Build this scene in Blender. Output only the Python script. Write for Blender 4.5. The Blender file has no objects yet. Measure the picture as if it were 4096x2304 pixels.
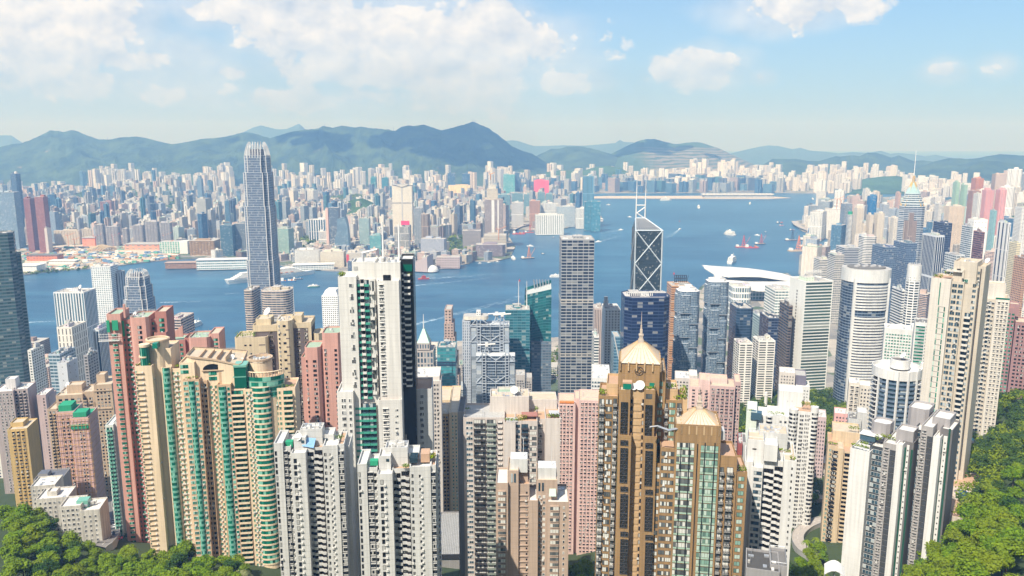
import bpy, math, random
from mathutils import Vector, noise as mnoise
sc=bpy.context.scene
COL=sc.collection
R=math.radians
# camera
CAMH=405.0
FPX, CXP, CYP=3180.0,2048.0,1152.0
TH=math.atan((1152-564.5)/3180.0)
cam=bpy.data.objects.new('camera', bpy.data.cameras.new('camera'))
COL.objects.link(cam)
cam.location=(0,0, CAMH)
cam.rotation_euler=(math.pi/2-TH,0,0)
cam.data.sensor_width=36.0
cam.data.lens=36.0*FPX/4096.0
cam.data.clip_start=1.0
cam.data.clip_end=80000.0
sc.camera=cam
# light and exposure
SUN_A, SUN_E=R(33), R(52)
sun_dir=Vector((-math.sin(SUN_A)*math.cos(SUN_E),-math.cos(SUN_A)*math.cos(SUN_E), math.sin(SUN_E)))
sl=bpy.data.lights.new('sun','SUN')
sl.energy=4.4
sl.angle=R(0.55)
sl.color=(1.0,0.962,0.90)
sun=bpy.data.objects.new('sun', sl)
COL.objects.link(sun)
sun.rotation_euler=sun_dir.to_track_quat('Z','Y').to_euler()
sc.view_settings.view_transform='Standard'
sc.view_settings.look='None'
sc.view_settings.exposure=0.70
sc.view_settings.gamma=1.0
sc.cycles.use_denoising=True
sc.cycles.max_bounces=5
sc.cycles.diffuse_bounces=2
sc.cycles.glossy_bounces=2
sc.cycles.transmission_bounces=2
sc.cycles.volume_bounces=0
sc.cycles.caustics_reflective=False
sc.cycles.caustics_refractive=False
sc.cycles.sample_clamp_indirect=4.0
class NT:
 def __init__(s, nt):
  s.nt=nt
 def n(s, typ,**kw):
  nd=s.nt.nodes.new(typ)
  for k, v in kw.items():
   setattr(nd, k, v)
  return nd
 def put(s, sock, val):
  if isinstance(val, bpy.types.NodeSocket):
   s.nt.links.new(val, sock)
  else:
   sock.default_value=val
 def math(s, op, a, b=None, c=None, clamp=False):
  nd=s.n('ShaderNodeMath', operation=op, use_clamp=clamp)
  for i, x in enumerate((a, b, c)):
   if x is not None:
    s.put(nd.inputs[i], x)
  return nd.outputs[0]
 def vmath(s, op, a, b=None, out=0):
  nd=s.n('ShaderNodeVectorMath', operation=op)
  s.put(nd.inputs[0], a)
  if b is not None:
   s.put(nd.inputs[1], b)
  return nd.outputs[out]
 def mix(s, f, a, b, blend='MIX'):
  nd=s.n('ShaderNodeMix', data_type='RGBA', blend_type=blend)
  s.put(nd.inputs['Factor'], f)
  s.put(nd.inputs['A'], a if isinstance(a, bpy.types.NodeSocket)else tuple(a[:3])+(1,))
  s.put(nd.inputs['B'], b if isinstance(b, bpy.types.NodeSocket)else tuple(b[:3])+(1,))
  return nd.outputs['Result']
 def maprange(s, v, a, b, c=0.0, d=1.0, smooth=False):
  nd=s.n('ShaderNodeMapRange', interpolation_type='SMOOTHSTEP' if smooth else 'LINEAR')
  s.put(nd.inputs['Value'], v)
  for k, x in(('From Min', a),('From Max', b),('To Min', c),('To Max', d)):
   s.put(nd.inputs[k], x)
  return nd.outputs['Result']
 def noise(s, vec, scale, detail=4.0, rough=0.55, out='Fac', dim='3D'):
  nd=s.n('ShaderNodeTexNoise', noise_dimensions=dim)
  if vec is not None:
   s.put(nd.inputs['Vector'], vec)
  s.put(nd.inputs['Scale'], scale)
  s.put(nd.inputs['Detail'], detail)
  s.put(nd.inputs['Roughness'], rough)
  return nd.outputs[out]
# sky with cumulus
def make_world():
 w=bpy.data.worlds.new('World')
 sc.world=w
 w.use_nodes=True
 w.node_tree.nodes.clear()
 T=NT(w.node_tree)
 out=T.n('ShaderNodeOutputWorld')
 bg=T.n('ShaderNodeBackground')
 sky=T.n('ShaderNodeTexSky', sky_type='NISHITA', sun_disc=False)
 sky.sun_elevation=SUN_E
 sky.sun_rotation=math.pi+SUN_A
 sky.altitude=400
 sky.air_density=1.0
 sky.dust_density=1.6
 sky.ozone_density=2.0
 tc=T.n('ShaderNodeTexCoord')
 d=tc.outputs['Generated']
 sx=T.n('ShaderNodeSeparateXYZ')
 T.put(sx.inputs[0], d)
 yy=T.math('MAXIMUM', T.math('ABSOLUTE', sx.outputs['Y']),0.08)
 px=T.math('DIVIDE', sx.outputs['X'], yy)
 pz=T.math('DIVIDE', sx.outputs['Z'], yy)
 cb=T.n('ShaderNodeCombineXYZ')
 T.put(cb.inputs[0], px)
 T.put(cb.inputs[1], pz)
 p=cb.outputs[0]
 def tb(u, v):
  yu=-(v-CYP)/FPX
  k=math.cos(TH)+yu*math.sin(TH)
  return(u-CXP)/FPX/k,(-math.sin(TH)+yu*math.cos(TH))/k
 banks=[(100,60,330,260,1.0),(420,130,190,150,1.15),(600,240,260,90,0.95),(330,330,520,80,0.85),(900,40,190,70,.8),(700,370,300,60,.8),(1500,140,420,150,1.1),(1950,150,330,130,1.1),(1700,260,600,90,0.95),(1250,30,260,120,1.0),(2180,180,120,110,1.0),(900,290,110,34,.85),(1270,270,150,60,.8),(1300,400,420,50,.82),(1750,400,330,60,.72),(2270,320,150,52,.9),(1990,375,80,36,.85),(3170,30,230,80,.95),(2800,285,170,76,1.0),(3050,310,60,32,.85),(3770,285,90,44,.82),(3990,265,75,44,.82)]
 base=None
 for(u, v, a, b, s)in banks:
  x, z=tb(u, v)
  q=T.vmath('MULTIPLY', T.vmath('SUBTRACT', p,(x, z,0)),(FPX/a*.70, FPX/b*.70,0))
  r=T.math('MULTIPLY', T.maprange(T.vmath('LENGTH', q, out=1),0,1.35,1,0), s)
  base=r if base is None else T.math('MAXIMUM', base, r)
 back=T.maprange(sx.outputs['Y'],-0.05,0.1,0.55,0.0)
 base=T.math('MAXIMUM', base, back)
 st=T.vmath('MULTIPLY', p,(1,1.35,1))
 def puff(q):
  big=T.noise(q,5.5,9.0,0.60, dim='2D')
  vo=T.n('ShaderNodeTexVoronoi', feature='F1', voronoi_dimensions='2D')
  T.put(vo.inputs['Vector'], T.vmath('ADD', q, T.vmath('MULTIPLY', T.noise(q,26.0,3.0,.5, out='Color', dim='2D'),(.035,.035,0))))
  vo.inputs['Scale'].default_value=24.0
  vo.inputs['Detail'].default_value=2.5
  vo.inputs['Roughness'].default_value=.55
  return T.math('SUBTRACT', big, T.math('MULTIPLY', T.math('SUBTRACT', vo.outputs['Distance'],.45),.17))
 n1=puff(st)
 n1s=puff(T.vmath('ADD', st,(-0.009,0.020,0)))
 dens=T.math('ADD', base, T.math('MULTIPLY', T.math('SUBTRACT', n1,0.5),1.6))
 cov=T.maprange(dens,0.30,0.50,0,1, True)
 soft=T.math('ADD', T.math('MULTIPLY', base,.8), T.noise(st,4.0,5.0,.55, dim='2D'))
 cov=T.math('MAXIMUM', cov, T.maprange(soft,.62,1.05,0,.55, True))
 lit=T.math('ADD',0.62, T.math('MULTIPLY', T.math('SUBTRACT', n1, n1s),2.6), clamp=True)
 belly=T.maprange(dens,0.75,1.55,1.0,0.80)
 lit=T.math('MULTIPLY', lit, belly)
 ccol=T.mix(lit,(0.36,0.41,0.49),(0.66,0.645,0.625))
 skyc=T.mix(1.0, sky.outputs[0],(0.1,0.1,0.1),'MULTIPLY')
 veil=T.maprange(pz,-0.02,0.30,0.80,0.10)
 hz=T.mix(T.maprange(px,-0.6,0.6,0,1),(0.335,0.425,0.61),(0.275,0.395,0.62))
 skyc=T.mix(veil, T.mix(1.0, skyc,(0.55,0.82,1.0),'MULTIPLY'), hz)
 fade=T.maprange(pz,0.01,0.13,0.16,1.0)
 cov=T.math('MULTIPLY', T.math('MULTIPLY', cov, fade),0.93)
 col=T.mix(cov, skyc, ccol)
 T.put(bg.inputs['Color'], col)
 bg.inputs['Strength'].default_value=1.0
 w.node_tree.links.new(bg.outputs[0], out.inputs[0])
 w.cycles.sampling_method='MANUAL'
 w.cycles.sample_map_resolution=512
make_world()
# photo pixel -> place
def _k(v):
 yu=-(v-CYP)/FPX
 return math.cos(TH)+yu*math.sin(TH),-math.sin(TH)+yu*math.cos(TH)
def X(u, d, v=1152):
 return(u-CXP)/FPX*d/_k(v)[0]
def Z(v, d):
 a, b=_k(v)
 return CAMH+d*b/a
def ground(u, v, z=3.0):
 a, b=_k(v)
 d=(z-CAMH)*a/b
 return(X(u, d, v), d)
def pix(x, y, z):
 f=y*math.cos(TH)-(z-CAMH)*math.sin(TH)
 up=y*math.sin(TH)+(z-CAMH)*math.cos(TH)
 return CXP+FPX*x/f, CYP-FPX*up/f
# ids
def tag(o, label=None, cat=None, group=None, kind=None):
 if label:o['label']=label
 if cat:o['category']=cat
 if group:o['group']=group
 if kind:o['kind']=kind
 return o
def empty(name, loc, rz=0.0):
 o=bpy.data.objects.new(name, None)
 COL.objects.link(o)
 o.location=loc
 o.rotation_euler=(0,0, rz)
 return o
# mesh builder
class MB:
 def __init__(s):
  s.v, s.f, s.m, s.mats=[],[],[],[]
  s.uv, s.ca, s.cb={},{},{}
  s.facade=False
 def mi(s, mat):
  if mat not in s.mats:
   s.mats.append(mat)
  return s.mats.index(mat)
 def face(s, pts, mat):
  i=len(s.v)
  s.v.extend(pts)
  s.f.append(tuple(range(i, i+len(pts))))
  s.m.append(s.mi(mat))
  return len(s.f)-1
 def ffacade(s, pts, uv, wall, glass, wr, hr):
  k=s.face(pts, FAC)
  s.uv[k]=uv
  s.ca[k]=(wall[0], wall[1], wall[2], wr)
  s.cb[k]=(glass[0], glass[1], glass[2], hr)
  s.facade=True
 def box(s, x0, x1, y0, y1, z0, z1, mat, bottom=True):
  i=len(s.v)
  s.v.extend([(x0, y0, z0),(x1, y0, z0),(x1, y1, z0),(x0, y1, z0),(x0, y0, z1),(x1, y0, z1),(x1, y1, z1),(x0, y1, z1)])
  fs=[(4,5,6,7),(0,1,5,4),(1,2,6,5),(2,3,7,6),(3,0,4,7)]
  if bottom:fs.append((3,2,1,0))
  m=s.mi(mat)
  for f in fs:
   s.f.append(tuple(i+j for j in f))
   s.m.append(m)
 def prism(s, poly, z0, z1, mat, top=None, cap=True, zt=None):
  n=len(poly)
  for i in range(n):
   a, b=poly[i], poly[(i+1)%n]
   za, zb=(z1, z1)if zt is None else(zt[i], zt[(i+1)%n])
   s.face([(a[0], a[1], z0),(b[0], b[1], z0),(b[0], b[1], zb),(a[0], a[1], za)], mat)
  if cap:
   s.face([(q[0], q[1], z1 if zt is None else zt[i])for i, q in enumerate(poly)], top or mat)
 def loft(s, pa, za, pb, zb, mat):
  n=len(pa)
  for i in range(n):
   j=(i+1)%n
   s.face([(*pa[i], za),(*pa[j], za),(*pb[j], zb),(*pb[i], zb)], mat)
 def bar(s, a, b, r, mat, sides=4, r2=None):
  a, b=Vector(a), Vector(b)
  r2=r if r2 is None else r2
  w=(b-a).normalized()
  u=w.orthogonal().normalized()
  t=w.cross(u)
  ra, rb=[],[]
  for i in range(sides):
   an=2*math.pi*(i+.5)/sides
   e=u*math.cos(an)+t*math.sin(an)
   ra.append(tuple(a+e*r))
   rb.append(tuple(b+e*r2))
  for i in range(sides):
   j=(i+1)%sides
   s.face([ra[i], ra[j], rb[j], rb[i]], mat)
  s.face(ra[::-1], mat)
  s.face(rb, mat)
 def fprism(s, poly, z0, z1, wall, glass, cw=3.5, fh=3.3, wr=.6, hr=.5, roof=None, cap=True, only=None, off=0):
  n=len(poly)
  nf=max(1, round((z1-z0)/fh))
  r=off
  for i in range(n):
   a, b=poly[i], poly[(i+1)%n]
   L=math.hypot(b[0]-a[0], b[1]-a[1])
   nc=max(1, round(L/cw))
   w_=wr if(only is None or i in only)else 0
   s.ffacade([(a[0], a[1], z0),(b[0], b[1], z0),(b[0], b[1], z1),(a[0], a[1], z1)],[(r,0),(r+nc,0),(r+nc, nf),(r, nf)], wall, glass, w_, hr)
   r+=nc+7
  if cap:
   s.ffacade([(q[0], q[1], z1)for q in poly],[(0.05,.05)]*n, roof or[c*.75 for c in wall], glass,0,0)
 def mesh(s, name):
  me=bpy.data.meshes.new(name)
  me.from_pydata([tuple(q)for q in s.v],[], s.f)
  for m in s.mats:
   me.materials.append(m)
  me.polygons.foreach_set('material_index', s.m)
  if s.facade:
   U, A, B=[],[],[]
   for k, f in enumerate(s.f):
    uv=s.uv.get(k)
    a=s.ca.get(k,(.5,.5,.5,0))
    b=s.cb.get(k,(0,0,0,0))
    for j in range(len(f)):
     U.extend(uv[j]if uv else(0,0))
     A.extend(a)
     B.extend(b)
   uvl=me.uv_layers.new(name='UVMap')
   uvl.data.foreach_set('uv', U)
   for nm, D in(('wall', A),('glass', B)):
    me.attributes.new(nm,'FLOAT_COLOR','CORNER').data.foreach_set('color', D)
  me.update()
  return me
 def build(s, name, parent=None, loc=None, rz=0.0):
  o=bpy.data.objects.new(name, s.mesh(name))
  COL.objects.link(o)
  if parent is not None:
   o.parent=parent
  if loc is not None:
   o.location=loc
  if rz:
   o.rotation_euler=(0,0, rz)
  return o
def circle(cx, cy, rx, ry=None, n=24, a0=0.0, a1=2*math.pi):
 ry=rx if ry is None else ry
 full=abs(a1-a0-2*math.pi)<1e-6
 k=n if full else n+1
 return[(cx+rx*math.cos(a0+(a1-a0)*i/n), cy+ry*math.sin(a0+(a1-a0)*i/n))for i in range(k)]
def rect(x0, x1, y0, y1):
 return[(x0, y0),(x1, y0),(x1, y1),(x0, y1)]
def chamfer(x0, x1, y0, y1, c):
 return[(x0+c, y0),(x1-c, y0),(x1, y0+c),(x1, y1-c),(x1-c, y1),(x0+c, y1),(x0, y1-c),(x0, y0+c)]
def rot2(poly, a, cx=0, cy=0):
 c, s_=math.cos(a), math.sin(a)
 return[(cx+(x-cx)*c-(y-cy)*s_, cy+(x-cx)*s_+(y-cy)*c)for x, y in poly]
# materials
def newmat(name):
 m=bpy.data.materials.new(name)
 m.use_nodes=True
 m.node_tree.nodes.clear()
 T=NT(m.node_tree)
 out=T.n('ShaderNodeOutputMaterial')
 b=T.n('ShaderNodeBsdfPrincipled')
 m.node_tree.links.new(b.outputs[0], out.inputs[0])
 return m, T, b
def plain(name, col, rough=.75, metal=0.0, var=.24, scale=.12, streak=True):
 m, T, b=newmat(name)
 tc=T.n('ShaderNodeTexCoord')
 o=tc.outputs['Object']
 n1=T.noise(o, scale,5)
 f=T.math('ADD',1-var*.55, T.math('MULTIPLY', n1, var))
 if streak:
  n2=T.noise(T.vmath('MULTIPLY', o,(.9,.9,.035)),1.0,3)
  f=T.math('MULTIPLY', f, T.maprange(n2,.35,.75,1.03,1-var*.75))
 T.put(b.inputs['Base Color'], T.mix(1.0, col, f,'MULTIPLY'))
 b.inputs['Roughness'].default_value=rough
 b.inputs['Metallic'].default_value=metal
 return m
def island(T):
 a=T.n('ShaderNodeObjectInfo').outputs['Random']
 g=T.n('ShaderNodeNewGeometry').outputs['Random Per Island']
 return T.math('FRACT', T.math('ADD', a, g))
def pane(name, col, light=(.5,.52,.5), p=.2, rough=.12, metal=.0, spec=.45):
 m, T, b=newmat(name)
 r=island(T)
 dark=T.mix(r,[c*.55 for c in col],[min(1, c*1.5)for c in col])
 k=T.math('LESS_THAN', T.math('FRACT', T.math('MULTIPLY', r,7.31)), p)
 T.put(b.inputs['Base Color'], T.mix(k, dark, light))
 b.inputs['Roughness'].default_value=rough
 b.inputs['Metallic'].default_value=metal
 b.inputs['Specular IOR Level'].default_value=spec
 return m
def make_facade():
 m, T, b=newmat('facade')
 a=T.n('ShaderNodeAttribute', attribute_name='wall')
 g=T.n('ShaderNodeAttribute', attribute_name='glass')
 uv=T.n('ShaderNodeUVMap').outputs[0]
 s=T.n('ShaderNodeSeparateXYZ')
 T.put(s.inputs[0], uv)
 fu=T.math('ABSOLUTE', T.math('SUBTRACT', T.math('FRACT', s.outputs[0]),.5))
 fv=T.math('ABSOLUTE', T.math('SUBTRACT', T.math('FRACT', s.outputs[1]),.5))
 mask=T.math('MULTIPLY', T.math('LESS_THAN', fu, T.math('MULTIPLY', a.outputs['Alpha'],.5)), T.math('LESS_THAN', fv, T.math('MULTIPLY', g.outputs['Alpha'],.5)))
 cell=T.vmath('FLOOR', uv)
 wn=T.n('ShaderNodeTexWhiteNoise', noise_dimensions='3D')
 oi=T.n('ShaderNodeObjectInfo').outputs['Random']
 T.put(wn.inputs['Vector'], T.vmath('ADD', cell,(.37,.71,2.0)))
 rnd=wn.outputs['Value']
 geo=T.n('ShaderNodeNewGeometry')
 big=T.noise(geo.outputs['Position'],.03,4)
 gl=T.mix(1.0, g.outputs['Color'], T.math('ADD',.62, T.math('MULTIPLY', rnd,.75)),'MULTIPLY')
 gl=T.mix(T.math('MULTIPLY', T.math('GREATER_THAN', rnd,.9),.45), gl,(.5,.5,.47))
 n2=T.noise(T.vmath('MULTIPLY', geo.outputs['Position'],(.25,.25,.015)),1.0,3)
 wl=T.mix(1.0, a.outputs['Color'], T.math('ADD',.78, T.math('MULTIPLY', T.math('ADD', big, n2),.22)),'MULTIPLY')
 T.put(b.inputs['Base Color'], T.mix(mask, wl, gl))
 T.put(b.inputs['Roughness'], T.maprange(mask,0,1,.8,.16))
 T.put(b.inputs['Specular IOR Level'], T.maprange(mask,0,1,.3,.5))
 T.put(b.inputs['Metallic'], T.math('MULTIPLY', mask,.10))
 bp=T.n('ShaderNodeBump')
 bp.inputs['Strength'].default_value=.35
 bp.inputs['Distance'].default_value=.6
 T.put(bp.inputs['Height'], T.math('ADD', T.math('SUBTRACT',1.0, mask), T.math('MULTIPLY', rnd,.12)))
 T.put(b.inputs['Normal'], bp.outputs[0])
 return m
FAC=make_facade()
def foliage(name, c1, c2, c3):
 m, T, b=newmat(name)
 r=T.n('ShaderNodeNewGeometry').outputs['Random Per Island']
 o=T.n('ShaderNodeObjectInfo').outputs['Random']
 cl=T.noise(T.n('ShaderNodeNewGeometry').outputs['Position'],.42,2.0)
 col=T.mix(T.math('ADD', T.math('MULTIPLY', r,.5), T.math('MULTIPLY', T.maprange(cl,.38,.62),.5)), c1, c2)
 col=T.mix(T.math('MULTIPLY', T.math('POWER', o,1.5),.8), col, c3)
 T.put(b.inputs['Base Color'], col)
 b.inputs['Roughness'].default_value=.55
 b.inputs['Specular IOR Level'].default_value=.1
 b.inputs['Transmission Weight'].default_value=0
 tr=T.n('ShaderNodeBsdfTranslucent')
 T.put(tr.inputs[0], T.mix(1.0, col,(1.3,1.5,.5),'MULTIPLY'))
 mx=T.n('ShaderNodeMixShader')
 mx.inputs[0].default_value=.14
 out=[n for n in m.node_tree.nodes if n.type=='OUTPUT_MATERIAL'][0]
 m.node_tree.links.new(b.outputs[0], mx.inputs[1])
 m.node_tree.links.new(tr.outputs[0], mx.inputs[2])
 m.node_tree.links.new(mx.outputs[0], out.inputs[0])
 return m
LEAF=foliage('leaf_green',(.045,.115,.008),(.215,.320,.012),(.190,.225,.014))
LEAFD=foliage('leaf_dark',(.016,.050,.010),(.055,.120,.018),(.06,.10,.02))
LEAFP=foliage('leaf_pale',(.20,.24,.09),(.34,.36,.17),(.28,.28,.12))
BARK=plain('bark',(.10,.07,.045),.9)
CONC=plain('concrete',(.42,.41,.39),.85)
CONCD=plain('concrete_dark',(.16,.155,.15),.85)
WHITE=plain('white_paint',(.70,.69,.67),.6)
GREY=plain('grey_paint',(.48,.48,.49),.6)
STEEL=plain('steel',(.55,.58,.62),.35,.6)
DARK=plain('dark_trim',(.035,.035,.04),.5)
ROOFG=plain('roof_tan',(.42,.38,.32),.9, scale=.4)
REDP=plain('red_paint',(.45,.06,.05),.5)
ORANGE=plain('orange_paint',(.62,.22,.06),.5)
GREENNET=plain('green_netting',(.02,.30,.16),.8)
TARP=plain('blue_tarpaulin',(.20,.38,.62),.5)
DISH=plain('dish_white',(.78,.78,.76),.5, streak=False)
# island ground height
def sstep(a, b, x):
 t=min(1, max(0,(x-a)/(b-a)))
 return t*t*(3-2*t)
PROF=[(0,392),(50,345),(100,290),(200,222),(300,182),(400,158),(500,136),(600,108),(700,82),(850,52),(1000,30),(1200,10),(1400,4),(9000,4)]
def G(x, y):
 for(a, za),(b, zb)in zip(PROF, PROF[1:]):
  if a<=y<=b:
   z=za+(zb-za)*(y-a)/(b-a)
   break
 else:
  z=392
 k=x/max(y,60)
 z+=54*sstep(.46,.66, k)*sstep(150,290, y)*(1-sstep(560,900, y))
 z+=14*sstep(.54,.68, k)*sstep(360,470, y)*(1-sstep(600,900, y))
 z+=(12*sstep(110,160,-x)+20*sstep(190,290,-x))*sstep(250,360, y)*(1-sstep(430,520, y))*(1 if k>-.75 else.9)
 z+=48*sstep(.18,.32, k)*sstep(480,700, y)*(1-sstep(980,1220, y))
 z-=30*math.exp(-((x-20)/95.0)**2)*sstep(430,530, y)*(1-sstep(700,860, y))
 if y>1150:z=max(3.0, z)
 return z
# water
def make_water():
 m, T, b=newmat('harbour_water')
 pos=T.n('ShaderNodeNewGeometry').outputs['Position']
 s=T.vmath('MULTIPLY', pos,(1,.8,0))
 n1=T.noise(s,.012,6,.6)
 n2=T.noise(T.vmath('MULTIPLY', pos,(.25,1.3,0)),.010,5,.6)
 n3=T.noise(pos,.0011,4,.6)
 n5=T.noise(T.vmath('MULTIPLY', pos,(.35,1.0,0)),.0022,5,.62)
 c=T.mix(T.maprange(n3,.35,.65),(.015,.064,.135),(.036,.112,.200))
 c=T.mix(T.maprange(n5,.50,.62,0,.55), c,(.05,.15,.26))
 c=T.mix(T.maprange(n2,.48,.70,0,.6), c,(.06,.17,.26))
 T.put(b.inputs['Base Color'], c)
 b.inputs['Roughness'].default_value=.34
 b.inputs['IOR'].default_value=1.33
 bp=T.n('ShaderNodeBump')
 bp.inputs['Strength'].default_value=.6
 bp.inputs['Distance'].default_value=2.2
 n4=T.noise(pos,.11,4,.65)
 T.put(bp.inputs['Height'], T.math('ADD', T.math('ADD', n1, n2), T.math('MULTIPLY', n4,.35)))
 T.put(b.inputs['Normal'], bp.outputs[0])
 mb=MB()
 xs=[-24000,-8000,-2500,0,2500,8000,24000]
 ys=[300,2500,7000,15000,33000]
 for i in range(len(xs)-1):
  for j in range(len(ys)-1):
   mb.face([(xs[i], ys[j],0),(xs[i+1], ys[j],0),(xs[i+1], ys[j+1],0),(xs[i], ys[j+1],0)], m)
 o=mb.build('harbour_water')
 tag(o,'blue rippled water of the wide harbour','water', kind='structure')
make_water()
# flat land
def make_city_ground():
 m, T, b=newmat('city_ground')
 pos=T.n('ShaderNodeNewGeometry').outputs['Position']
 vo=T.n('ShaderNodeTexVoronoi', feature='F1')
 T.put(vo.inputs['Vector'], pos)
 vo.inputs['Scale'].default_value=.02
 c=T.mix(T.n('ShaderNodeSeparateColor').outputs[0],(.2,.2,.2),(.3,.3,.3))
 sep=T.n('ShaderNodeSeparateColor')
 T.put(sep.inputs[0], vo.outputs['Color'])
 c=T.mix(sep.outputs[0],(.16,.16,.16),(.40,.36,.31))
 c=T.mix(T.math('MULTIPLY', T.math('GREATER_THAN', sep.outputs[1],.72),.8), c,(.04,.085,.03))
 n=T.noise(pos,.1,5,.6)
 c=T.mix(1.0, c, T.math('ADD',.6, T.math('MULTIPLY', n,.8)),'MULTIPLY')
 T.put(b.inputs['Base Color'], c)
 b.inputs['Roughness'].default_value=.9
 return m
CITYG=make_city_ground()
SAND=plain('site_sand',(.52,.44,.35),.95, var=.7, scale=.03, streak=False)
SEAWALL=plain('sea_wall',(.30,.28,.26),.9)
def land(name, label, pts, mat, z=3.0, cat='land'):
 mb=MB()
 n=len(pts)
 for i in range(n):
  a, b=pts[i], pts[(i+1)%n]
  mb.face([(*a,-.9),(*b,-.9),(*b, z),(*a, z)], SEAWALL)
 mb.face([(*p, z)for p in pts], mat)
 me=mb.build(name)
 bpy.context.view_layer.objects.active=me
 tag(me, label, cat, kind='structure')
 return me
def gp(l, z=3.0):
 return[ground(u, v, z)for u, v in l]
kow=gp([(-260,1112),(80,1100),(250,1080),(370,1072),(500,1058),(621,1043),(800,1030),(960,1036),(1090,1052),(1180,1072),(1330,1082),(1400,1084),(1649,1086),(1760,1075),(1877,1053),(1890,1042),(1976,1045),(2040,1030),(2062,985),(2035,945),(2048,915),(2110,920),(2247,918),(2352,884),(2404,876),(2408,868),(2378,838),(2330,822),(2230,803),(2215,793),(2270,777),(2420,772),(2700,771),(2900,770),(3080,769),(3225,773),(3449,773),(3640,770),(4300,765)])
kow+=[(12000,10500),(-9000,10500)]
land('kowloon_ground','flat city ground of the far shore', kow, CITYG)
land('runway_ground','long low spit of bare ground in the far water', gp([(2275,789),(2390,793),(2720,794),(3078,795),(3165,791),(3078,785),(2800,783),(2420,784)],4), SAND,4)
isl=[(-2600,1440),(-1100,1450)]+gp([(195,1436),(420,1425),(800,1398),(1300,1366),(1770,1366),(2210,1350),(2420,1330),(2640,1290),(2760,1210),(2800,1150),(2835,1118),(3150,1092),(3190,1120),(3270,1062),(3400,1006),(3470,978),(3420,968),(3345,964),(3270,942),(3209,924),(3168,893),(3180,884),(3238,876),(3242,836),(3300,818),(3400,806),(3480,792),(3580,786),(4300,778)])
isl+=[(9000,3000),(3000,900)]
land('island_ground','flat city ground of the near shore', isl, CITYG,3.0)
land('construction_ground','bare sandy building site along the far waterfront', gp([(96,1094),(250,1076),(370,1068),(500,1054),(621,1039),(700,1022),(720,985),(560,978),(400,974),(205,985),(100,1040)],3.2), SAND,3.2)
# near hillside
def make_hillside():
 m, T, b=newmat('hillside_earth')
 pos=T.n('ShaderNodeNewGeometry').outputs['Position']
 n=T.noise(pos,.05,6,.65)
 c=T.mix(n,(.022,.045,.012),(.06,.085,.03))
 T.put(b.inputs['Base Color'], c)
 b.inputs['Roughness'].default_value=.95
 mb=MB()
 xs=list(range(-1500,1801,50))
 ys=list(range(10,1260,25))
 for i in range(len(xs)-1):
  for j in range(len(ys)-1):
   q=[(xs[i], ys[j]),(xs[i+1], ys[j]),(xs[i+1], ys[j+1]),(xs[i], ys[j+1])]
   mb.face([(x, y, G(x, y)if y<1235 else 2.0)for x, y in q], m)
 o=mb.build('hillside_terrain')
 tag(o,'green hillside falling from the lookout to the city','hillside', kind='structure')
make_hillside()
# mountains
def hillmat(name, c1, c2, rock=None, rocky=.62):
 m, T, b=newmat(name)
 pos=T.n('ShaderNodeNewGeometry').outputs['Position']
 n=T.noise(pos,.005,9,.68)
 n2=T.noise(pos,.03,5,.6)
 c=T.mix(T.maprange(n,.42,.60), c1, c2)  # dark and bright colour patches stand in for shading on the slopes
 c=T.mix(1.0, c, T.math('ADD',.6, T.math('MULTIPLY', n2,.8)),'MULTIPLY')
 if rock:
  n3=T.noise(T.vmath('MULTIPLY', pos,(1,1,.6)),.0045,6,.7)
  c=T.mix(T.maprange(n3, rocky, rocky+.05), c, rock)
 T.put(b.inputs['Base Color'], c)
 b.inputs['Roughness'].default_value=.95
 bp=T.n('ShaderNodeBump')
 bp.inputs['Strength'].default_value=1.0
 bp.inputs['Distance'].default_value=40.0
 T.put(bp.inputs['Height'], n)
 T.put(b.inputs['Normal'], bp.outputs[0])
 return m
HILL=hillmat('hill_green',(.008,.028,.010),(.050,.088,.030),(.20,.17,.13),.66)
HILLF=hillmat('hill_far',(.035,.075,.04),(.05,.09,.045))
WOODH=hillmat('hill_wooded',(.020,.060,.016),(.05,.11,.03))
def quarrymat():
 m, T, b=newmat('hill_quarried')
 pos=T.n('ShaderNodeNewGeometry').outputs['Position']
 s=T.n('ShaderNodeSeparateXYZ')
 T.put(s.inputs[0], pos)
 n=T.noise(pos,.006,5,.6)
 zz=T.math('ADD', s.outputs[2], T.math('MULTIPLY', T.noise(pos,.003,6,.6),70.0))
 fr=T.math('FRACT', T.math('DIVIDE', zz,30.0))
 c=T.mix(T.maprange(T.math('ABSOLUTE', T.math('SUBTRACT', fr,.5)),.12,.30),(.04,.07,.036), T.mix(n,(.13,.125,.09),(.24,.205,.155)))
 low=T.maprange(zz,120,165,1,0)
 c=T.mix(low, c,(.44,.37,.29))
 x=s.outputs[0]
 edge=T.math('ADD', x, T.math('MULTIPLY', n,260.0))
 side=T.math('MULTIPLY', T.maprange(edge,1500,1720), T.maprange(edge,3080,3190,1,0))
 top=T.math('MULTIPLY', T.maprange(zz,350,385,1,0), side)
 c=T.mix(top, T.mix(n,(.022,.058,.020),(.05,.095,.03)), c)
 T.put(b.inputs['Base Color'], c)
 b.inputs['Roughness'].default_value=.95
 return m
QUARRY=quarrymat()
from mathutils.bvhtree import BVHTree
HILLS=[]
def hill_z(x, y):
 z=2.5
 for h in HILLS:
  p=h.ray_cast(Vector((x, y,2000)), Vector((0,0,-1)))[0]
  if p is not None:z=max(z, p.z)
 return z
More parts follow.
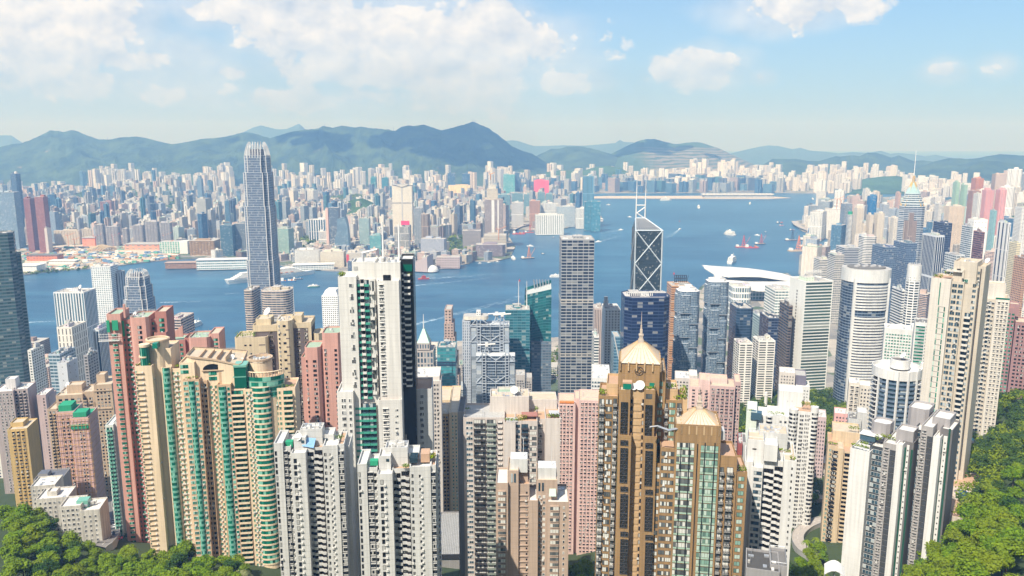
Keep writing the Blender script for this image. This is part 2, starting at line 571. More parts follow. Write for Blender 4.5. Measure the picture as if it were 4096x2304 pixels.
def ridge(name, label, d, pts, front, back, mat, base=2.0, rough=.16, nx=None, seed=0, kind='structure', cat='mountain', pw=1.25):
 u0, u1=pts[0][0], pts[-1][0]
 nx=nx or max(30, int((u1-u0)/4))
 nt, nb=40,6
 mb=MB()
 rows=[]
 for i in range(nx+1):
  u=u0+(u1-u0)*i/nx
  for(a, va),(b_, vb)in zip(pts, pts[1:]):
   if a<=u<=b_:
    v=va+(vb-va)*(u-a)/(b_-a)
    break
  col=[]
  zr=max(base, Z(v, d))
  for j in range(nt+nb+1):
   if j<=nt:
    t=j/nt
    y=front+(d-front)*t
    s=t**pw
   else:
    t=1-(j-nt)/nb
    y=d+(back-d)*(1-t)
    s=t
   x=X(u, y, v)
   g=mnoise.ridged_multi_fractal(Vector((x/620.0+seed, y/900.0, seed)),1.0,2.1,5,1.0,2.0)-1.0
   h=(zr-base)
   z=base+h*s+h*rough*g*(1-s)*min(1, t*3)*.8
   if j==nt:
    z=base+h+h*.012*mnoise.noise(Vector((x/45.0, seed,0)))
   col.append((x, y, max(base-1, z)))
  rows.append(col)
 n=nt+nb+1
 for c in rows:
  mb.v.extend(c)
 k=mb.mi(mat)
 for i in range(nx):
  for j in range(n-1):
   a=i*n+j
   mb.f.append((a, a+n, a+n+1, a+1))
   mb.m.append(k)
 o=mb.build(name)
 for p in o.data.polygons:
  p.use_smooth=True
 HILLS.append(BVHTree.FromPolygons([tuple(v.co)for v in o.data.vertices],[tuple(p.vertices)for p in o.data.polygons]))
 tag(o, label, cat, kind=kind)
 return o
ridge('mountain_range','long green mountain range along the skyline with a rocky summit',8700,[(-500,640),(-150,600),(0,588),(46,576),(83,574),(124,559),(182,532),(199,521),(215,524),(232,523),(255,528),(286,520),(306,524),(352,543),(393,557),(435,559),(476,550),(547,546),(588,553),(634,565),(687,577),(729,571),(812,555),(870,551),(911,545),(969,530),(1002,530),(1024,536),(1078,553),(1161,528),(1219,518),(1272,515),(1289,503),(1330,511),(1368,503),(1421,510),(1438,506),(1492,514),(1525,515),(1583,523),(1604,508),(1629,502),(1666,503),(1697,498),(1724,508),(1765,521),(1807,512),(1852,499),(1885,489),(1898,488),(1922,499),(1956,514),(1997,543),(2048,585),(2089,603),(2131,616),(2200,660),(2280,720)],7300,10300, HILL, seed=3.1, pw=1.1, rough=.5)
ridge('mountain_far','pale blue far mountain ridge with two peaks behind the main range',15000,[(860,575),(911,545),(969,530),(1010,512),(1043,501),(1107,518),(1148,516),(1196,494),(1222,518),(1300,570)],13500,16500, HILLF, seed=7.7)
ridge('mountain_far','pale far mountain at the left edge of the skyline',15000,[(-400,570),(-100,545),(20,541),(46,542),(87,570),(150,600)],13800,16500, HILLF, seed=1.7)
ridge('mountain_far','pale blue far ridge between the main range and the quarried hill',15500,[(1900,600),(2000,566),(2048,561),(2069,563),(2102,574),(2135,584),(2176,584),(2255,581),(2340,583),(2462,572),(2479,559),(2495,568),(2537,570),(2700,610)],14000,17000, HILLF, seed=4.2)
ridge('mountain_far','pale blue far ridges on the right of the skyline',15000,[(2880,625),(2926,613),(2992,597),(3042,586),(3072,582),(3113,584),(3171,597),(3200,591),(3238,602),(3304,607),(3353,613),(3411,608),(3470,612),(3523,603),(3561,615),(3594,612),(3652,617),(3701,626),(3743,619),(3797,630),(3859,638),(3990,650)],13200,17000, HILLF, seed=9.9)
ridge('mountain_low','low wooded hill left of the quarried hill',9300,[(2080,655),(2172,611),(2205,595),(2238,595),(2267,586),(2317,585),(2338,588),(2396,601),(2445,617),(2560,660)],8000,10400, HILL, seed=5.5)
ridge('quarry_hill','hill cut into pale terraces by an old quarry',9700,[(2380,650),(2445,615),(2495,590),(2545,568),(2578,557),(2619,556),(2653,566),(2702,576),(2744,571),(2777,568),(2806,571),(2835,580),(2876,593),(2917,613),(2959,632),(3040,670)],8000,11200, QUARRY, seed=2.5, pw=1.0, rough=.04)
ridge('mountain_low','green hills behind the white estates of the east shore',9000,[(3020,680),(3089,636),(3180,635),(3238,644),(3279,644),(3345,624),(3362,627),(3403,621),(3437,625),(3470,610),(3503,611),(3540,621),(3565,630),(3594,621),(3623,632),(3652,644),(3693,641),(3743,648),(3784,669),(3850,700)],7300,10500, HILL, seed=6.5)
ridge('mountain_low','long green hill on the skyline at the right edge',8000,[(3640,690),(3735,646),(3797,632),(3867,636),(3905,633),(3942,626),(4000,617),(4037,619),(4096,622),(4400,600)],6600,9800, HILL, seed=8.5)
ridge('mountain_low','darker green hill in front of the long hill at the right edge',7000,[(3790,720),(3850,690),(3880,665),(3933,642),(3983,644),(4037,653),(4096,659),(4400,650)],5900,8200, HILL, seed=12.5)
ridge('wooded_hill','wooded hill by the water at the narrow harbour mouth',6700,[(3380,770),(3403,752),(3428,723),(3470,713),(3528,706),(3585,704),(3631,710),(3652,731),(3685,764),(3720,775)],6150,7200, WOODH, seed=2.2, cat='hill')
ridge('wooded_hill','small dark wooded hill rising among the far towers',7500,[(2180,690),(2240,680),(2300,684),(2334,682),(2363,673),(2400,665),(2441,664),(2483,673),(2508,686),(2530,700)],6900,8000, WOODH, seed=3.3, cat='hill')
ridge('wooded_hill','low wooded rise among the estates below the mountain',5600,[(470,780),(534,745),(560,730),(620,727),(680,733),(704,742),(730,765)],4950,6200, WOODH, seed=3.9, cat='hill')
ridge('wooded_hill','low wooded knoll behind the far shore hotels',4150,[(1340,830),(1375,812),(1410,798),(1450,793),(1490,810),(1520,835)],3750,4500, WOODH, seed=5.9, cat='hill')
ridge('wooded_hill','green wooded slope above the pink towers at the right edge',3000,[(3850,900),(3925,851),(3983,826),(4024,797),(4060,789),(4120,793),(4500,760)],2300,3900, WOODH, seed=9.1, cat='hill')
# haze: one even body of air round everything
def make_haze():
 m=bpy.data.materials.new('haze_air')
 m.use_nodes=True
 m.node_tree.nodes.clear()
 T=NT(m.node_tree)
 out=T.n('ShaderNodeOutputMaterial')
 pv=T.n('ShaderNodeVolumePrincipled')
 pv.inputs['Color'].default_value=(.24,.50,1.0,1)
 pv.inputs['Absorption Color'].default_value=(1,1,1,1)
 pv.inputs['Density'].default_value=HAZE_D
 pv.inputs['Anisotropy'].default_value=0.0
 m.node_tree.links.new(pv.outputs[0], out.inputs['Volume'])
 mb=MB()
 mb.box(-25000,25000,-300,34000,-2.0,1150, m)
 o=mb.build('haze')
 tag(o,'pale blue summer haze over the harbour','haze', kind='stuff')
 return o
HAZE_D=1.3e-4
make_haze()
# buildings of the middle distance and the far shore
OCC=[]
def solve_box(u0, u1, v, d, dp, rot):
 w, cx=(u1-u0)*d/FPX, X((u0+u1)/2, d, v)
 zt=Z(v, d)
 for _ in range(14):
  zt=Z(v, d-(dp/2*math.cos(rot)+w/2*abs(math.sin(rot)))*.9)
  cs=[pix(cx+px, d+py, zt)[0]for px, py in rot2([(-w/2,-dp/2),(w/2,-dp/2),(w/2, dp/2),(-w/2, dp/2)], rot)]
  a, b=min(cs), max(cs)
  k=d/FPX
  w=max(4, w+((u1-u0)-(b-a))*k)
  cx+=((u0+u1)/2-(a+b)/2)*k
 return cx, w, zt
def plan_poly(plan, w, dp):
 a, b=w/2, dp/2
 if plan=='rect':return rect(-a, a,-b, b)
 if plan=='cyl':return circle(0,0, a, b,28)
 if plan=='cham':return chamfer(-a, a,-b, b, min(a, b)*.35)
 if plan=='round':
  r=min(a, b)*.6
  return(circle(a-r,-b+r, r, n=5, a0=-math.pi/2, a1=0)+circle(a-r, b-r, r, n=5, a0=0, a1=math.pi/2)+circle(-a+r, b-r, r, n=5, a0=math.pi/2, a1=math.pi)+circle(-a+r,-b+r, r, n=5, a0=math.pi, a1=1.5*math.pi))
 if plan=='cross':
  p, q=a*.42, b*.42
  return[(-p,-b),(p,-b),(p,-q),(a,-q),(a, q),(p, q),(p, b),(-p, b),(-p, q),(-a, q),(-a,-q),(-p,-q)]
 if plan=='tri':return[(-a,-b),(a,-b),(a*.25, b),(-a*.25, b)]
 if plan=='bays':
  n=max(2, round(w/11))
  f=[]
  s=w/n
  for i in range(n):
   x=-a+i*s
   f+=[(x,-b+1.6),(x+s*.28,-b+1.6),(x+s*.28,-b),(x+s*.78,-b),(x+s*.78,-b+1.6)]
  f.append((a,-b+1.6))
  g=[(-x,-y)for x, y in f]
  return f+g
def clutter(rnd, mb, w, dp, z, wall, small=False):
 t=[c*.9 for c in wall]
 n=rnd.randint(1,3)
 for i in range(n):
  a, b=w*rnd.uniform(.1,.24), dp*rnd.uniform(.12,.25)
  x, y=rnd.uniform(-w/2+a, w/2-a)*.8, rnd.uniform(-dp/2+b, dp/2-b)*.8
  mb.fprism(rect(x-a, x+a, y-b, y+b), z, z+rnd.uniform(2.5,6.5), t, t, wr=0, hr=0, roof=[c*.8 for c in wall])
def T_(name, label, u0, u1, v, d=None, vb=None, dp=None, rot=0, W=(.6,.58,.54), Gc=(.05,.07,.09), cw=3.6, fh=3.3, wr=.6, hr=.5, roof=None, cat='tower', group=None, plan='rect', z0=None, par=1.2, rooms=2, only=None, sets=(), mech=(), seed=None):
 if d is None:
  d=ground((u0+u1)/2, vb,4)[1]
 if u1<2045 and 2440<d<3300:d*=1.10 if d>2530 else 1.03
 rot=R(rot)
 if dp is None:dp=max(14,(u1-u0)*d/FPX*.8)
 cx, w, zt=solve_box(u0, u1, v, d, dp, rot)
 if z0 is None:z0=min(G(cx, d+dp/2), G(cx, d-dp/2))-2 if d<1500 else 2.5
 h=zt-z0
 OCC.append((cx, d, max(w, dp)*.62))
 rnd=random.Random(seed if seed is not None else int(u0*7+v))
 mb=MB()
 poly=plan_poly(plan, w, dp)
 hh=h-par
 mb.fprism(poly,0, hh, W, Gc, cw, fh, wr, hr, roof or(.40,.38,.35), only=only, off=rnd.randint(0,999)*13)
 o=mb.build(name, loc=(cx, d, z0), rz=rot)
 tag(o, label, cat, group)
 o['w'], o['dp'], o['h']=w, dp, h
 if d<2300:
  if par>0:
   p=MB()
   t=.5
   inner=[(x*(1-2*t/w), y*(1-2*t/dp))for x, y in poly]
   for i in range(len(poly)):
    j=(i+1)%len(poly)
    ex=[(x*1.004, y*1.004)for x, y in(poly[i], poly[j])]
    p.ffacade([(*ex[0], hh-.3),(*ex[1], hh-.3),(*ex[1], h),(*ex[0], h)],[(0,0)]*4, W, Gc,0,0)
    p.ffacade([(*inner[j], hh-.3),(*inner[i], hh-.3),(*inner[i], h),(*inner[j], h)],[(0,0)]*4, W, Gc,0,0)
    p.ffacade([(*ex[0], h),(*ex[1], h),(*inner[j], h),(*inner[i], h)],[(0,0)]*4, W, Gc,0,0)
   p.build('parapet', o)
  for i in range(rooms):
   q=MB()
   a, b=w*rnd.uniform(.10,.2), dp*rnd.uniform(.12,.22)
   x, y=(rnd.uniform(-.26,.26)+(i-(rooms-1)/2)*.3)*w, rnd.uniform(-.2,.2)*dp
   hgt=rnd.uniform(2.5,5.5)
   t=[c*rnd.uniform(.75,1)for c in W]
   q.fprism(rect(x-a, x+a, y-b, y+b), hh, hh+hgt, t, Gc,4,3,.3,.3,(.42,.40,.37))
   for k in range(3):
    xx, yy=x+rnd.uniform(-a, a)*.7, y+rnd.uniform(-b, b)*.7
    q.box(xx-.9, xx+.9, yy-.9, yy+.9, hh+hgt, hh+hgt+1.4, GREY)
   q.build('machine_room', o)
  if rooms:
   q=MB()
   for k in range(rnd.randint(9,16)):
    xx, yy=rnd.uniform(-.42,.42)*w, rnd.uniform(-.42,.42)*dp
    s=rnd.uniform(.7,1.8)
    q.box(xx-s, xx+s, yy-s*.7, yy+s*.7, hh, hh+rnd.uniform(1.0,2.2), rnd.choice((GREY, CONC, STEEL, WHITE)))
   q.build('roof_plant', o)
 else:
  q=MB()
  clutter(rnd, q, w, dp, hh, W)
  q.build('machine_room', o)
 for(v1, g, hr_)in mech:
  z=Z(v1, d-dp/2)-z0
  q=MB()
  e=.35
  q.fprism([(x*(1+2*e/w), y*(1+2*e/dp))for x, y in poly], z-2.6, z+2.6, g, Gc, cw,5.2,.8, hr_)
  q.build('plant_belt', o)
 for k,(fw, fd, v2)in enumerate(sets):
  zz=Z(v2, d-dp/2*fd)-z0
  q=MB()
  q.fprism([(x*fw, y*fd)for x, y in poly], hh, zz, W, Gc, cw, fh, wr, hr, roof or(.40,.38,.35))
  q.build('upper_tier', o)
  hh=zz
 return o
def mast(o, x, y, z0, z1, r=.6, name='mast', mat=None, r2=None):
 q=MB()
 q.bar((x, y, z0),(x, y, z1), r, mat or WHITE,6, r2=r2 if r2 is not None else r*.4)
 return q.build(name, o)
def dish(o, x, y, z, r, face=(-.5,-.7,.55), name='satellite_dish'):
 q=MB()
 f=Vector(face).normalized()
 u=f.orthogonal().normalized()
 w=f.cross(u)
 c=Vector((x, y, z+r*1.1))
 rings=[]
 for k,(rr, dd)in enumerate(((0.02,0),(.45,.06),(.8,.2),(1,.34))):
  rings.append([c+(u*math.cos(a)+w*math.sin(a))*rr*r+f*dd*r for a in[2*math.pi*i/14 for i in range(14)]])
 for a, b in zip(rings, rings[1:]):
  for i in range(14):
   j=(i+1)%14
   q.face([tuple(a[i]), tuple(a[j]), tuple(b[j]), tuple(b[i])], DISH)
 q.bar((x, y, z), tuple(c), r*.1, STEEL)
 q.bar(tuple(c), tuple(c+f*r*.8), r*.04, GREY)
 return q.build(name, o)
WH, CR, PK, GY, BR=(.70,.68,.65),(.62,.54,.43),(.62,.44,.38),(.46,.47,.49),(.34,.25,.20)
BG, DG, TG, LG=(.035,.085,.16),(.02,.035,.06),(.03,.16,.17),(.10,.20,.28)
B, A_='office_tower','apartment_tower'
# far shore, from the left edge
T_(A_,'blue glass tower slab with white ribs at the far shore left edge',-70,80,768,2720, dp=40, W=(.40,.50,.58), Gc=BG, cw=5, fh=3.2, wr=.84, hr=.72, par=1)
o=T_(B,'tall dark blue tower with small dome rising behind the ribbed slab',36,84,694,3000, dp=30, W=(.14,.20,.28), Gc=BG, fh=3.5, wr=.85, hr=.7, plan='cham', seed=3)
q=MB();q.prism(circle(3,0,7, n=14), o['h']-1, o['h']+3, GREY);q.loft(circle(3,0,7, n=14), o['h']+3, circle(3,0,4.5, n=14), o['h']+7, GREY);q.loft(circle(3,0,4.5, n=14), o['h']+7, circle(3,0,.2, n=14), o['h']+9, GREY);q.build('dome', o)
o=T_(A_,'red brown apartment tower, taller half of an arched pair',136,190,786,2640, dp=30, W=(.36,.14,.11), Gc=(.04,.05,.07), cw=3, fh=3.1, wr=.6, hr=.6, seed=5)
o=T_(A_,'red brown apartment tower beside the slab of blue glass',92,137,792,2655, dp=30, W=(.33,.13,.11), Gc=(.04,.05,.07), cw=3, fh=3.1, wr=.6, hr=.6, seed=6)
T_('podium_building','pale wedge-shaped lower block beside the red brown towers',176,203,912,2630, dp=26, W=(.5,.46,.44), wr=.1, hr=.1, cat='building', rooms=0)
T_(A_,'blue grey apartment block behind the red brown towers',193,234,846,2900, dp=30, W=(.34,.42,.52), Gc=BG, wr=.6, hr=.6)
T_(A_,'wide cream apartment slab of many bays behind the building site',213,327,921,2850, dp=22, W=(.64,.56,.46), Gc=(.08,.09,.10), plan='bays', wr=.5)
T_(A_,'shorter cream apartment slab next to the wide cream one',322,378,915,2920, dp=22, W=(.64,.57,.48), Gc=(.08,.09,.10), plan='bays', wr=.5)
for(a, b, v, t)in((376,421,898,'dark banded apartment tower, first of the row behind the site'),(419,481,905,'dark banded apartment tower, broad second of the row'),(486,518,913,'dark banded apartment tower, low third of the row'),(528,579,900,'dark banded apartment tower with bright seams, fourth of the row'),(577,637,886,'dark banded apartment tower, tallest of the row'),(637,689,890,'dark banded apartment tower at the inland end of the row')):
 T_(A_, t, a, b, v,2800, dp=24, W=(.50,.48,.50), Gc=(.035,.045,.07), cw=6, fh=3.2, wr=.96, hr=.55, plan='bays', group='dark banded towers behind the building site')
T_(A_,'long bluish slab behind the dark banded towers',312,382,864,3150, dp=20, W=(.46,.52,.58), Gc=(.07,.10,.14), plan='bays')
T_(A_,'second long bluish slab behind the dark banded towers',381,458,861,3200, dp=20, W=(.50,.55,.60), Gc=(.07,.10,.14), plan='bays')
T_(A_,'reddish brown tower cluster behind the bluish slabs',398,456,805,3700, dp=30, W=(.36,.19,.17), Gc=BG, plan='bays')
o=T_(A_,'very tall slim tower, pale on one side and dark blue on the other',784,843,793,2980, dp=44, W=(.50,.50,.47), Gc=(.05,.08,.11), cw=3, fh=3.1, wr=.55, hr=.7, rot=-8)
T_(A_,'slim blue tower with a pointed top far behind the pale and dark one',786,812,714,4600, dp=30, W=(.28,.40,.52), Gc=BG, wr=.8, hr=.7, sets=((.6,.6,702),))
T_('mall_building','low gold brown glass hotel block on the far waterfront',755,880,962,2590, dp=60, W=(.42,.29,.17), Gc=(.20,.12,.06), cw=5, fh=4, wr=.9, hr=.6, cat='building', plan='bays')
T_(B,'dark teal office tower left of the ribbed silver skyscraper',878,940,899,2560, dp=34, W=(.12,.20,.26), Gc=(.02,.07,.11), cw=4, fh=3.8, wr=.95, hr=.6)
T_(B,'dark banded office tower half hidden by the ribbed silver skyscraper',936,990,893,2590, dp=34, W=(.25,.29,.33), Gc=DG, cw=5, fh=3.8, wr=.95, hr=.5)
T_(A_,'grey white office block behind the gold brown hotel',838,886,882,3000, dp=26, W=(.55,.58,.62), Gc=(.10,.14,.2), cw=3, wr=.6, hr=.5)
T_(B,'green glass office block right of the ribbed silver skyscraper',1091,1174,914,2560, dp=40, W=(.42,.47,.42), Gc=(.05,.22,.20), cw=4, fh=3.6, wr=.9, hr=.55, rot=-12)
T_('hotel','long white hotel with curved front and fine bands on the quay',1175,1290,1000,2510, dp=30, W=(.78,.77,.74), Gc=(.12,.14,.17), cw=5, fh=3.2, wr=.9, hr=.45, cat='hotel', plan='round')
T_('hotel','cream quayside block with a fine grid of windows',1280,1385,1006,2500, dp=44, W=(.70,.64,.53), Gc=(.14,.14,.14), cw=3, fh=3.2, wr=.6, hr=.5, cat='hotel')
o=T_('hotel','grey cream quayside block with a red banner on its corner',1384,1456,1010,2490, dp=50, W=(.62,.58,.52), Gc=(.14,.14,.14), cw=3, fh=3.2, wr=.6, hr=.5, cat='hotel')
q=MB();w, dp, h=o['w'], o['dp'], o['h'];q.box(-w/2+1,-w/2+9,-dp/2-.5,-dp/2-.2, h-32, h-6, plain('banner_red',(.6,.04,.05),.6));q.build('banner', o)
T_(B,'blue office tower with tall white columns on its face',1233,1306,878,2900, dp=40, W=(.78,.78,.76), Gc=(.06,.12,.20), cw=9, fh=60, wr=.62, hr=.98, rot=6)
T_('mall_building','low white finned block in front of the column-fronted tower',1272,1312,925,2780, dp=30, W=(.78,.76,.72), Gc=(.10,.14,.2), cw=3, fh=30, wr=.5, hr=.9, cat='building')
T_(B,'pinkish core shaft beside the lattice patterned tower',1301,1318,832,2760, dp=30, W=(.66,.46,.40), wr=0, hr=0, rooms=0)
o=T_(B,'dark tower with a white lattice pattern over its lower half',1314,1360,830,2740, dp=36, W=(.22,.28,.36), Gc=DG, cw=5, fh=3.8, wr=.9, hr=.6)
q=MB();w, dp, h=o['w'], o['dp'], o['h']
rr=random.Random(4)
for k in range(46):
 x, z=rr.uniform(-w/2+2, w/2-2), rr.uniform(20, h*.55)
 an=rr.uniform(0,3.14)
 q.bar((x-3*math.cos(an),-dp/2-.4, z-4*math.sin(an)),(x+3*math.cos(an),-dp/2-.4, z+4*math.sin(an)),.45, WHITE)
q.build('lattice_screen', o)
d=2900;x0, x1=X(1350, d), X(1406, d);zt=Z(866, d)
o=empty('office_tower',((x0+x1)/2, d,2.5));OCC.append(((x0+x1)/2, d,40))
tag(o,'blue glass tower with a sloping curved crown on the far quay','tower')
q=MB();w=(x1-x0)/2;pts=[(-w,0),(w,0),(w*.98,.4),(w*.88,.7),(w*.7,.92),(w*.5,1.0),(-w*.5,.94),(-w*.62,.6),(-w,.35)]
H=zt-2.5
n=len(pts)
for i in range(n):
 (xa, za),(xb, zb)=pts[i], pts[(i+1)%n]
 q.ffacade([(xa,-18, za*H),(xa,18, za*H),(xb,18, zb*H),(xb,-18, zb*H)][::1],[(0,0),(9,0),(9,12),(0,12)],(.35,.45,.52), BG,.85,.6)
q.ffacade([(x,-18, z*H)for x, z in pts],[((x+w)/4, z*H/4)for x, z in pts],(.32,.44,.52), BG,.92,.66)
q.ffacade([(x,18, z*H)for x, z in pts][::-1],[((x+w)/4, z*H/4)for x, z in pts][::-1],(.32,.44,.52), BG,.92,.66)
q.build('glass_body', o)
q=MB();q.fprism(rect(-w*1.3, w*1.2,-24,22),0,16,(.6,.58,.55), BG,5,4,.7,.5);q.build('podium', o)
T_(B,'teal glass block with banded floors behind the quay',1435,1481,872,2750, dp=34, W=(.48,.56,.57), Gc=TG, cw=5, fh=3.6, wr=.95, hr=.5)
T_('mall_building','bright teal glass box with a flat roof behind the quay',1478,1530,940,2600, dp=40, W=(.25,.42,.44), Gc=(.02,.24,.26), cw=5, fh=4, wr=.9, hr=.6, cat='building')
o=T_(B,'tall pale tower of two glazed halves under a winged crown',1567,1652,742,2950, dp=44, W=(.78,.72,.62), Gc=(.36,.34,.30), cw=4, fh=3.7, wr=.75, hr=.42, rooms=0, mech=((812,(.35,.35,.36),.5),))
q=MB();w, dp, h=o['w'], o['dp'], o['h']
for s in(-1,1):q.face([(0,-dp/2-3, h-6),(s*w*.52,-dp/2-3, h+7),(s*w*.52, dp/2, h+7),(0, dp/2, h-6)][::s], GREY)
q.box(-w*.3, w*.3,-8,8, h-4, h+5, CONC);q.build('crown_wing', o)
q=MB();q.box(-2.4,2.4,-dp/2-1,-dp/2+.5,10, h-4, GREY);q.build('centre_fin', o)
T_(B,'dark slab tower with white bands right of the winged crown tower',1655,1691,832,2780, dp=30, W=(.42,.46,.50), Gc=DG, cw=6, fh=3.6, wr=.92, hr=.5)
T_(B,'brown striped tower beside the dark white-banded slab',1683,1721,855,2700, dp=34, W=(.44,.34,.27), Gc=DG, cw=3, fh=40, wr=.55, hr=.95, plan='cham')
T_('hotel','wide blue grey hotel slab with a fine grid on the far waterfront',1682,1787,955,2560, dp=40, W=(.44,.47,.55), Gc=(.08,.10,.15), cw=3.2, fh=3.2, wr=.7, hr=.5, cat='hotel', rot=-10)
o=T_('hotel','tall hotel with white piers on dark glass below a red billboard',1577,1641,905,2600, dp=40, W=(.66,.64,.60), Gc=DG, cw=4, fh=24, wr=.6, hr=.94, cat='hotel')
bb=MB();bb.box(0,30,-9,-7.5,0,15, plain('billboard_red',(.70,.05,.16),.6));bb.box(4,5,-7.5,-6,-6,15, STEEL);bb.box(25,26,-7.5,-6,-6,15, STEEL)
bo=bb.build('billboard', None,(X(1612,2850),2850, Z(899,2850)));tag(bo,'red rooftop billboard above the dark glass hotel','billboard')
d=2480
o=empty('cultural_centre',(X(1690, d), d,3));tag(o,'windowless mauve tiled hall with a sweeping sloped roof on the point','hall');OCC.append((X(1690, d), d,50))
TILE=plain('mauve_tile',(.46,.38,.38),.7)
q=MB();q.prism([(-40,-10),(20,-34),(34,16),(-20,34)],0,20, TILE, zt=[18,50,52,22]);q.build('hall_body', o)
q=MB();q.prism([(-78,0),(-40,-14),(-22,30),(-60,40)],0,20, TILE, zt=[26,16,20,30]);q.build('theatre_wing', o)
d=2470
o=empty('planetarium',(X(1726, d), d,3));tag(o,'white dome of the planetarium beside the mauve hall','dome building')
q=MB()
for k in range(6):
 a, b=math.pi/2*k/6, math.pi/2*(k+1)/6
 q.loft(circle(0,0,24*math.cos(a), n=20),20*math.sin(a), circle(0,0, max(.1,24*math.cos(b)), n=20),20*math.sin(b), WHITE)
q.build('dome', o)
T_('museum','mauve tiled museum block with stepped boxes on the point',1745,1842,1027,2470, dp=40, W=(.46,.38,.38), Gc=(.10,.09,.1), cw=8, fh=8, wr=.6, hr=.25, cat='museum')
T_('hotel','broad mauve brown waterside hotel with many window bands',1903,2022,978,2560, dp=60, W=(.32,.27,.31), Gc=(.05,.05,.07), cw=5, fh=3.4, wr=.92, hr=.5, cat='hotel', plan='cham')
o=T_(B,'unfinished tower of dark floors with a pale scaffolded crown',1938,2012,798,2760, dp=46, W=(.42,.36,.35), Gc=(.05,.05,.07), cw=4, fh=4, wr=.7, hr=.6, rooms=0, par=0)
q=MB();w, dp, h=o['w'], o['dp'], o['h']
q.fprism(rect(-w*.38, w*.22,-dp*.3, dp*.3), h, h+40,(.60,.54,.45),(.2,.18,.15),4,5,.6,.5);q.fprism(rect(-w*.28, w*.12,-dp*.2, dp*.2), h+40, h+54,(.66,.62,.54),(.2,.18,.15),4,5,.5,.4);q.build('scaffolded_crown', o)
q=MB();q.box(-w*.12, w*.04,-dp/2-.8,-dp/2,20, h-2, WHITE);q.box(w*.2, w*.28,-dp/2-.8,-dp/2,20, h-2, WHITE);q.build('hoist_track', o)
T_('podium_building','beige concrete podium at the foot of the unfinished tower',1935,2026,940,2650, dp=60, W=(.48,.44,.38), Gc=(.10,.1,.1), fh=6, wr=.6, hr=.3, cat='building')
T_('museum','dark low building with slanted roof near the unfinished tower',1850,1925,922,2720, dp=50, W=(.28,.26,.27), Gc=DG, fh=5, wr=.5, hr=.3, cat='building')
o=T_(A_,'very tall slim blue ribbed tower standing at the tip of the shore',2330,2378,703,3750, dp=40, W=(.22,.38,.48), Gc=(.02,.12,.22), cw=6, fh=70, wr=.6, hr=.97, rooms=0)
T_(A_,'unfinished tower wrapped in blue green netting below the slim blue tower',2362,2403,805,3600, dp=40, W=(.10,.27,.36), Gc=(.04,.18,.27), cw=7, fh=6, wr=.8, hr=.7)
T_(A_,'lower blue green netted block beside the slim blue tower',2336,2366,806,3640, dp=30, W=(.10,.26,.35), Gc=(.04,.18,.26), cw=7, fh=6, wr=.8, hr=.7)
T_('hotel','white comb-fronted hotel with deep vertical fins by the water',2140,2256,858,3480, dp=40, W=(.78,.77,.74), Gc=(.14,.18,.2), cw=8, fh=60, wr=.35, hr=.93, cat='hotel', rot=6)
T_(A_,'orange brown striped tower behind the comb-fronted hotel',2118,2161,802,3800, dp=34, W=(.56,.33,.24), Gc=(.1,.08,.08), cw=4, fh=50, wr=.45, hr=.95)
T_(A_,'grey white pinstriped tower left of the orange brown one',2046,2094,808,3800, dp=34, W=(.68,.67,.66), Gc=(.12,.15,.2), cw=4, fh=50, wr=.45, hr=.95)
T_(A_,'white finned tower behind the comb-fronted hotel',2163,2224,812,3850, dp=34, W=(.72,.72,.72), Gc=(.15,.2,.26), cw=4, fh=40, wr=.4, hr=.95)
T_('mall_building','white and blue glazed waterside block before the netted tower',2225,2300,825,3800, dp=50, W=(.66,.68,.7), Gc=(.06,.16,.24), cw=5, fh=4, wr=.85, hr=.6, cat='building')
T_(A_,'small white comb block next to the netted tower',2303,2366,832,3720, dp=30, W=(.76,.76,.74), Gc=(.2,.24,.28), cw=6, fh=40, wr=.35, hr=.9)
for i,(a, b, v)in enumerate(((1990,2040,778),(2048,2092,772),(2095,2140,776),(2150,2180,768),(2182,2210,775))):
 T_(A_,['blue green apartment block on the reclaimed shore, first from the unfinished tower','blue green apartment block, second along the reclaimed shore','blue green apartment block, third along the reclaimed shore','slim blue green apartment block near the far pier','blue green apartment block nearest the slim blue tower'][i], a, b, v,4500, dp=40, W=(.24,.38,.42), Gc=(.03,.12,.18), plan='bays', wr=.7, hr=.6, group='blue green apartment blocks')
T_('wrapped_building','building wrapped in bright pink red sheeting near the far runway',2135,2196,720,5900, dp=90, W=(.72,.10,.16), Gc=(.6,.08,.14), wr=.2, hr=.2, cat='building', rooms=0)
T_('arena','yellow and cream hall with a pink base far inland',1793,1883,741,5900, dp=90, W=(.80,.58,.30), Gc=(.8,.66,.4), cw=14, fh=30, wr=.5, hr=.8, cat='hall')
T_(B,'bright teal glass office tower far inland',2013,2060,697,5900, dp=80, W=(.25,.45,.47), Gc=(.04,.28,.30), wr=.9, hr=.7, cw=8, fh=8)
T_(B,'dark blue slab beside the far teal glass tower',2058,2078,690,5950, dp=70, W=(.12,.2,.28), Gc=BG, wr=.9, hr=.7, cw=8, fh=8)
for(a, b, v, c, t)in((1482,1508,709, TG,'green netted tower on the far cleared ground, first of two'),(1527,1556,710,(.03,.15,.2),'dark teal tower on the far cleared ground, second of two'),(1790,1822,692, BG,'dark blue far tower left of the shaded row'),(1848,1880,694, BG,'dark blue far tower right of the shaded row')):
 T_(B, t, a, b, v,6200, dp=60, W=[x*1.6 for x in c], Gc=c, wr=.9, hr=.8, cw=8, fh=7)
d=ground(2900,789,4)[1]
o=empty('cruise_terminal',(X(2930, d), d,4));tag(o,'long low cruise terminal with a wavy white roof at the runway tip','terminal')
q=MB();L=(3070-2800)/2*d/FPX;q.fprism(rect(-L, L,-35,35),0,18,(.45,.50,.55),(.1,.14,.2),14,9,.85,.5);q.build('hall_body', o)
q=MB()
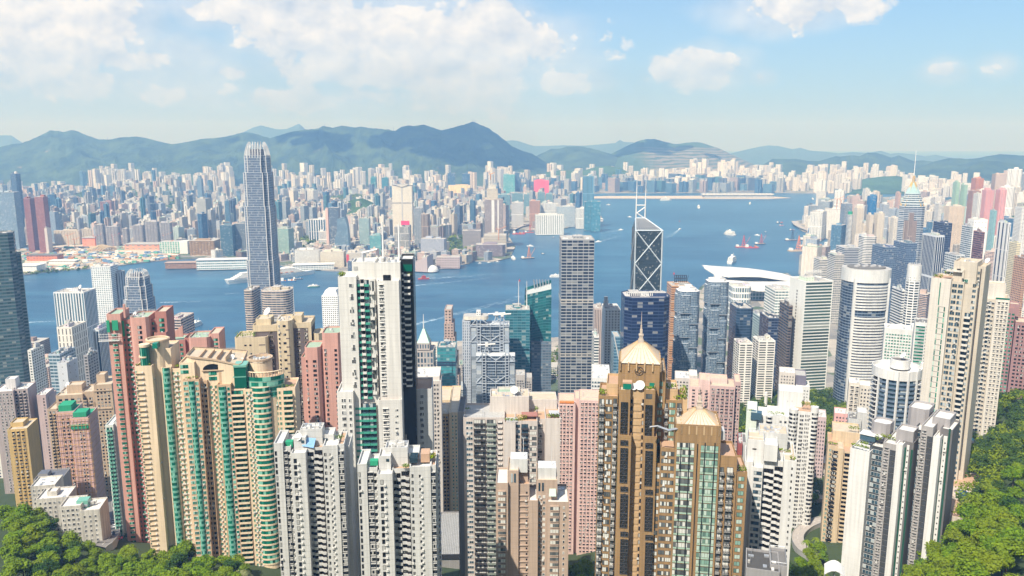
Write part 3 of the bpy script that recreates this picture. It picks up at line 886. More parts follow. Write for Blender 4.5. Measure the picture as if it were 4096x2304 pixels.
for k in range(40):
 a=-L-10+(2*L+20)*k/40
 q.box(a, a+(2*L+20)/40-1.5,-40,40,18+(k%2)*3,24+(k%2)*3, WHITE)
q.build('wavy_roof', o)
# near shore, east side of the harbour (right of the picture)
T_(A_,'long white comb of apartment slabs standing on the shore point',3241,3312,848,3300, dp=130, W=(.78,.76,.72), Gc=(.22,.24,.26), cw=5, fh=50, wr=.4, hr=.95, plan='bays', rot=-30)
T_(A_,'white stepped apartment slab right of the comb of slabs',3300,3366,838,3350, dp=90, W=(.78,.76,.72), Gc=(.2,.22,.25), cw=5, fh=3.2, wr=.5, hr=.5, plan='bays', rot=-20)
T_(B,'dark office tower with a white grid side near the shore point',3364,3411,814,2850, dp=36, W=(.38,.42,.46), Gc=(.03,.05,.09), cw=4, fh=3.6, wr=.7, hr=.7)
o=T_(B,'unfinished round tower of white floors under a green netted top',3384,3418,858,2700, dp=34, W=(.74,.72,.68), Gc=(.08,.10,.13), cw=4, fh=4.2, wr=1.0, hr=.5, plan='cyl', rooms=0)
q=MB();w=o['w'];q.prism(circle(0,0, w*.5, n=18), o['h']-3, o['h']+9, GREENNET);q.build('netting', o)
for(a, b, v, W, t)in((3415,3456,832,(.70,.62,.52),'cream tower with a wide face beside the green-topped tower'),(3465,3497,858,(.72,.64,.54),'cream tower, left of two twins by the water road'),(3496,3541,852,(.74,.67,.57),'cream tower, broader of two twins by the water road'),(3560,3596,872,(.74,.70,.64),'pale tower just left of the gold crowned skyscraper'),(3430,3466,898,(.70,.62,.52),'low cream block at the foot of the cream towers')):
 T_(A_, t, a, b, v,2500, dp=30, W=W, Gc=(.14,.14,.15), cw=3, fh=3, wr=.5, hr=.55, plan='bays')
T_(B,'bright blue glass tower with rounded corners',3467,3513,783,3350, dp=44, W=(.04,.20,.42), Gc=(.015,.12,.32), cw=5, fh=4, wr=.95, hr=.7, plan='round')
T_(A_,'slim white tower left behind the bright blue glass one',3451,3481,754,3700, dp=30, W=WH, Gc=(.2,.22,.25), plan='bays')
T_(B,'white tower with blue glass stripes right of the cream twins',3520,3558,815,2900, dp=34, W=(.70,.72,.74), Gc=BG, cw=4, fh=40, wr=.55, hr=.95)
T_(A_,'pink slim tower behind the gold crowned skyscraper',3582,3606,770,3600, dp=30, W=PK, Gc=(.15,.12,.12), plan='bays')
T_(A_,'pale green apartment tower, left of the green twins',3812,3843,728,2800, dp=28, W=(.42,.58,.47), Gc=(.06,.18,.17), plan='bays', group='pale green twin towers', seed=1)
T_(A_,'pale green apartment tower, right of the green twins',3843,3873,738,2780, dp=28, W=(.42,.58,.47), Gc=(.06,.18,.17), plan='bays', group='pale green twin towers', seed=2)
T_(A_,'red orange and white tower behind the green twins',3886,3938,712,2950, dp=34, W=(.58,.26,.18), Gc=(.12,.1,.1), plan='bays')
T_(A_,'brown brick apartment block right of the green twins',3873,3926,762,2700, dp=30, W=(.42,.25,.20), Gc=(.1,.08,.08), plan='bays')
T_(A_,'pink apartment tower, left of the pink pair below the wooded slope',3928,3980,758,2500, dp=26, W=(.74,.38,.38), Gc=(.2,.12,.13), plan='bays')
T_(A_,'pink apartment tower, right of the pink pair below the wooded slope',3984,4030,757,2500, dp=26, W=(.76,.40,.40), Gc=(.2,.12,.13), plan='bays')
T_(A_,'slim white tower in front of the pink pair',3895,3928,775,2250, dp=24, W=WH, Gc=(.1,.12,.15), cw=5, fh=3, wr=.5, hr=.5)
T_(A_,'cream slab with a dark seam in front of the brown brick block',3778,3862,824,2300, dp=30, W=(.72,.60,.48), Gc=(.2,.16,.14), plan='bays')
T_(A_,'pale slab tower below the cream slab with a dark seam',3738,3771,815,2050, dp=24, W=(.70,.68,.66), Gc=(.1,.12,.14), plan='bays')
T_(B,'white office tower with a deep blue glass side on the right',3992,4045,892,1700, dp=40, W=(.76,.75,.74), Gc=(.02,.03,.07), cw=12, fh=60, wr=.35, hr=.98)
T_(B,'dark blue office tower with a white edge behind the pinstriped one',3735,3810,892,1750, dp=46, W=(.10,.13,.20), Gc=(.012,.02,.05), cw=5, fh=4, wr=.9, hr=.7, rot=6)
T_(B,'grey office tower with white pinstripes and a pale top',3690,3779,942,1480, dp=44, W=(.62,.64,.68), Gc=(.03,.05,.09), cw=4.4, fh=80, wr=.72, hr=.95, rot=5)
T_(B,'black and white striped office tower left of the mirrored pair',3432,3511,946,2000, dp=40, W=(.72,.71,.69), Gc=(.05,.06,.08), cw=8, fh=4.2, wr=1.0, hr=.48, plan='cham')
T_(B,'blue grey mirrored office block with a dark top, left of the pair',3490,3592,988,1650, dp=50, W=(.18,.24,.33), Gc=(.07,.11,.18), cw=4, fh=4, wr=.9, hr=.75, rot=4)
T_(B,'blue grey mirrored office tower, right of the pair',3576,3669,972,1700, dp=50, W=(.18,.24,.33), Gc=(.07,.11,.19), cw=4, fh=4, wr=.9, hr=.75, rot=4)
T_(B,'low striped office block nearest the water',3256,3316,1036,1850, dp=36, W=(.66,.64,.60), Gc=(.07,.08,.10), cw=8, fh=4, wr=1.0, hr=.5)
T_(B,'striped office block with a flat top behind the louvred white tower',3313,3378,1018,1750, dp=40, W=(.60,.58,.55), Gc=(.08,.09,.11), cw=4, fh=4, wr=.9, hr=.5)
T_(B,'dark striped office block behind the curved white hotel',3344,3436,990,1850, dp=50, W=(.50,.52,.55), Gc=(.04,.05,.08), cw=8, fh=4, wr=1.0, hr=.55)
T_(B,'white banded tower seen between the curved and octagonal hotels',3580,3612,1160,1080, dp=30, W=(.74,.74,.73), Gc=(.05,.06,.08), cw=8, fh=3.8, wr=1.0, hr=.5)
T_(A_,'teal and white slim tower at the right edge',3960,3990,842,2150, dp=24, W=(.35,.55,.58), Gc=TG, plan='bays')
T_(A_,'tall white tower of many bays at the right edge',4060,4140,830,1950, dp=30, W=(.76,.75,.73), Gc=(.16,.18,.2), plan='bays')
T_(A_,'white and yellow block near the right edge',4037,4085,972,1500, dp=26, W=(.78,.70,.50), Gc=(.1,.12,.15), plan='bays')
T_(B,'glass fronted tower with a white frame left of the white and blue one',3853,3888,905,1550, dp=30, W=(.62,.64,.66), Gc=(.08,.13,.18), cw=5, fh=4, wr=.9, hr=.6)
T_(B,'dark red brown office block low among the right hand towers',3900,3935,928,1500, dp=30, W=(.30,.15,.14), Gc=DG, cw=4, fh=4, wr=.8, hr=.6)
T_(A_,'white slab tower with a sheer blank face on the right',3872,3952,878,1900, dp=26, W=(.80,.79,.77), Gc=(.2,.2,.2), cw=9, fh=12, wr=.2, hr=.2)
T_(B,'grey stepped office block above the cream towers',3780,3860,1020,1330, dp=36, W=(.56,.58,.60), Gc=(.06,.09,.12), cw=6, fh=4, wr=.8, hr=.5)
T_(A_,'orange brown slim block at the far right edge',4060,4110,1030,1150, dp=26, W=(.56,.34,.24), Gc=(.1,.08,.08), plan='bays')
# central district, near shore
T_(B,'stepped dark mirror glass tower at the left edge with a pointed cap',-90,58,936,930, dp=30, W=(.12,.16,.18), Gc=(.05,.11,.13), cw=4, fh=4, wr=.95, hr=.55, rot=28, plan='cham', rooms=1)
T_(B,'mirror glass wing with bright reflections at the left edge',50,84,1016,950, dp=18, W=(.20,.26,.28), Gc=(.10,.18,.20), cw=4, fh=4, wr=.95, hr=.6, rot=30, rooms=0)
o=T_(B,'tall white tower with a blank side and blue glass front by the water',213,382,1168,1230, dp=36, W=(.70,.71,.73), Gc=(.10,.17,.23), cw=4.2, fh=60, wr=.55, hr=.97, rooms=1)
dish(o, o['w']*.2,0, o['h'],4)
o=T_('hotel','slender white hotel tower with rows of small windows by the water',362,470,1066,1500, dp=34, W=(.74,.76,.77), Gc=(.16,.24,.30), cw=4, fh=3.6, wr=.6, hr=.5, cat='hotel', rot=4)
T_(B,'grey stair tower beside the slender white hotel',458,500,1090,1520, dp=30, W=(.46,.48,.51), Gc=(.06,.08,.11), cw=10, fh=60, wr=.3, hr=.97)
o=T_(B,'pale cream art deco bank tower with tall window slots',226,345,1308,960, dp=34, W=(.72,.68,.62), Gc=(.12,.11,.11), cw=5, fh=9, wr=.28, hr=.8, sets=())
T_(B,'grey steel and glass office block before the cream bank tower',193,300,1415,820, dp=30, W=(.40,.46,.52), Gc=(.08,.15,.20), cw=4, fh=3.6, wr=.9, hr=.6)
T_(B,'blank pale grey tower beside the steel and glass block',228,308,1450,800, dp=20, W=(.56,.58,.62), Gc=(.3,.3,.3), cw=9, fh=7, wr=.12, hr=.2)
T_(B,'slim tower of vertical blue and white stripes left of the pink tower',370,442,1318,1000, dp=30, W=(.62,.66,.70), Gc=(.02,.05,.09), cw=3.4, fh=90, wr=.66, hr=.97)
T_(A_,'narrow dark apartment block with rounded balconies',342,382,1420,800, dp=20, W=(.34,.33,.34), Gc=(.06,.06,.07), cw=5, fh=3.2, wr=.6, hr=.5)
T_(A_,'thin white tower with dark balconies beside the mirror glass wing',112,172,1400,860, dp=24, W=(.70,.69,.66), Gc=(.08,.09,.10), cw=4, fh=3.1, wr=.5, hr=.5)
o=T_(B,'mauve office block with black window bands near the ferry',666,775,1274,1330, dp=50, W=(.56,.46,.42), Gc=(.03,.035,.05), cw=10, fh=4.4, wr=.95, hr=.5, rot=-3)
for k,(a, b, v, W, t)in enumerate(((972,1042,1160,(.52,.44,.38),'curved beige banded office tower under the ribbed skyscraper'),(1036,1180,1163,(.54,.46,.40),'twin curved beige banded office block with rounded bays'))):
 o=T_(B, t, a, b, v,1340, dp=44, W=W, Gc=(.04,.06,.09), cw=9, fh=4, wr=.94, hr=.55, plan='round')
o=T_(B,'white tower with round porthole windows and a flat white cap',1286,1372,1182,1380, dp=44, W=(.80,.81,.82), Gc=(.03,.04,.06), cw=3.4, fh=3.6, wr=.5, hr=.5, rooms=0)
q=MB();w, dp, h=o['w'], o['dp'], o['h'];q.loft(rect(-w*.46, w*.46,-dp*.46, dp*.46), h, rect(-w*.32, w*.32,-dp*.32, dp*.32), h+8, WHITE);q.prism(rect(-w*.32, w*.32,-dp*.32, dp*.32), h+7.9, h+8.3, WHITE);q.build('cap', o)
o=T_(B,'grey stone tower with a pale green pyramid roof',1654,1742,1402,900, dp=28, W=(.42,.38,.36), Gc=(.07,.11,.15), cw=4, fh=7, wr=.6, hr=.75, rooms=0)
q=MB();w, dp, h=o['w'], o['dp'], o['h']
q.fprism(rect(-w*.36, w*.30,-dp*.36, dp*.36), h, h+8,(.42,.38,.36),(.07,.11,.15),3,8,.5,.6)
q.build('upper_tier', o)
COPPER=plain('pale_copper',(.42,.62,.52),.6)
q=MB();q.loft(rect(-w*.34, w*.28,-dp*.34, dp*.34), h+8, rect(-w*.08, w*.02,-dp*.05, dp*.05), h+23, COPPER);q.build('pyramid_roof', o)
mast(o,-w*.03,0, h+22, h+40,.8)
T_(B,'teal glass block with two bright window bands and a dark waist',1748,1828,1388,960, dp=30, W=(.08,.20,.24), Gc=(.05,.26,.30), cw=4, fh=4, wr=.95, hr=.7, mech=((1455,(.02,.04,.08),.1),))
o=T_(B,'slender stepped brown granite tower with paired windows',1778,1812,1236,1060, dp=30, W=(.47,.35,.30), Gc=(.07,.06,.06), cw=6, fh=4, wr=.5, hr=.5, rooms=0)
w, dp, h=o['w'], o['dp'], o['h']
for k,(fw, v2)in enumerate(((1.35,1296),(1.6,1350),(1.95,1424),(2.3,1500))):
 q=MB();zz=Z(v2,1040)-o.location.z
 q.fprism(rect(-w/2-(fw-1)*w*.2, w/2+(fw-1)*w*.8,-dp/2-(k+1)*2, dp/2-1),0, zz,(.44,.33,.29),(.07,.06,.06),4,4,.5,.5);q.build('lower_tier', o)
o=T_(B,'teal glass office tower, lower with white masts on its roof',2020,2120,1238,1120, dp=40, W=(.10,.22,.27), Gc=(.03,.15,.19), cw=6, fh=4, wr=.95, hr=.7)
for x in(.05,.38):mast(o, o['w']*x,0, o['h']-1, o['h']+38,.8)
d=1150;o=empty('office_tower',(X(2152, d), d,4));tag(o,'taller deep teal glass tower with a slanted top and fins','tower');OCC.append((X(2152, d), d,30))
w=(2208-2098)/2*d/FPX;zt=Z(1165, d)-4;q=MB()
P4=[(-w,-14),(w*.95,-20),(w,18),(-w*.9,20)];tops=[zt-3, zt+7, zt+14, zt+2]
for i in range(4):
 a, b=P4[i], P4[(i+1)%4];L=math.hypot(a[0]-b[0], a[1]-b[1]);nc, nf=round(L/4),46
 q.ffacade([(*a,0),(*b,0),(*b, tops[(i+1)%4]),(*a, tops[i])],[(i*30,0),(i*30+nc,0),(i*30+nc, nf),(i*30, nf)],(.03,.14,.16),(.015,.13,.14),.97,.7)
q.ffacade([(*p, t-5)for p, t in zip(P4, tops)],[(0,0)]*4,(.4,.42,.42), BG,0,0)
q.build('glass_body', o)
q=MB()
for k in range(6):q.bar((-w*.2+k*w*.22,14, zt-2),(-w*.2+k*w*.22-2,14, zt+15),.9, STEEL)
q.build('roof_fin', o)
q=MB();q.fprism([(w*-.5,-24),(w*.97,-23),(w*.97,-12),(-w*.5,-12)],0, Z(1352, d)-4,(.16,.19,.24),(.12,.18,.24),4,4,.9,.6);q.build('lower_front', o)
o=T_(B,'tall square grey office tower with a fine steel grid',2238,2378,956,1090, dp=48, W=(.36,.37,.39), Gc=(.028,.040,.062), cw=7.8, fh=4.3, wr=.9, hr=.70, rot=0, mech=((1205,(.42,.40,.37),.35),(1420,(.42,.40,.37),.35)))
T_(B,'pinkish grey office block with narrow ribs behind the steel grid tower',2370,2412,1232,1300, dp=36, W=(.52,.43,.40), Gc=(.16,.13,.12), cw=2.6, fh=60, wr=.4, hr=.95)
o=T_('hotel','white tower with rows of small square dark windows',2408,2482,1236,1180, dp=42, W=(.78,.76,.74), Gc=(.05,.05,.07), cw=4.2, fh=4.2, wr=.42, hr=.42, rooms=1, cat='hotel')
q=MB();q.bar((-8,0, o['h']),(-8,0, o['h']+9),4, GREY,8);q.bar((-8,0, o['h']+9),(-8,0, o['h']+15),3, GREY,8);q.build('radar_mast', o)
T_(B,'low banded office block behind the steel grid tower',2368,2396,1345,1000, dp=30, W=(.70,.70,.68), Gc=(.05,.07,.1), cw=8, fh=3.8, wr=1, hr=.5)
o=T_(B,'broad navy blue glass office tower behind the gold pyramid',2482,2684,1188,960, dp=46, W=(.035,.06,.13), Gc=(.012,.022,.065), cw=6, fh=4, wr=.96, hr=.72, roof=(.5,.48,.46), plan='cham', rooms=3)
q=MB();w, dp, h=o['w'], o['dp'], o['h']
for k in range(14):q.box(-w*.44+k*w*.042,-w*.44+k*w*.042+1,-dp*.3,-dp*.3+.6, h, h+4.5, WHITE)
q.box(-w*.45, w*.14,-dp*.31,-dp*.29, h+4, h+5, WHITE);q.build('roof_screen', o)
o=T_(B,'faceted blue glass shoulder beside the navy tower with white braces',2445,2482,1345,985, dp=30, W=(.20,.32,.42), Gc=(.07,.17,.26), cw=4, fh=4, wr=.95, hr=.7, rooms=0)
q=MB();w, dp, h=o['w'], o['dp'], o['h'];q.bar((-w/2,-dp/2-.3, h),(w/2,-dp/2-.3, h-34),.7, WHITE);q.bar((w/2,-dp/2-.3, h-44),(-w/2,-dp/2-.3, h-66),.7, WHITE);q.build('brace', o)
o=T_(B,'orange gold mirrored tower with a black rooftop lattice',2668,2772,1142,1330, dp=40, W=(.56,.33,.18), Gc=(.30,.15,.07), cw=8, fh=4, wr=.95, hr=.6, rooms=1)
q=MB();w, dp, h=o['w'], o['dp'], o['h']
q.box(-w*.28, w*.32,-2,2, h, h+2, CONC)
for k in range(7):
 x=-w*.26+k*w*.095
 q.bar((x,0, h),(x,0, h+15),.5, DARK);q.bar((x,0, h+2),(x+w*.09,0, h+14),.4, DARK)
for z in(4,9,14):q.bar((-w*.26,0, h+z),(w*.31,0, h+z),.5, DARK)
q.build('sign_lattice', o)
T_(B,'dark blue mirrored office block right of the faceted twins',2917,3016,1232,1130, dp=44, W=(.06,.10,.16), Gc=(.03,.06,.11), cw=5, fh=4, wr=.95, hr=.7, plan='cham')
T_(B,'small navy office block behind the white twin slabs',3040,3124,1270,1120, dp=40, W=(.10,.13,.2), Gc=(.02,.03,.07), cw=4, fh=4, wr=.95, hr=.7)
T_(B,'grey green banded office block between the navy blocks',3010,3050,1265,1180, dp=40, W=(.52,.60,.60), Gc=(.10,.18,.2), cw=8, fh=4, wr=1, hr=.5)
T_(B,'dark bronze office tower with pale corner piers',3120,3172,1222,1010, dp=36, W=(.20,.16,.14), Gc=(.03,.03,.04), cw=9, fh=3.8, wr=.9, hr=.6)
o=T_(B,'white tower with deep green grey louvres and a blank white side',3160,3334,1125,1010, dp=38, W=(.76,.76,.73), Gc=(.07,.12,.11), cw=90, fh=4.0, wr=.93, hr=.62, rot=10, only=(0,), rooms=1)
q=MB();w, dp, h=o['w'], o['dp'], o['h']
for k in range(9):
 x=-w*.28+k*w*.07
 q.bar((x,-4, h),(x+1.5,0, h+11),.35, WHITE);q.bar((x,4, h),(x+1.5,0, h+11),.35, WHITE);q.bar((x+1.5,0, h+11),(x+5,0, h+6),.35, WHITE);q.bar((x-1,-4, h+7),(x+5,4, h+7),.3, WHITE)
q.build('roof_frame', o)
q=MB()
for k in range(34):q.box(-w/2-.18,-w/2-.02,-2,0,8+k*4.2,10.2+k*4.2, DARK)
q.build('slot_window', o)
T_(A_,'twin white slab apartment block with dark balcony bands, left half',2936,3012,1372,930, dp=24, W=(.76,.73,.68), Gc=(.06,.06,.06), cw=9, fh=3.0, wr=.75, hr=.5, group='white slab pair')
T_(A_,'twin white slab apartment block with dark balcony bands, right half',3012,3102,1362,945, dp=24, W=(.78,.75,.70), Gc=(.06,.06,.06), cw=11, fh=3.0, wr=.8, hr=.5, group='white slab pair')
T_('government_building','low white framed building with rounded corners by the water',2905,3012,1146,1720, dp=60, W=(.80,.80,.78), Gc=(.10,.16,.2), cw=5, fh=14, wr=.7, hr=.7, cat='building', plan='round')
T_('mall_building','low glazed white hall below the sweeping white roof',3060,3180,1160,1650, dp=70, W=(.74,.74,.72), Gc=(.12,.2,.22), cw=7, fh=6, wr=.85, hr=.5, cat='building')
# landmark towers with their own shapes
def facade_obj(name, parent, fn):
 q=MB();fn(q);return q.build(name, parent)
def ribbed_tower(label, u0, u1, v, d, dp, crown, steps, z0=4.0, split=.0):
 cx, w, zt=solve_box(u0, u1, v, d, dp,0)
 o=empty('skyscraper',(cx, d, z0));tag(o, label,'skyscraper');OCC.append((cx, d, w*.7))
 H=zt-z0
 a, b=w/2, dp/2
 W1, G1=(.33,.37,.43),(.03,.07,.14)
 q=MB()
 lv=[0]+[s[0]*H for s in steps]+[H]
 sc_=[s[1]for s in steps]+[steps[-1][2]]
 for i in range(len(lv)-1):
  k=1.0 if i==0 else steps[i-1][1]
  x, y, c=a*k, b*k, min(a, b)*.22*(1+(1-k)*1.2)
  P=[(-x+c,-y),(x-c,-y),(x-c,-y+c*.55),(x,-y+c),(x, y-c),(x-c, y-c*.55),(x-c, y),(-x+c, y),(-x+c, y-c*.55),(-x, y-c),(-x,-y+c),(-x+c,-y+c*.55)]
  q.fprism(P, lv[i], lv[i+1], W1, G1,1.9,4.4,.70,.80,(.5,.5,.5), off=1)
 q.build('glass_body', o)
 for sx in(-1,1):
  for sy in(-1,1):
   r=MB()
   for i in range(len(lv)-1):
    k=1.0 if i==0 else steps[i-1][1]
    c=min(a, b)*.22*(1+(1-k)*1.2)
    x, y=(a*k-c)*sx, b*k*sy
    r.box(min(x, x-sx), max(x, x-sx), y-.9, y+.9, lv[i], lv[i+1], WHITE)
    x2, y2=a*k*sx,(b*k-c)*sy
    r.box(x2-.9, x2+.9, min(y2, y2-sy*1.0), max(y2, y2-sy*1.0), lv[i], lv[i+1], WHITE)
   r.build('corner_rib', o)
 k=steps[-1][1]
 for side in range(4):
  n=6
  for i in range(n):
   t=-1+2*(i+.5)/n
   r=MB()
   big=crown*(1.0-.28*abs(t)**2)
   pts=[]
   for s in range(6):
    f=s/5
    ins=1-.30*f**2
    q0=(t*a*k*.8*(1-.12*f),-b*k*ins)if side%2==0 else(-a*k*ins, t*b*k*.8*(1-.12*f))
    if side>=2:q0=(-q0[0],-q0[1])
    pts.append((q0[0], q0[1], H-4+(big+4)*f))
   for p, p2 in zip(pts, pts[1:]):
    r.bar(p, p2,.8, WHITE,4, r2=.7)
   r.build('crown_claw', o)
 r=MB();r.fprism(rect(-a*k*.5, a*k*.5,-b*k*.5, b*k*.5), H, H+crown*.45,(.2,.2,.22), G1,3,4,.4,.4);r.build('machine_room', o)
 return o
ribbed_tower('ribbed silver skyscraper with a crown of curved claws, tallest in view',958,1098,622,1450,52,24,[(.50,.955),(.76,.90),(.92,.80,.7)])
ribbed_tower('smaller ribbed silver tower with a toothed crown by the water',478,620,1112,1420,46,13,[(.55,.94),(.75,.86),(.9,.76,.7)])
d=1085
xl, xr=X(2541, d,1000), X(2648, d,1000)
cx=(xl+xr)/2;w=(xr-xl)/2
o=empty('skyscraper',(cx, d,20));OCC.append((cx, d,30))
tag(o,'dark glass tower with crossed white braces, sloping roof and twin masts','skyscraper')
H=Z(922, d)-20;dp=36
GB, WB=(.018,.030,.038),(.07,.10,.12)
hb=Z(873, d+dp*.8)-20
q=MB();q.fprism(rect(-w, w,0, dp),0, H, WB, GB,1.4,2.0,.8,.8, cap=False);q.build('glass_body', o)
q=MB()
tl, tr=(-w*.78, dp*.85, hb),(w*.0-w*.04, dp*.85, hb)
fl, fr=(-w,0, H),(w,0, H)
def quad(q, p, uv, W=(.24,.29,.33), Gc=(.05,.085,.11), wr=.78, hr=.7):q.ffacade(p, uv, W, Gc, wr, hr)
DPAN=plain('roof_panel_dark',(.075,.095,.115),.5, streak=False)
q.face([fl, fr, tr, tl], DPAN)
for i in range(11):
 f=i/10
 for(a_, b_, c_, d_)in((fl, fr, tl, tr),(fl, tl, fr, tr)):
  p0=[a_[j]+(b_[j]-a_[j])*f for j in range(3)];p1=[c_[j]+(d_[j]-c_[j])*f for j in range(3)]
  q.bar((p0[0], p0[1]-.25, p0[2]+.25),(p1[0], p1[1]-.25, p1[2]+.25),.2, GREY)
quad(q,[fr,(w, dp, H), tr],[(0,0),(12,0),(8,10)], WB, GB)
quad(q,[(w, dp, H),(-w, dp, H), tl, tr],[(0,0),(12,0),(8,10),(3,10)], WB, GB)
quad(q,[(-w, dp, H), fl, tl],[(0,0),(12,0),(8,10)], WB, GB)
q.build('sloping_roof', o)
BRACE=plain('pale_brace',(.62,.68,.72),.4,.2)
q=MB()
hh=46.0
z=H
for k in range(4):
 q.bar((-w,-.4, z),(w,-.4, z-hh),.85, BRACE);q.bar((w,-.4, z),(-w,-.4, z-hh),.85, BRACE)
 q.bar((w+.3,0, z),(w+.3, dp, z-hh),1.1, BRACE);q.bar((-w-.3,0, z),(-w-.3, dp, z-hh),1.1, BRACE)
 z-=hh
for x in(-w, w):q.bar((x,-.2,0),(x,-.2, H),1.0, BRACE)
for a, b in((fl, tl),(fr, tr),(fl, fr),(tl, tr)):q.bar(a, b,.9, BRACE)
q.build('brace', o)
for x in(tl[0]+.5, tr[0]-.5):
 r=MB();r.bar((x, dp*.85, hb-1),(x, dp*.85, hb+30),.95, WHITE,8, r2=.85);r.bar((x, dp*.85, hb+30),(x, dp*.85, hb+57),.65, WHITE,8, r2=.4);r.build('mast', o)
r=MB();r.bar((tl[0], dp*.85, hb+18),(tr[0], dp*.85, hb+18),.8, WHITE);r.bar((tl[0], dp*.85, hb+6),(tr[0], dp*.85, hb+16),.8, WHITE);r.bar((tl[0], dp*.85, hb+8),(tr[0], dp*.85, hb-1),.8, WHITE);r.build('mast_brace', o)
d=1046
o=empty('office_tower',(X(1958, d), d,14));tag(o,'grey high-tech bank tower hung from exposed white masts and trusses','tower');OCC.append((X(1958, d), d,45))
s=d/FPX
def ux(u):return(u-1958)*s*1.02
FRAME=plain('pale_steel',(.44,.49,.56),.45,.15)
def slab(u0, u1, v, y0, y1, m1, m2, trusses, name):
 top=Z(v, d+y0)-14
 q=MB();q.fprism(rect(ux(u0), ux(u1), y0, y1),0, top,(.30,.35,.42),(.03,.05,.075),2.4,3.9,.9,.66,(.5,.52,.54));q.build('glass_body', o)
 for(a, b)in(m1, m2):
  r=MB()
  for u in(a, b):r.bar((ux(u), y0-1.6,0),(ux(u), y0-1.6, top+6),.75, FRAME,6)
  z=2.0
  while z<top+5:
   r.box(ux(a), ux(b), y0-2.2, y0-1.0, z, z+1.0, FRAME);z+=3.9
  r.build('frame_mast', o)
 for v2 in trusses:
  z=Z(v2, d+y0)-14
  r=MB()
  mid=(ux(m1[1])+ux(m2[0]))/2
  for(xa, za, xb, zb)in((ux(m1[1]), z+9, mid, z),(mid, z, ux(m2[0]), z+9),(ux(m1[0]), z+9, ux(u0), z-1),(ux(m2[1]), z+9, ux(u1), z-1),(ux(u0), z-1.5, ux(u1), z-1.5)):
   r.bar((xa, y0-1.7, za),(xb, y0-1.7, zb),.62, FRAME,6)
  r.bar((mid, y0-1.7, z),(mid, y0-1.7, z-22),.45, FRAME,6)
  r.build('truss', o)
 for(ua, ub)in((u0, m1[0]-2),(m2[1]+2, u1)):
  r=MB();r.fprism(rect(ux(ua)+.6, ux(ub)-.6, y0-.8, y0-.1),0, top-2,(.36,.41,.48),(.35,.4,.46),5,6,.92,.92);r.build('side_panel', o)
slab(1880,2037,1300,8,34,(1906,1920),(1999,2013),(1300,1363),'rear')
slab(1903,2060,1424,-12,7,(1929,1943),(2022,2035),(1440,1528),'front')
q=MB();q.fprism(rect(ux(1846), ux(1879),6,36),0, Z(1290, d)-14,(.45,.49,.55),(.10,.13,.18),3,4,.4,.7);q.build('service_core', o)
zz=Z(1262, d+20)-14
q=MB();q.prism([(x+ux(1900), y+20)for x, y in plan_poly('round',34,22)], zz-4, zz+1, plain('helipad_cream',(.66,.62,.54),.7), CONC);q.fprism(rect(ux(1902), ux(1920),16,26), zz+1, zz+7, WH, BG,3,3,.5,.4)
for k in(-12,0,12):q.bar((ux(1900)+k,20, zz-20),(ux(1900)+k*1.1,20, zz-4),1.0, FRAME)
q.build('helipad', o)
q=MB()
for(u, y, zb)in((1985,22,1296),(2008,16,1300),(1945,0,1420)):
 z=Z(zb, d+y)-14
 q.bar((ux(u)-4, y, z),(ux(u), y, z+14),.8, FRAME);q.bar((ux(u)+4, y, z),(ux(u), y, z+14),.8, FRAME);q.bar((ux(u)-12, y, z+14),(ux(u)+12, y-2, z+16),1.0, WHITE);q.box(ux(u)-2, ux(u)+2, y-2, y+2, z+12, z+17, WHITE)
q.build('maintenance_crane', o)
def faceted(label, u0, u1, v, d, seed):
 cx=X((u0+u1)/2, d, v);w=(u1-u0)*d/FPX/2
 z0=20;H=Z(v, d-w)-z0
 o=empty('office_tower',(cx, d, z0));tag(o, label,'tower','faceted glass twin towers');OCC.append((cx, d, w))
 W, Gc=(.30,.36,.43),(.06,.11,.17)
 q=MB();q.fprism(plan_poly('cham', w*1.72, w*1.72),0, H, W, Gc,2.2,2.2,.8,.74,(.6,.6,.6));q.build('glass_shaft', o)
 rnd=random.Random(seed)
 n=6;sH=H/n
 for k in range(n):
  for j,(sx, sy)in enumerate(((-.5,-1),(.62,-.9),(-1,.1),(1,.1))):
   z1=H-k*sH-5-(j%2)*sH*.45
   z2=max(0, z1-sH*.72)
   if z1<6:continue
   r=MB();x, y=sx*w*.55, sy*w*.55
   r.fprism(chamfer(x-w*.42, x+w*.42, y-w*.44, y+w*.44, w*.15), z2, z1, W, Gc,2.2,2.2,.82,.74,(.5,.54,.57))
   r.box(x-w*.44, x+w*.44, y-w*.46, y+w*.46, z2-.9, z2-.1, STEEL)
   r.build('glass_bay', o)
 q=MB();q.prism(plan_poly('cham', w*1.3, w*1.3), H, H+3, WHITE);q.box(-4,5,-4,3, H+3, H+7, WHITE);q.box(2,8,-8,-4, H+3, H+5, GREY);q.build('roof_plant', o)
faceted('faceted blue grey glass tower with stepped bays, lower left twin',2700,2800,1168,1030,3)
faceted('faceted blue grey glass tower with stepped bays, taller right twin',2820,2916,1130,1060,4)
d=1950
cx=X(3638, d,900)
o=empty('skyscraper',(cx, d,4), R(-12));tag(o,'gold crowned skyscraper with stepped glass pyramid and white spire','skyscraper');OCC.append((cx, d,50))
H=Z(824, d)-4;w=29
P=[(-w,-10),(-w+9,-18),(w-9,-18),(w,-10),(w*.75,22),(w*.2,32),(-w*.2,32),(-w*.75,22)]
q=MB();q.fprism(P,0, H,(.46,.50,.55),(.018,.04,.085),9,4.4,.96,.58);q.build('glass_body', o)
q=MB();q.fprism(rect(-w*.62, w*.40,-18.9,-18.1),0, H*.86,(.30,.24,.22),(.17,.13,.12),2.6,60,.5,.95);q.fprism(rect(-w*.3, w*.12,-19.3,-18.9),0, H*.94,(.30,.24,.22),(.17,.13,.12),2.6,60,.5,.95);q.build('granite_front', o)
q=MB()
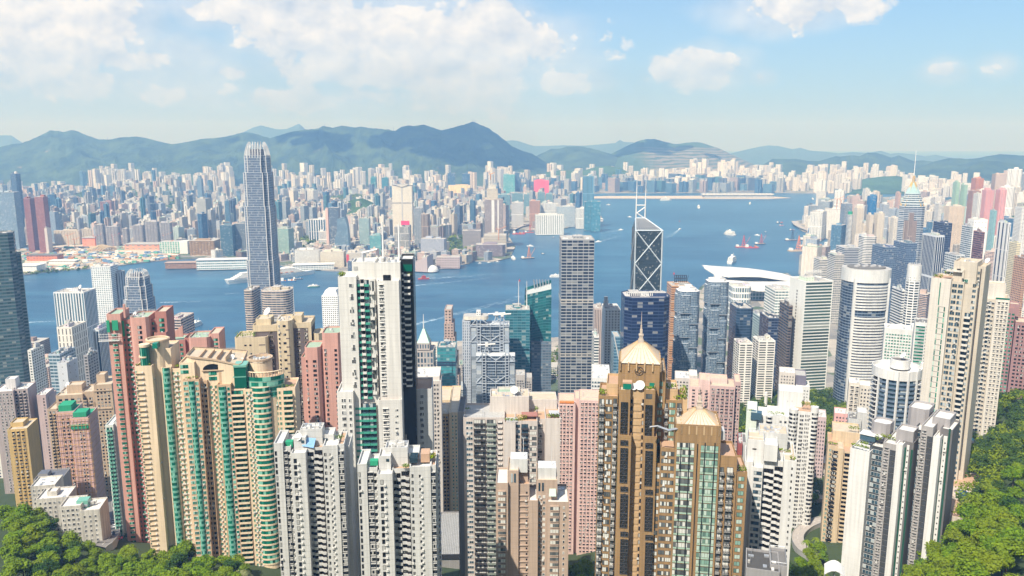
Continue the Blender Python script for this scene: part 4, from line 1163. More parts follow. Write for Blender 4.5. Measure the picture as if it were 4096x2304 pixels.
for k,(f, dz)in enumerate(((.86,12),(.74,10),(.62,9))):
 q.fprism([(x*f, y*f)for x, y in P], H, H+dz,(.55,.60,.62),(.06,.10,.14),9,5,.95,.5);H+=dz
q.build('stepped_tier', o)
q=MB();q.loft([(x*.58, y*.58)for x, y in P], H,[(x*.1, y*.1)for x, y in P], H+28, plain('crown_glass',(.36,.50,.50),.3));q.build('glass_pyramid', o)
GOLD=plain('gold_trim',(.72,.48,.16),.4,.3)
q=MB()
for i in(0,1,2,3,4,7):q.bar((P[i][0]*.66, P[i][1]*.66, H-16),(P[i][0]*.12, P[i][1]*.12, H+27),1.7, GOLD);q.bar((P[i][0]*.9, P[i][1]*.9, H-30),(P[i][0]*.66, P[i][1]*.66, H-15),1.4, GOLD)
for i in range(8):q.bar((3*math.cos(i*.785),3*math.sin(i*.785), H+26),(1.6*math.cos(i*.785),1.6*math.sin(i*.785), H+42),.5, GOLD)
for k in range(4):q.bar((-3,0, H+28+k*4),(3,0, H+28+k*4),.6, GOLD)
q.build('gold_rib', o)
mast(o,0,0, H+26, H+104,1.3,'spire', r2=.5)
d=930
cx, w, zt=solve_box(3347,3590,1080, d,44,0)
z0=G(cx, d)-6;H=zt-z0
o=empty('hotel',(cx, d, z0));tag(o,'broad curved white hotel tower with bands and dark glass ends','hotel');OCC.append((cx, d,40))
def oval(a, b, n=30):
 return[(a*math.copysign(abs(math.cos(t))**.75, math.cos(t)), b*math.copysign(abs(math.sin(t))**.9, math.sin(t)))for t in[2*math.pi*i/n for i in range(n)]]
a, b=w/2,24
q=MB();q.fprism(oval(a*.985, b*.98),0, H-4,(.20,.25,.32),(.03,.05,.085),4,3.4,.94,.7,(.5,.5,.48));q.build('glass_body', o)
fr=[p for p in oval(a, b,60)if p[1]<-b*.28 and abs(p[0])<a*.80]
fr.sort()
nb=int((H-24)/3.45)
zbreak=Z(1258, d-b)-z0
for k in range(nb):
 z=H-20-k*3.45
 if abs(z-zbreak)<4:continue
 r=MB()
 for p, p2 in zip(fr, fr[1:]):
  r.face([(p[0], p[1]-.35, z),(p2[0], p2[1]-.35, z),(p2[0], p2[1]-.35, z+1.75),(p[0], p[1]-.35, z+1.75)], WHITE)
  r.face([(p[0], p[1]-.35, z+1.75),(p2[0], p2[1]-.35, z+1.75),(p2[0], p2[1]+1, z+1.75),(p[0], p[1]+1, z+1.75)], WHITE)
 r.build('floor_band', o)
for sx in(-1,1):
 r=MB();p=fr[0]if sx<0 else fr[-1];r.box(p[0]-1.5, p[0]+1.5, p[1]-.9, p[1]+2,0, H-10, WHITE);r.build('edge_pier', o)
q=MB();q.prism(oval(a*1.015, b*1.03), H-15, H, WHITE, CONC);q.build('white_cap', o)
q=MB();q.prism(oval(a*.8, b*.72), H, H+1.2, CONCD)
for k in range(10):q.box(-a*.6+k*a*.12,-a*.6+k*a*.12+2.4,-5+(k%3)*3,-2+(k%3)*3, H+1.2, H+3.2, GREY)
q.build('roof_plant', o)
d=1000
cx, w, zt=solve_box(3606,3706,1110, d,32,0)
z0=G(cx, d)-6;H=zt-z0
o=empty('hotel',(cx, d, z0));tag(o,'octagonal white hotel tower with a round crown','hotel');OCC.append((cx, d,25))
q=MB();q.fprism(rot2(chamfer(-w/2, w/2,-w/2, w/2, w*.29), R(8)),0, H,(.76,.76,.75),(.03,.045,.07),6.6,3.4,.78,.56);q.build('white_body', o)
q=MB();q.prism(circle(0,0, w*.52, n=26), H-6, H+14, WHITE, CONC);q.build('round_crown', o)
q=MB()
for i in range(16):q.bar((w*.42*math.cos(i*.393), w*.42*math.sin(i*.393), H+14),(w*.42*math.cos(i*.393), w*.42*math.sin(i*.393), H+16),.5, GREY)
q.build('roof_rail', o)
d=2080
o=empty('convention_centre',(X(3000, d), d,3));tag(o,'convention hall under sweeping white wing-shaped roofs at the water','hall');OCC.append((X(3000, d), d,120))
ROOFW=plain('white_roof',(.72,.71,.70),.45, scale=.05)
def wing(pts, name):
 q=MB();rows=[]
 for(x, yf, yb, ze, zc)in pts:
  row=[]
  for i in range(9):
   t=i/8
   row.append((x, yf+(yb-yf)*t, ze+(zc-ze)*math.sin(math.pi*min(1, t*1.1+.0)*.75)))
  rows.append(row)
 for r0, r1 in zip(rows, rows[1:]):
  for i in range(8):
   q.face([r0[i], r1[i], r1[i+1], r0[i+1]], ROOFW)
   q.face([(p[0], p[1], p[2]-3)for p in(r0[i+1], r1[i+1], r1[i], r0[i])], ROOFW)
  q.face([(*r0[0][:2], r0[0][2]-3),(*r1[0][:2], r1[0][2]-3), r1[0], r0[0]], ROOFW)
  q.face([r0[8], r1[8],(*r1[8][:2], r1[8][2]-3),(*r0[8][:2], r0[8][2]-3)], ROOFW)
 for r in(rows[0], rows[-1]):q.face(r+[(p[0], p[1], p[2]-3)for p in r[::-1]], ROOFW)
 return q.build(name, o)
def cx_(u):return X(u, d)-X(3000, d)
wing([(cx_(2829),40,70,66,70),(cx_(2850),-10,80,58,70),(cx_(2900),-28,90,54,66),(cx_(2960),-20,95,54,62),(cx_(3030),-12,95,52,58),(cx_(3090),-10,90,46,54),(cx_(3150),-10,70,40,50),(cx_(3184),0,30,40,44)],'upper_wing')
wing([(cx_(2850),-62,-20,44,47),(cx_(2900),-95,-20,38,46),(cx_(2980),-110,-20,32,42),(cx_(3070),-110,-20,30,42),(cx_(3150),-100,-20,34,42),(cx_(3175),-80,-30,38,42)],'lower_wing')
q=MB();q.fprism(rect(cx_(2858), cx_(3150),-70,70),0,36,(.55,.62,.64),(.07,.16,.20),8,8,.85,.8);q.build('glass_hall', o)
def shed(name, label, cat, u0, u1, v, vb, dp, W, Gc, roofm=None, fh=6, cw=8, wr=.8, hr=.4, rot=0):
 x0, d=ground(u0, vb,3);x1,_=ground(u1, vb,3)
 h=Z(v, d)-2.8
 o=empty(name,((x0+x1)/2, d+dp/2,2.8), R(rot));tag(o, label, cat);OCC.append(((x0+x1)/2, d, abs(x1-x0)/2))
 q=MB();q.fprism(rect(-(x1-x0)/2,(x1-x0)/2,-dp/2, dp/2),0, h, W, Gc, cw, fh, wr, hr);q.build('wall', o)
 if roofm:
  q=MB();q.prism(rect(-(x1-x0)/2-2,(x1-x0)/2+2,-dp/2-2, dp/2+2), h, h+1.4, roofm);q.build('roof', o)
 return o
shed('ferry_terminal','long white ferry terminal on a pier left of the ribbed skyscraper','terminal',788,985,1040,1078,40,(.74,.75,.74),(.10,.22,.26), WHITE,7,6,.8,.5,8)
shed('freight_pier','long rust brown pier shed in the far water','pier',662,790,1052,1074,30,(.34,.20,.14),(.2,.12,.1), plain('rust_roof',(.42,.30,.24),.9),5,5,.6,.4,8)
shed('warehouse','white roofed low shed at the left end of the far shore','warehouse',80,148,1064,1090,50,(.72,.72,.70),(.4,.4,.4), WHITE,6,10,.2,.2)
shed('warehouse','long low white shed on the sandy ground','warehouse',195,300,1044,1056,30,(.74,.73,.70),(.4,.4,.4), WHITE,6,10,.2,.2)
shed('red_hall','red and orange low hall at the foot of the red brown towers','hall',108,230,1022,1044,40,(.58,.20,.10),(.2,.1,.08), CONCD,6,10,.6,.3)
shed('station_hall','orange walled low hall behind the building site, left one','hall',331,382,952,985,50,(.70,.28,.18),(.5,.2,.14), CONC,20,20,.2,.2)
shed('station_hall','orange walled long hall behind the building site, right one','hall',500,636,978,1000,60,(.66,.30,.20),(.2,.3,.28), CONC,9,20,.5,.3)
shed('netted_block','half built block behind green netting on the site','building',640,722,968,1012,50,(.55,.56,.54),(.04,.30,.24), None,7,9,.6,.7)
shed('white_block','small white block between the netted one and the gold hotel','building',720,752,965,1015,40,(.76,.75,.73),(.3,.3,.3), None,5,5,.3,.3)
shed('pier_mall','long low white pier mall beside the cruise ship','pier',1170,1330,1060,1080,36,(.72,.72,.70),(.12,.2,.24), WHITE,6,8,.8,.4,10)
shed('pier_hall','pale pier hall jutting from the bay near the comb-fronted hotel','pier',2352,2412,877,886,40,(.74,.74,.72),(.2,.2,.2), WHITE)
d=ground(440,1006)[1]
o=empty('station_roof',(X(440, d), d,3));tag(o,'ribbed golden shell roof of the unfinished station','station')
for k in range(7):
 q=MB();pts=[]
 for i in range(13):
  t=math.pi*i/12
  pts.append((-44+k*9+16*math.cos(t),26*math.cos(t),24*math.sin(t)*(1-.10*abs(k-3))))
 for p, p2 in zip(pts, pts[1:]):q.bar(p, p2,2.6, plain('gold_shell',(.60,.47,.30),.6)if k==0 and p is pts[0]else bpy.data.materials['gold_shell'])
 q.build('roof_rib', o)
# near apartment towers, built storey by storey
def wallmat(name, col, fh=None, rough=.8, var=.14, line=.55, tile=None):
 m=plain(name, col, rough, var=var*1.9, scale=.06)
 if fh:
  T=NT(m.node_tree)
  b=[n for n in m.node_tree.nodes if n.type=='BSDF_PRINCIPLED'][0]
  src=b.inputs['Base Color'].links[0].from_socket
  tc=T.n('ShaderNodeTexCoord')
  s=T.n('ShaderNodeSeparateXYZ')
  T.put(s.inputs[0], tc.outputs['Object'])
  k=T.math('LESS_THAN', T.math('FRACT', T.math('DIVIDE', s.outputs[2], fh)),.05)
  if tile:
   k2=T.math('LESS_THAN', T.math('FRACT', T.math('DIVIDE', s.outputs[2], tile)),.09)
   k=T.math('MAXIMUM', k, T.math('MULTIPLY', k2,.5))
  T.put(b.inputs['Base Color'], T.mix(T.math('MULTIPLY', k, line), src,[c*.4 for c in col]))
 return m
GL_DARK=pane('glass_dark',(.012,.014,.018),(.40,.40,.38),.24)
GL_GREEN=pane('glass_green',(.006,.13,.085),(.20,.46,.36),.22, rough=.08)
GL_BLUE=pane('glass_blue',(.04,.075,.10),(.40,.44,.45),.2)
GL_BRIGHT=pane('glass_curtained',(.10,.11,.11),(.62,.62,.58),.5)
GL_TEAL=pane('glass_pale_green',(.16,.27,.22),(.45,.55,.48),.4)
FR_DARK=plain('frame_dark',(.05,.045,.045),.5, streak=False)
FR_WHITE=plain('frame_white',(.66,.66,.64),.5, streak=False)
RAIL=plain('rail_dark',(.07,.06,.055),.5, streak=False)
GREENRAIL=plain('rail_green',(.06,.30,.22),.4, streak=False)
PALEGL=plain('pale_green_panel',(.17,.40,.32),.25, streak=False)
ACM=plain('air_conditioner_white',(.60,.59,.56),.6, streak=False)
TERR=plain('terrace_tile',(.46,.30,.20),.8, scale=.8, streak=False)
ROOFW2=plain('roof_white',(.62,.61,.58),.85, scale=.3, var=.5, streak=False)
ROOFT=plain('roof_beige',(.50,.42,.32),.9, scale=.3, var=.5, streak=False)
ROOFGR=plain('roof_green',(.30,.40,.30),.9, scale=.3, var=.5, streak=False)
def leaves(mb, c, r, n, size, mat, rnd, up=.5, shell=.55):
 for _ in range(n):
  while True:
   p=Vector((rnd.uniform(-1,1), rnd.uniform(-1,1), rnd.uniform(-.85,1)))
   if shell<p.length<1:break
  q=Vector(c)+Vector((p.x*r[0], p.y*r[1], p.z*r[2]))
  nrm=(p.normalized()+Vector((rnd.uniform(-.8,.8), rnd.uniform(-.8,.8), rnd.uniform(-.5,.9)+up))).normalized()
  u=nrm.orthogonal().normalized()
  w=nrm.cross(u)
  a=rnd.uniform(0,6.28)
  u, w=u*math.cos(a)+w*math.sin(a), w*math.cos(a)-u*math.sin(a)
  s=size*rnd.uniform(.6,1.3)
  mb.face([tuple(q+u*s), tuple(q+w*s*.6), tuple(q-u*s), tuple(q-w*s*.6)], mat)
MC={}
def el_window(w, h, sill, gm, fm, n=2, hood=None, ac=False, dep=.14):
 key=('w', round(w,2), h, sill, gm, fm, n, hood, ac)
 if key in MC:return MC[key]
 b=MB()
 b.box(-w/2-.08, w/2+.08,-dep,.05, sill-.08, sill+h+.08, fm)
 pw=w/n
 for i in range(n):
  b.face([(-w/2+i*pw+.05,-dep-.02, sill),(-w/2+(i+1)*pw-.05,-dep-.02, sill),(-w/2+(i+1)*pw-.05,-dep-.02, sill+h),(-w/2+i*pw+.05,-dep-.02, sill+h)], gm)
 if hood:b.box(-w/2-.25, w/2+.25,-.62,.05, sill+h+.1, sill+h+.28, hood);b.box(-w/2-.25, w/2+.25,-.5,.05, sill-.3, sill-.1, hood)
 if ac:b.box(w/2-.1, w/2+.75,-.65,.05, sill-.5, sill+.05, ACM)
 MC[key]=b
 return b
def el_bay(w, h, sill, dep, gm, wm, n=3):
 key=('b', round(w,2), h, sill, dep, gm, wm)
 if key in MC:return MC[key]
 b=MB()
 b.box(-w/2, w/2,-dep,.05, sill-.45, sill, wm);b.box(-w/2, w/2,-dep,.05, sill+h, sill+h+.35, wm)
 b.box(-w/2+.06, w/2-.06,-dep+.06,.0, sill, sill+h, FR_DARK, bottom=False)
 pw=(w-.1)/n
 for i in range(n):
  x0=-w/2+.05+i*pw
  b.face([(x0+.06,-dep+.03, sill),(x0+pw-.06,-dep+.03, sill),(x0+pw-.06,-dep+.03, sill+h),(x0+.06,-dep+.03, sill+h)], gm)
 for s in(-1,1):
  x=s*(w/2-.03)
  f=[(x,-dep+.1, sill),(x,0, sill),(x,0, sill+h),(x,-dep+.1, sill+h)]
  b.face(f if s>0 else f[::-1], gm)
 MC[key]=b
 return b
def el_balcony(w, dep, hp, pm, gm, fh, solid=True, ac=0, back=.0):
 key=('k', round(w,2), dep, hp, pm, gm, fh, solid, ac)
 if key in MC:return MC[key]
 b=MB()
 b.box(-w/2, w/2,-dep,.05,-.22,0, pm if solid else CONC)
 b.box(-w/2+.1, w/2-.1,-.12,.05,.02, fh-.3, FR_DARK, bottom=False)  # dark panel behind the parapet paints the shade of the balcony recess
 n=max(2, round(w/1.3));pw=(w-.4)/n
 for i in range(n):
  x0=-w/2+.2+i*pw
  b.face([(x0+.05,-.15,.1),(x0+pw-.05,-.15,.1),(x0+pw-.05,-.15, fh-.5),(x0+.05,-.15, fh-.5)], gm)
 if solid:
  b.box(-w/2, w/2,-dep-.12,-dep,-.22, hp, pm);b.box(-w/2,-w/2+.12,-dep,0,0, hp, pm);b.box(w/2-.12, w/2,-dep,0,0, hp, pm)
 else:
  for z in(.1, hp*.55, hp):b.box(-w/2, w/2,-dep-.06,-dep, z, z+.09, pm)
  k=max(3, int(w/.4))
  for i in range(k+1):
   x=-w/2+w*i/k
   b.box(x-.04, x+.04,-dep-.06,-dep,-.2, hp, pm)
  b.box(-w/2,-w/2+.06,-dep,0,0, hp, pm);b.box(w/2-.06, w/2,-dep,0,0, hp, pm)
 for i in range(ac):
  x=-w/2+w*(i+.5)/ac
  b.box(x-.42, x+.42,-dep+.1,-dep+.7,.05,.75, ACM)
 MC[key]=b
 return b
def el_zigzag(w, dep, pm, gm, fh, hp=1.1):
 key=('z', round(w,2), dep, pm, gm, fh)
 if key in MC:return MC[key]
 b=MB()
 P=[(-w/2,0),(-w/2,-dep*.55),(-w*.05,-dep*.55),(w*.2,-dep),(w/2,-dep),(w/2,0)]
 b.prism([(x, y)for x, y in P],-.25,0, pm)
 b.face([(x, y,-.25)for x, y in P][::-1], pm)
 for i in range(1,4):
  (x0, y0),(x1, y1)=P[i], P[i+1]
  b.face([(x0, y0-.02,-.25),(x1, y1-.02,-.25),(x1, y1-.02, hp),(x0, y0-.02, hp)], pm)
  b.face([(x1, y1+.15,0),(x0, y0+.15,0),(x0, y0+.15, hp),(x1, y1+.15, hp)], pm)
  b.face([(x0, y0-.02, hp),(x1, y1-.02, hp),(x1, y1+.15, hp),(x0, y0+.15, hp)], pm)
 b.box(-w/2+.1, w/2-.1,-.1,.05,.02, fh-.3, FR_DARK, bottom=False)  # dark back panel paints the recess shade of this balcony
 n=max(2, round(w/1.4));pw=(w-.4)/n
 for i in range(n):
  x0=-w/2+.2+i*pw
  b.face([(x0+.06,-.13,.9),(x0+pw-.06,-.13,.9),(x0+pw-.06,-.13, fh-.45),(x0+.06,-.13, fh-.45)], gm)
 MC[key]=b
 return b
def el_round(w, dep, fh, gm, pm, hp=1.15):
 key=('r', round(w,2), dep, fh, gm, pm)
 if key in MC:return MC[key]
 b=MB()
 n=8
 A=[(-w/2*math.cos(math.pi*i/n),-dep*math.sin(math.pi*i/n))for i in range(n+1)]
 for i in range(n):
  (x0, y0),(x1, y1)=A[i], A[i+1]
  b.face([(x0, y0,-.15),(x1, y1,-.15),(x1, y1, hp),(x0, y0, hp)], pm)
  e=.94
  b.face([(x0*e, y0*e, hp),(x1*e, y1*e, hp),(x1*e, y1*e, fh-.15),(x0*e, y0*e, fh-.15)], gm)
  b.face([(x0, y0, hp),(x1, y1, hp),(x1*e, y1*e, hp),(x0*e, y0*e, hp)], pm)
 b.face([(x, y,-.15)for x, y in A][::-1], pm)
 MC[key]=b
 return b
def el_ac(n, wm):
 key=('ac', n, wm)
 if key in MC:return MC[key]
 b=MB()
 b.box(-.6*n,.6*n,-.75,.05,-.12,0, wm)
 for i in range(n):
  x=(i-(n-1)/2)*1.1
  b.box(x-.42, x+.42,-.62,-.1,0,.62, ACM)
 MC[key]=b
 return b
def el_panel(w, h, z, mat, dep=.2):
 key=('p', round(w,2), round(h,2), z, mat, dep)
 if key in MC:return MC[key]
 b=MB();b.box(-w/2, w/2,-dep,.05, z, z+h, mat)
 MC[key]=b
 return b
def el_band(w, h, sill, gm, fm, mull=1.2, dep=.15):
 key=('bd', round(w,2), h, sill, gm, fm)
 if key in MC:return MC[key]
 b=MB();b.box(-w/2, w/2,-dep,.05, sill-.06, sill+h+.06, fm)
 n=max(1, round(w/mull));pw=w/n
 for i in range(n):
  x0=-w/2+i*pw
  b.face([(x0+.05,-dep-.02, sill),(x0+pw-.05,-dep-.02, sill),(x0+pw-.05,-dep-.02, sill+h),(x0+.05,-dep-.02, sill+h)], gm)
 MC[key]=b
 return b
MESHES={}
class Tower:
 LIMIT=100
 def __init__(s, name, label, u, d, zb=None, cat='tower', group=None, fh=3.0, turn=0.0):
  s.d, s.u=d, u
  x=X(u, d)
  s.zb=(G(x, d)-4)if zb is None else zb
  s.rz=-math.atan2(x, d)*(.9 if x>0 else.4)+R(turn)
  s.c, s.s=math.cos(s.rz), math.sin(s.rz)
  s.o=empty(name,(x, d, s.zb), s.rz)
  tag(s.o, label, cat, group)
  s.fh=fh
  s.items={}
  s.rnd=random.Random(int(u*3+d))
  OCC.append((x, d,22))
 def x(s, u, y=0, v=1700):
  k=(u-CXP)/FPX/_k(v)[0]
  return(k*(s.d+y*s.c)-s.o.location.x+y*s.s)/(s.c-k*s.s)
 def z(s, v, y=0, u=None):
  return Z(v, s.d+y*s.c+(0 if u is None else s.x(u, y, v)*s.s))-s.zb
 def blk(s, u0, u1, v, y0, y1, mat, roof=None, name='wall', vb=None, par=1.0, poly=None, ch=0):
  um=(u0+u1)/2
  x0, x1, z1=s.x(u0, y0, v), s.x(u1, y0, v), s.z(v, y0, um)
  z0=0 if vb is None else s.z(vb, y0, um)
  b=MB()
  P=poly or(chamfer(x0, x1, y0, y1, ch)if ch else rect(x0, x1, y0, y1))
  cx, cy=sum(p[0]for p in P)/len(P), sum(p[1]for p in P)/len(P)
  t=.35
  I=[(cx+(px-cx)*(1-t/max(.5, abs(px-cx))), cy+(py-cy)*(1-t/max(.5, abs(py-cy))))for px, py in P]
  b.prism(P, z0, z1, mat, cap=False)
  rf=roof or ROOFT
  if par>0:
   n=len(P)
   for i in range(n):
    j=(i+1)%n
    b.face([(*P[i], z1),(*P[j], z1),(*I[j], z1),(*I[i], z1)], mat)
    b.face([(*I[j], z1-par),(*I[i], z1-par),(*I[i], z1),(*I[j], z1)], mat)
   b.face([(*p, z1-par)for p in I], rf)
  else:
   b.face([(*p, z1)for p in P], rf)
  if vb is not None:b.face([(*p, z0)for p in P][::-1], mat)
  return b.build(name, s.o)
 def cyl(s, u0, u1, v, yc, mat, roof=None, name='wall', vb=None, par=1.0, n=26, sq=1.0, rim=None):
  a=s.x(u0, yc, v);c=s.x(u1, yc, v)
  r=(c-a)/2
  return s.blk(u0, u1, v, yc, yc+1, mat, roof, name, vb, par, poly=circle((a+c)/2, yc, r, r*sq, n))
 def put(s, part, b, x, y, z, rz=0.0):
  s.items.setdefault(part,[]).append((b, x, y, z, rz))
 def col(s, part, mk, u0, u1, v0, v1=None, y=0.0, n=1, fh=None, fill=.8, skip=None, dz=0.0, every=1):
  fh=fh or s.fh
  x0, x1=s.x(u0, y, v0), s.x(u1, y, v0)
  um=(u0+u1)/2
  zt=s.z(v0, y, um);zb=1.5 if v1 is None else s.z(v1, y, um)
  w=(x1-x0)/n
  b=mk(w*fill)
  k=0
  z=zt-fh
  while z>zb:
   if not(skip and skip(k))and k%every==0:
    for i in range(n):s.put(part, b, x0+w*(i+.5), y, z+dz)
   z-=fh
   k+=1
 def side(s, part, mk, sgn, u, yw, y0, y1, v0, v1=None, n=1, fh=None, fill=.8, dz=0.0):
  fh=fh or s.fh
  x=s.x(u, yw, v0);zt=s.z(v0, yw, u);zb=1.5 if v1 is None else s.z(v1, yw, u)
  w=(y1-y0)/n
  b=mk(w*fill)
  z=zt-fh
  while z>zb:
   for i in range(n):s.put(part, b, x, y0+w*(i+.5), z+dz, math.pi/2*sgn)
   z-=fh
 def box(s, name, u0, u1, v0, v1, y0, y1, mat):
  x0, x1=s.x(u0, y0, v0), s.x(u1, y0, v0)
  um=(u0+u1)/2
  b=MB();b.box(x0, x1, y0, y1, s.z(v1, y0, um), s.z(v0, y0, um), mat)
  return b.build(name, s.o)
 def plants(s, u0, u1, v, y0, y1, h=2.0, n=120, mat=None, name='roof_planting'):
  x0, x1, z=s.x(u0, y0, v), s.x(u1, y0, v), s.z(v, y0,(u0+u1)/2)
  b=MB()
  k=max(1, int((x1-x0)/2.2))
  for i in range(k):
   cx=x0+(x1-x0)*(i+.5)/k
   leaves(b,(cx,(y0+y1)/2+s.rnd.uniform(-.5,.5), z+h*.4),((x1-x0)/k*.7, max(.6,(y1-y0)/2), h*s.rnd.uniform(.4,.8)), n//k,.42, mat or LEAF, s.rnd, shell=.2)
  return b.build(name, s.o)
 def rail(s, u0, u1, v, y0, y1, mat=None, h=1.1):
  x0, x1, z=s.x(u0, y0, v), s.x(u1, y0, v), s.z(v, y0,(u0+u1)/2)
  b=MB()
  for a, c in(((x0, y0),(x1, y0)),((x1, y0),(x1, y1)),((x1, y1),(x0, y1)),((x0, y1),(x0, y0))):
   b.bar((*a, z+h),(*c, z+h),.06, mat or STEEL)
   k=max(2, int(math.hypot(c[0]-a[0], c[1]-a[1])/1.5))
   for i in range(k):b.bar((a[0]+(c[0]-a[0])*i/k, a[1]+(c[1]-a[1])*i/k, z-.1),(a[0]+(c[0]-a[0])*i/k, a[1]+(c[1]-a[1])*i/k, z+h),.05, mat or STEEL)
  return b.build('roof_rail', s.o)
 def gear(s, u0, u1, v, y0, y1, n=6):
  x0, x1, z=s.x(u0, y0, v), s.x(u1, y0, v), s.z(v, y0,(u0+u1)/2)-1
  r=s.rnd
  b=MB()
  for _ in range(n*2):
   x, y=r.uniform(x0+1, x1-1), r.uniform(y0+1, y1-1)
   k=r.random()
   if k<.45:a, c, h=r.uniform(.5,1.2), r.uniform(.5,1.1), r.uniform(.7,1.8);b.box(x-a, x+a, y-c, y+c, z, z+h, r.choice((GREY, CONC, ACM, STEEL)))
   elif k<.7:b.bar((x, y, z),(x, y, z+1.6), r.uniform(.5,.9), r.choice((CONC, STEEL, WHITE)),10)
   else:b.bar((x, y, z),(x, y, z+r.uniform(2.5,5)),.07, STEEL)
  b.build('roof_plant', s.o)
 def finish(s):
  cam_p=Vector((0,0, CAMH))
  org=Vector(s.o.location)
  extra=s.items.setdefault('air_conditioner',[])
  for part, L in sorted(s.items.items(), key=lambda i:i[0]=='air_conditioner'):
   if part in('window','bay_window')and len(L)>60:
    for(b, x, y, z, rz)in list(L):
     if s.rnd.random()<.11:
      c, sn, q=math.cos(rz), math.sin(rz), s.rnd.uniform(-.5,.5)
      extra.append((el_ac(1, CONC), x+q*c, y+q*sn, z+.15, rz))
   L.sort(key=lambda t:(Vector((t[1]*s.c-t[2]*s.s, t[1]*s.s+t[2]*s.c, t[3]))+org-cam_p).length)
   for(b, x, y, z, rz)in L[:s.LIMIT]:
    me=MESHES.get(id(b))
    if me is None:me=MESHES[id(b)]=b.mesh(part)
    o=bpy.data.objects.new(part, me)
    COL.objects.link(o)
    o.parent=s.o
    o.location=(x, y, z)
    o.rotation_euler=(0,0, rz)
   rest=L[s.LIMIT:]
   if rest:
    m=MB()
    for(b, x, y, z, rz)in rest:
     c, sn=math.cos(rz), math.sin(rz)
     i0=len(m.v)
     m.v.extend([(x+p[0]*c-p[1]*sn, y+p[0]*sn+p[1]*c, z+p[2])for p in b.v])
     mm=[m.mi(q)for q in b.mats]
     for f, k in zip(b.f, b.m):
      m.f.append(tuple(i0+j for j in f));m.m.append(mm[k])
    o=m.build(part, s.o)
    o['kind']='stuff'
  return s.o
def wn(h=1.4, sill=.9, gm=None, fm=None, n=2,**k):return lambda w:el_window(w, h, sill, gm or GL_DARK, fm or FR_WHITE, n,**k)
def bay(h=1.6, sill=.7, dep=.6, gm=None, wm=None, n=3):return lambda w:el_bay(w, h, sill, dep, gm or GL_DARK, wm, n)
def blc(dep=1.3, hp=1.0, pm=None, gm=None, fh=3.0,**k):return lambda w:el_balcony(w, dep, hp, pm, gm or GL_DARK, fh,**k)
def zig(dep=1.8, pm=None, gm=None, fh=3.0):return lambda w:el_zigzag(w, dep, pm, gm or GL_DARK, fh)
def rnd_(dep=1.6, fh=3.0, gm=None, pm=None):return lambda w:el_round(w, dep, fh, gm or GL_GREEN, pm or PALEGL)
def acs(n=1, wm=None):return lambda w:el_ac(n, wm or CONC)
def pnl(h, z=0, mat=None, dep=.2):return lambda w:el_panel(w, h, z, mat, dep)
def bnd(h=1.6, sill=.8, gm=None, fm=None, mull=1.2):return lambda w:el_band(w, h, sill, gm or GL_DARK, fm or FR_DARK, mull)
AT='apartment_tower'
# tall white tower with the dark glass side
WW=wallmat('wall_white',(.66,.64,.60),3.0, line=.25)
GW=wallmat('wall_grey_white',(.52,.52,.51),3.0, line=.3)
BLK=plain('cladding_black',(.022,.026,.028),.25)
t=Tower(AT,'tallest near tower, cream white with a black glass side and two rooftop poles',1480,365, fh=3.05)
t.blk(1351,1424,1107,0,16, WW, ROOFW2)
t.blk(1420,1500,1117,2.0,18, WW, ROOFW2)
t.blk(1507,1595,1124,-1.5,18, WW, ROOFW2)
t.blk(1407,1500,1047,5,19, WW, ROOFW2, vb=1200);t.blk(1494,1600,1050,3.0,20, WW, ROOFW2, vb=1220)
t.blk(1598,1652,1036,9,27, BLK, ROOFW2)
t.blk(1500,1508,1130,5,18, BLK, ROOFW2)  # black block stands in for the shaded recess between the bays
t.blk(1347,1412,1567,-3,14, WW, ROOFW2);t.blk(1512,1607,1600,-4,12, WW, TERR)
t.blk(1628,1728,1556,14,34, GW, TERR)
t.col('window', wn(1.5,.9, n=3, fm=FR_WHITE),1394,1414,1130,1560,0,1, every=2);t.col('window', wn(1.3,.9, n=2),1402,1412,1143,1560,0,1, every=2, dz=-3.05)
t.col('window', wn(1.4,1, n=3, hood=WW),1514,1533,1134,1590,-1.5)
t.col('window', wn(1.5,.9, n=3),1364,1384,1590, None,-3);t.col('window', wn(1.4,.9),1394,1406,1590, None,-3)
t.col('window', wn(1.5,.9, n=3, hood=WW),1530,1554,1630, None,-4);t.col('window', wn(.8,1.4),1578,1594,1630, None,-4)
t.col('window', wn(1.6,.8, n=4),1640,1660,1575, None,14);t.col('window', wn(1.6,.8, n=4),1676,1696,1575, None,14)
t.col('balcony', blc(1.0,.9, pm=GREENRAIL, gm=GL_BLUE, fh=3.05),1421,1440,1117,1600,2.0, fill=.96);t.col('balcony', blc(1.2,.9, pm=GREENRAIL, gm=GL_BLUE, fh=3.05),1456,1476,1117,1600,2.0, fill=.96)
t.col('balcony', blc(1.5,1.05, pm=WW, gm=GL_DARK, fh=3.05),1440,1456,1117,1600,2.0, fill=.98, dz=.3)
t.col('balcony', blc(1.9,1.3, pm=WW, gm=GL_BRIGHT, fh=6.1),1477,1498,1122,1600,2.0, fh=6.1)
t.col('balcony', blc(1.0,.9, pm=GREENRAIL, gm=GL_BLUE, fh=3.05),1421,1505,1610, None,1.0, n=3, fill=.97)
t.col('balcony', blc(1.8,.8, pm=WW, gm=BLK, fh=3.05),1612,1643,1075,1560,9)
t.col('air_conditioner', acs(2),1600,1611,1075,1560,9, dz=.6)
t.box('terrace_window',1532,1562,1100,1122,2.6,2.9, GL_DARK);t.box('roof_window',1414,1430,1066,1080,4.8,5.2, GL_DARK);t.box('penthouse_glass',1612,1648,1058,1085,8.7,9.1, GL_GREEN)
for u, v in((1529,887),(1594,896)):
 b=MB();x=t.x(u,14, v);b.bar((x,14, t.z(1045,14)),(x,14, t.z(v,14)),.5, WHITE,8, r2=.36);b.build('roof_pole', t.o)
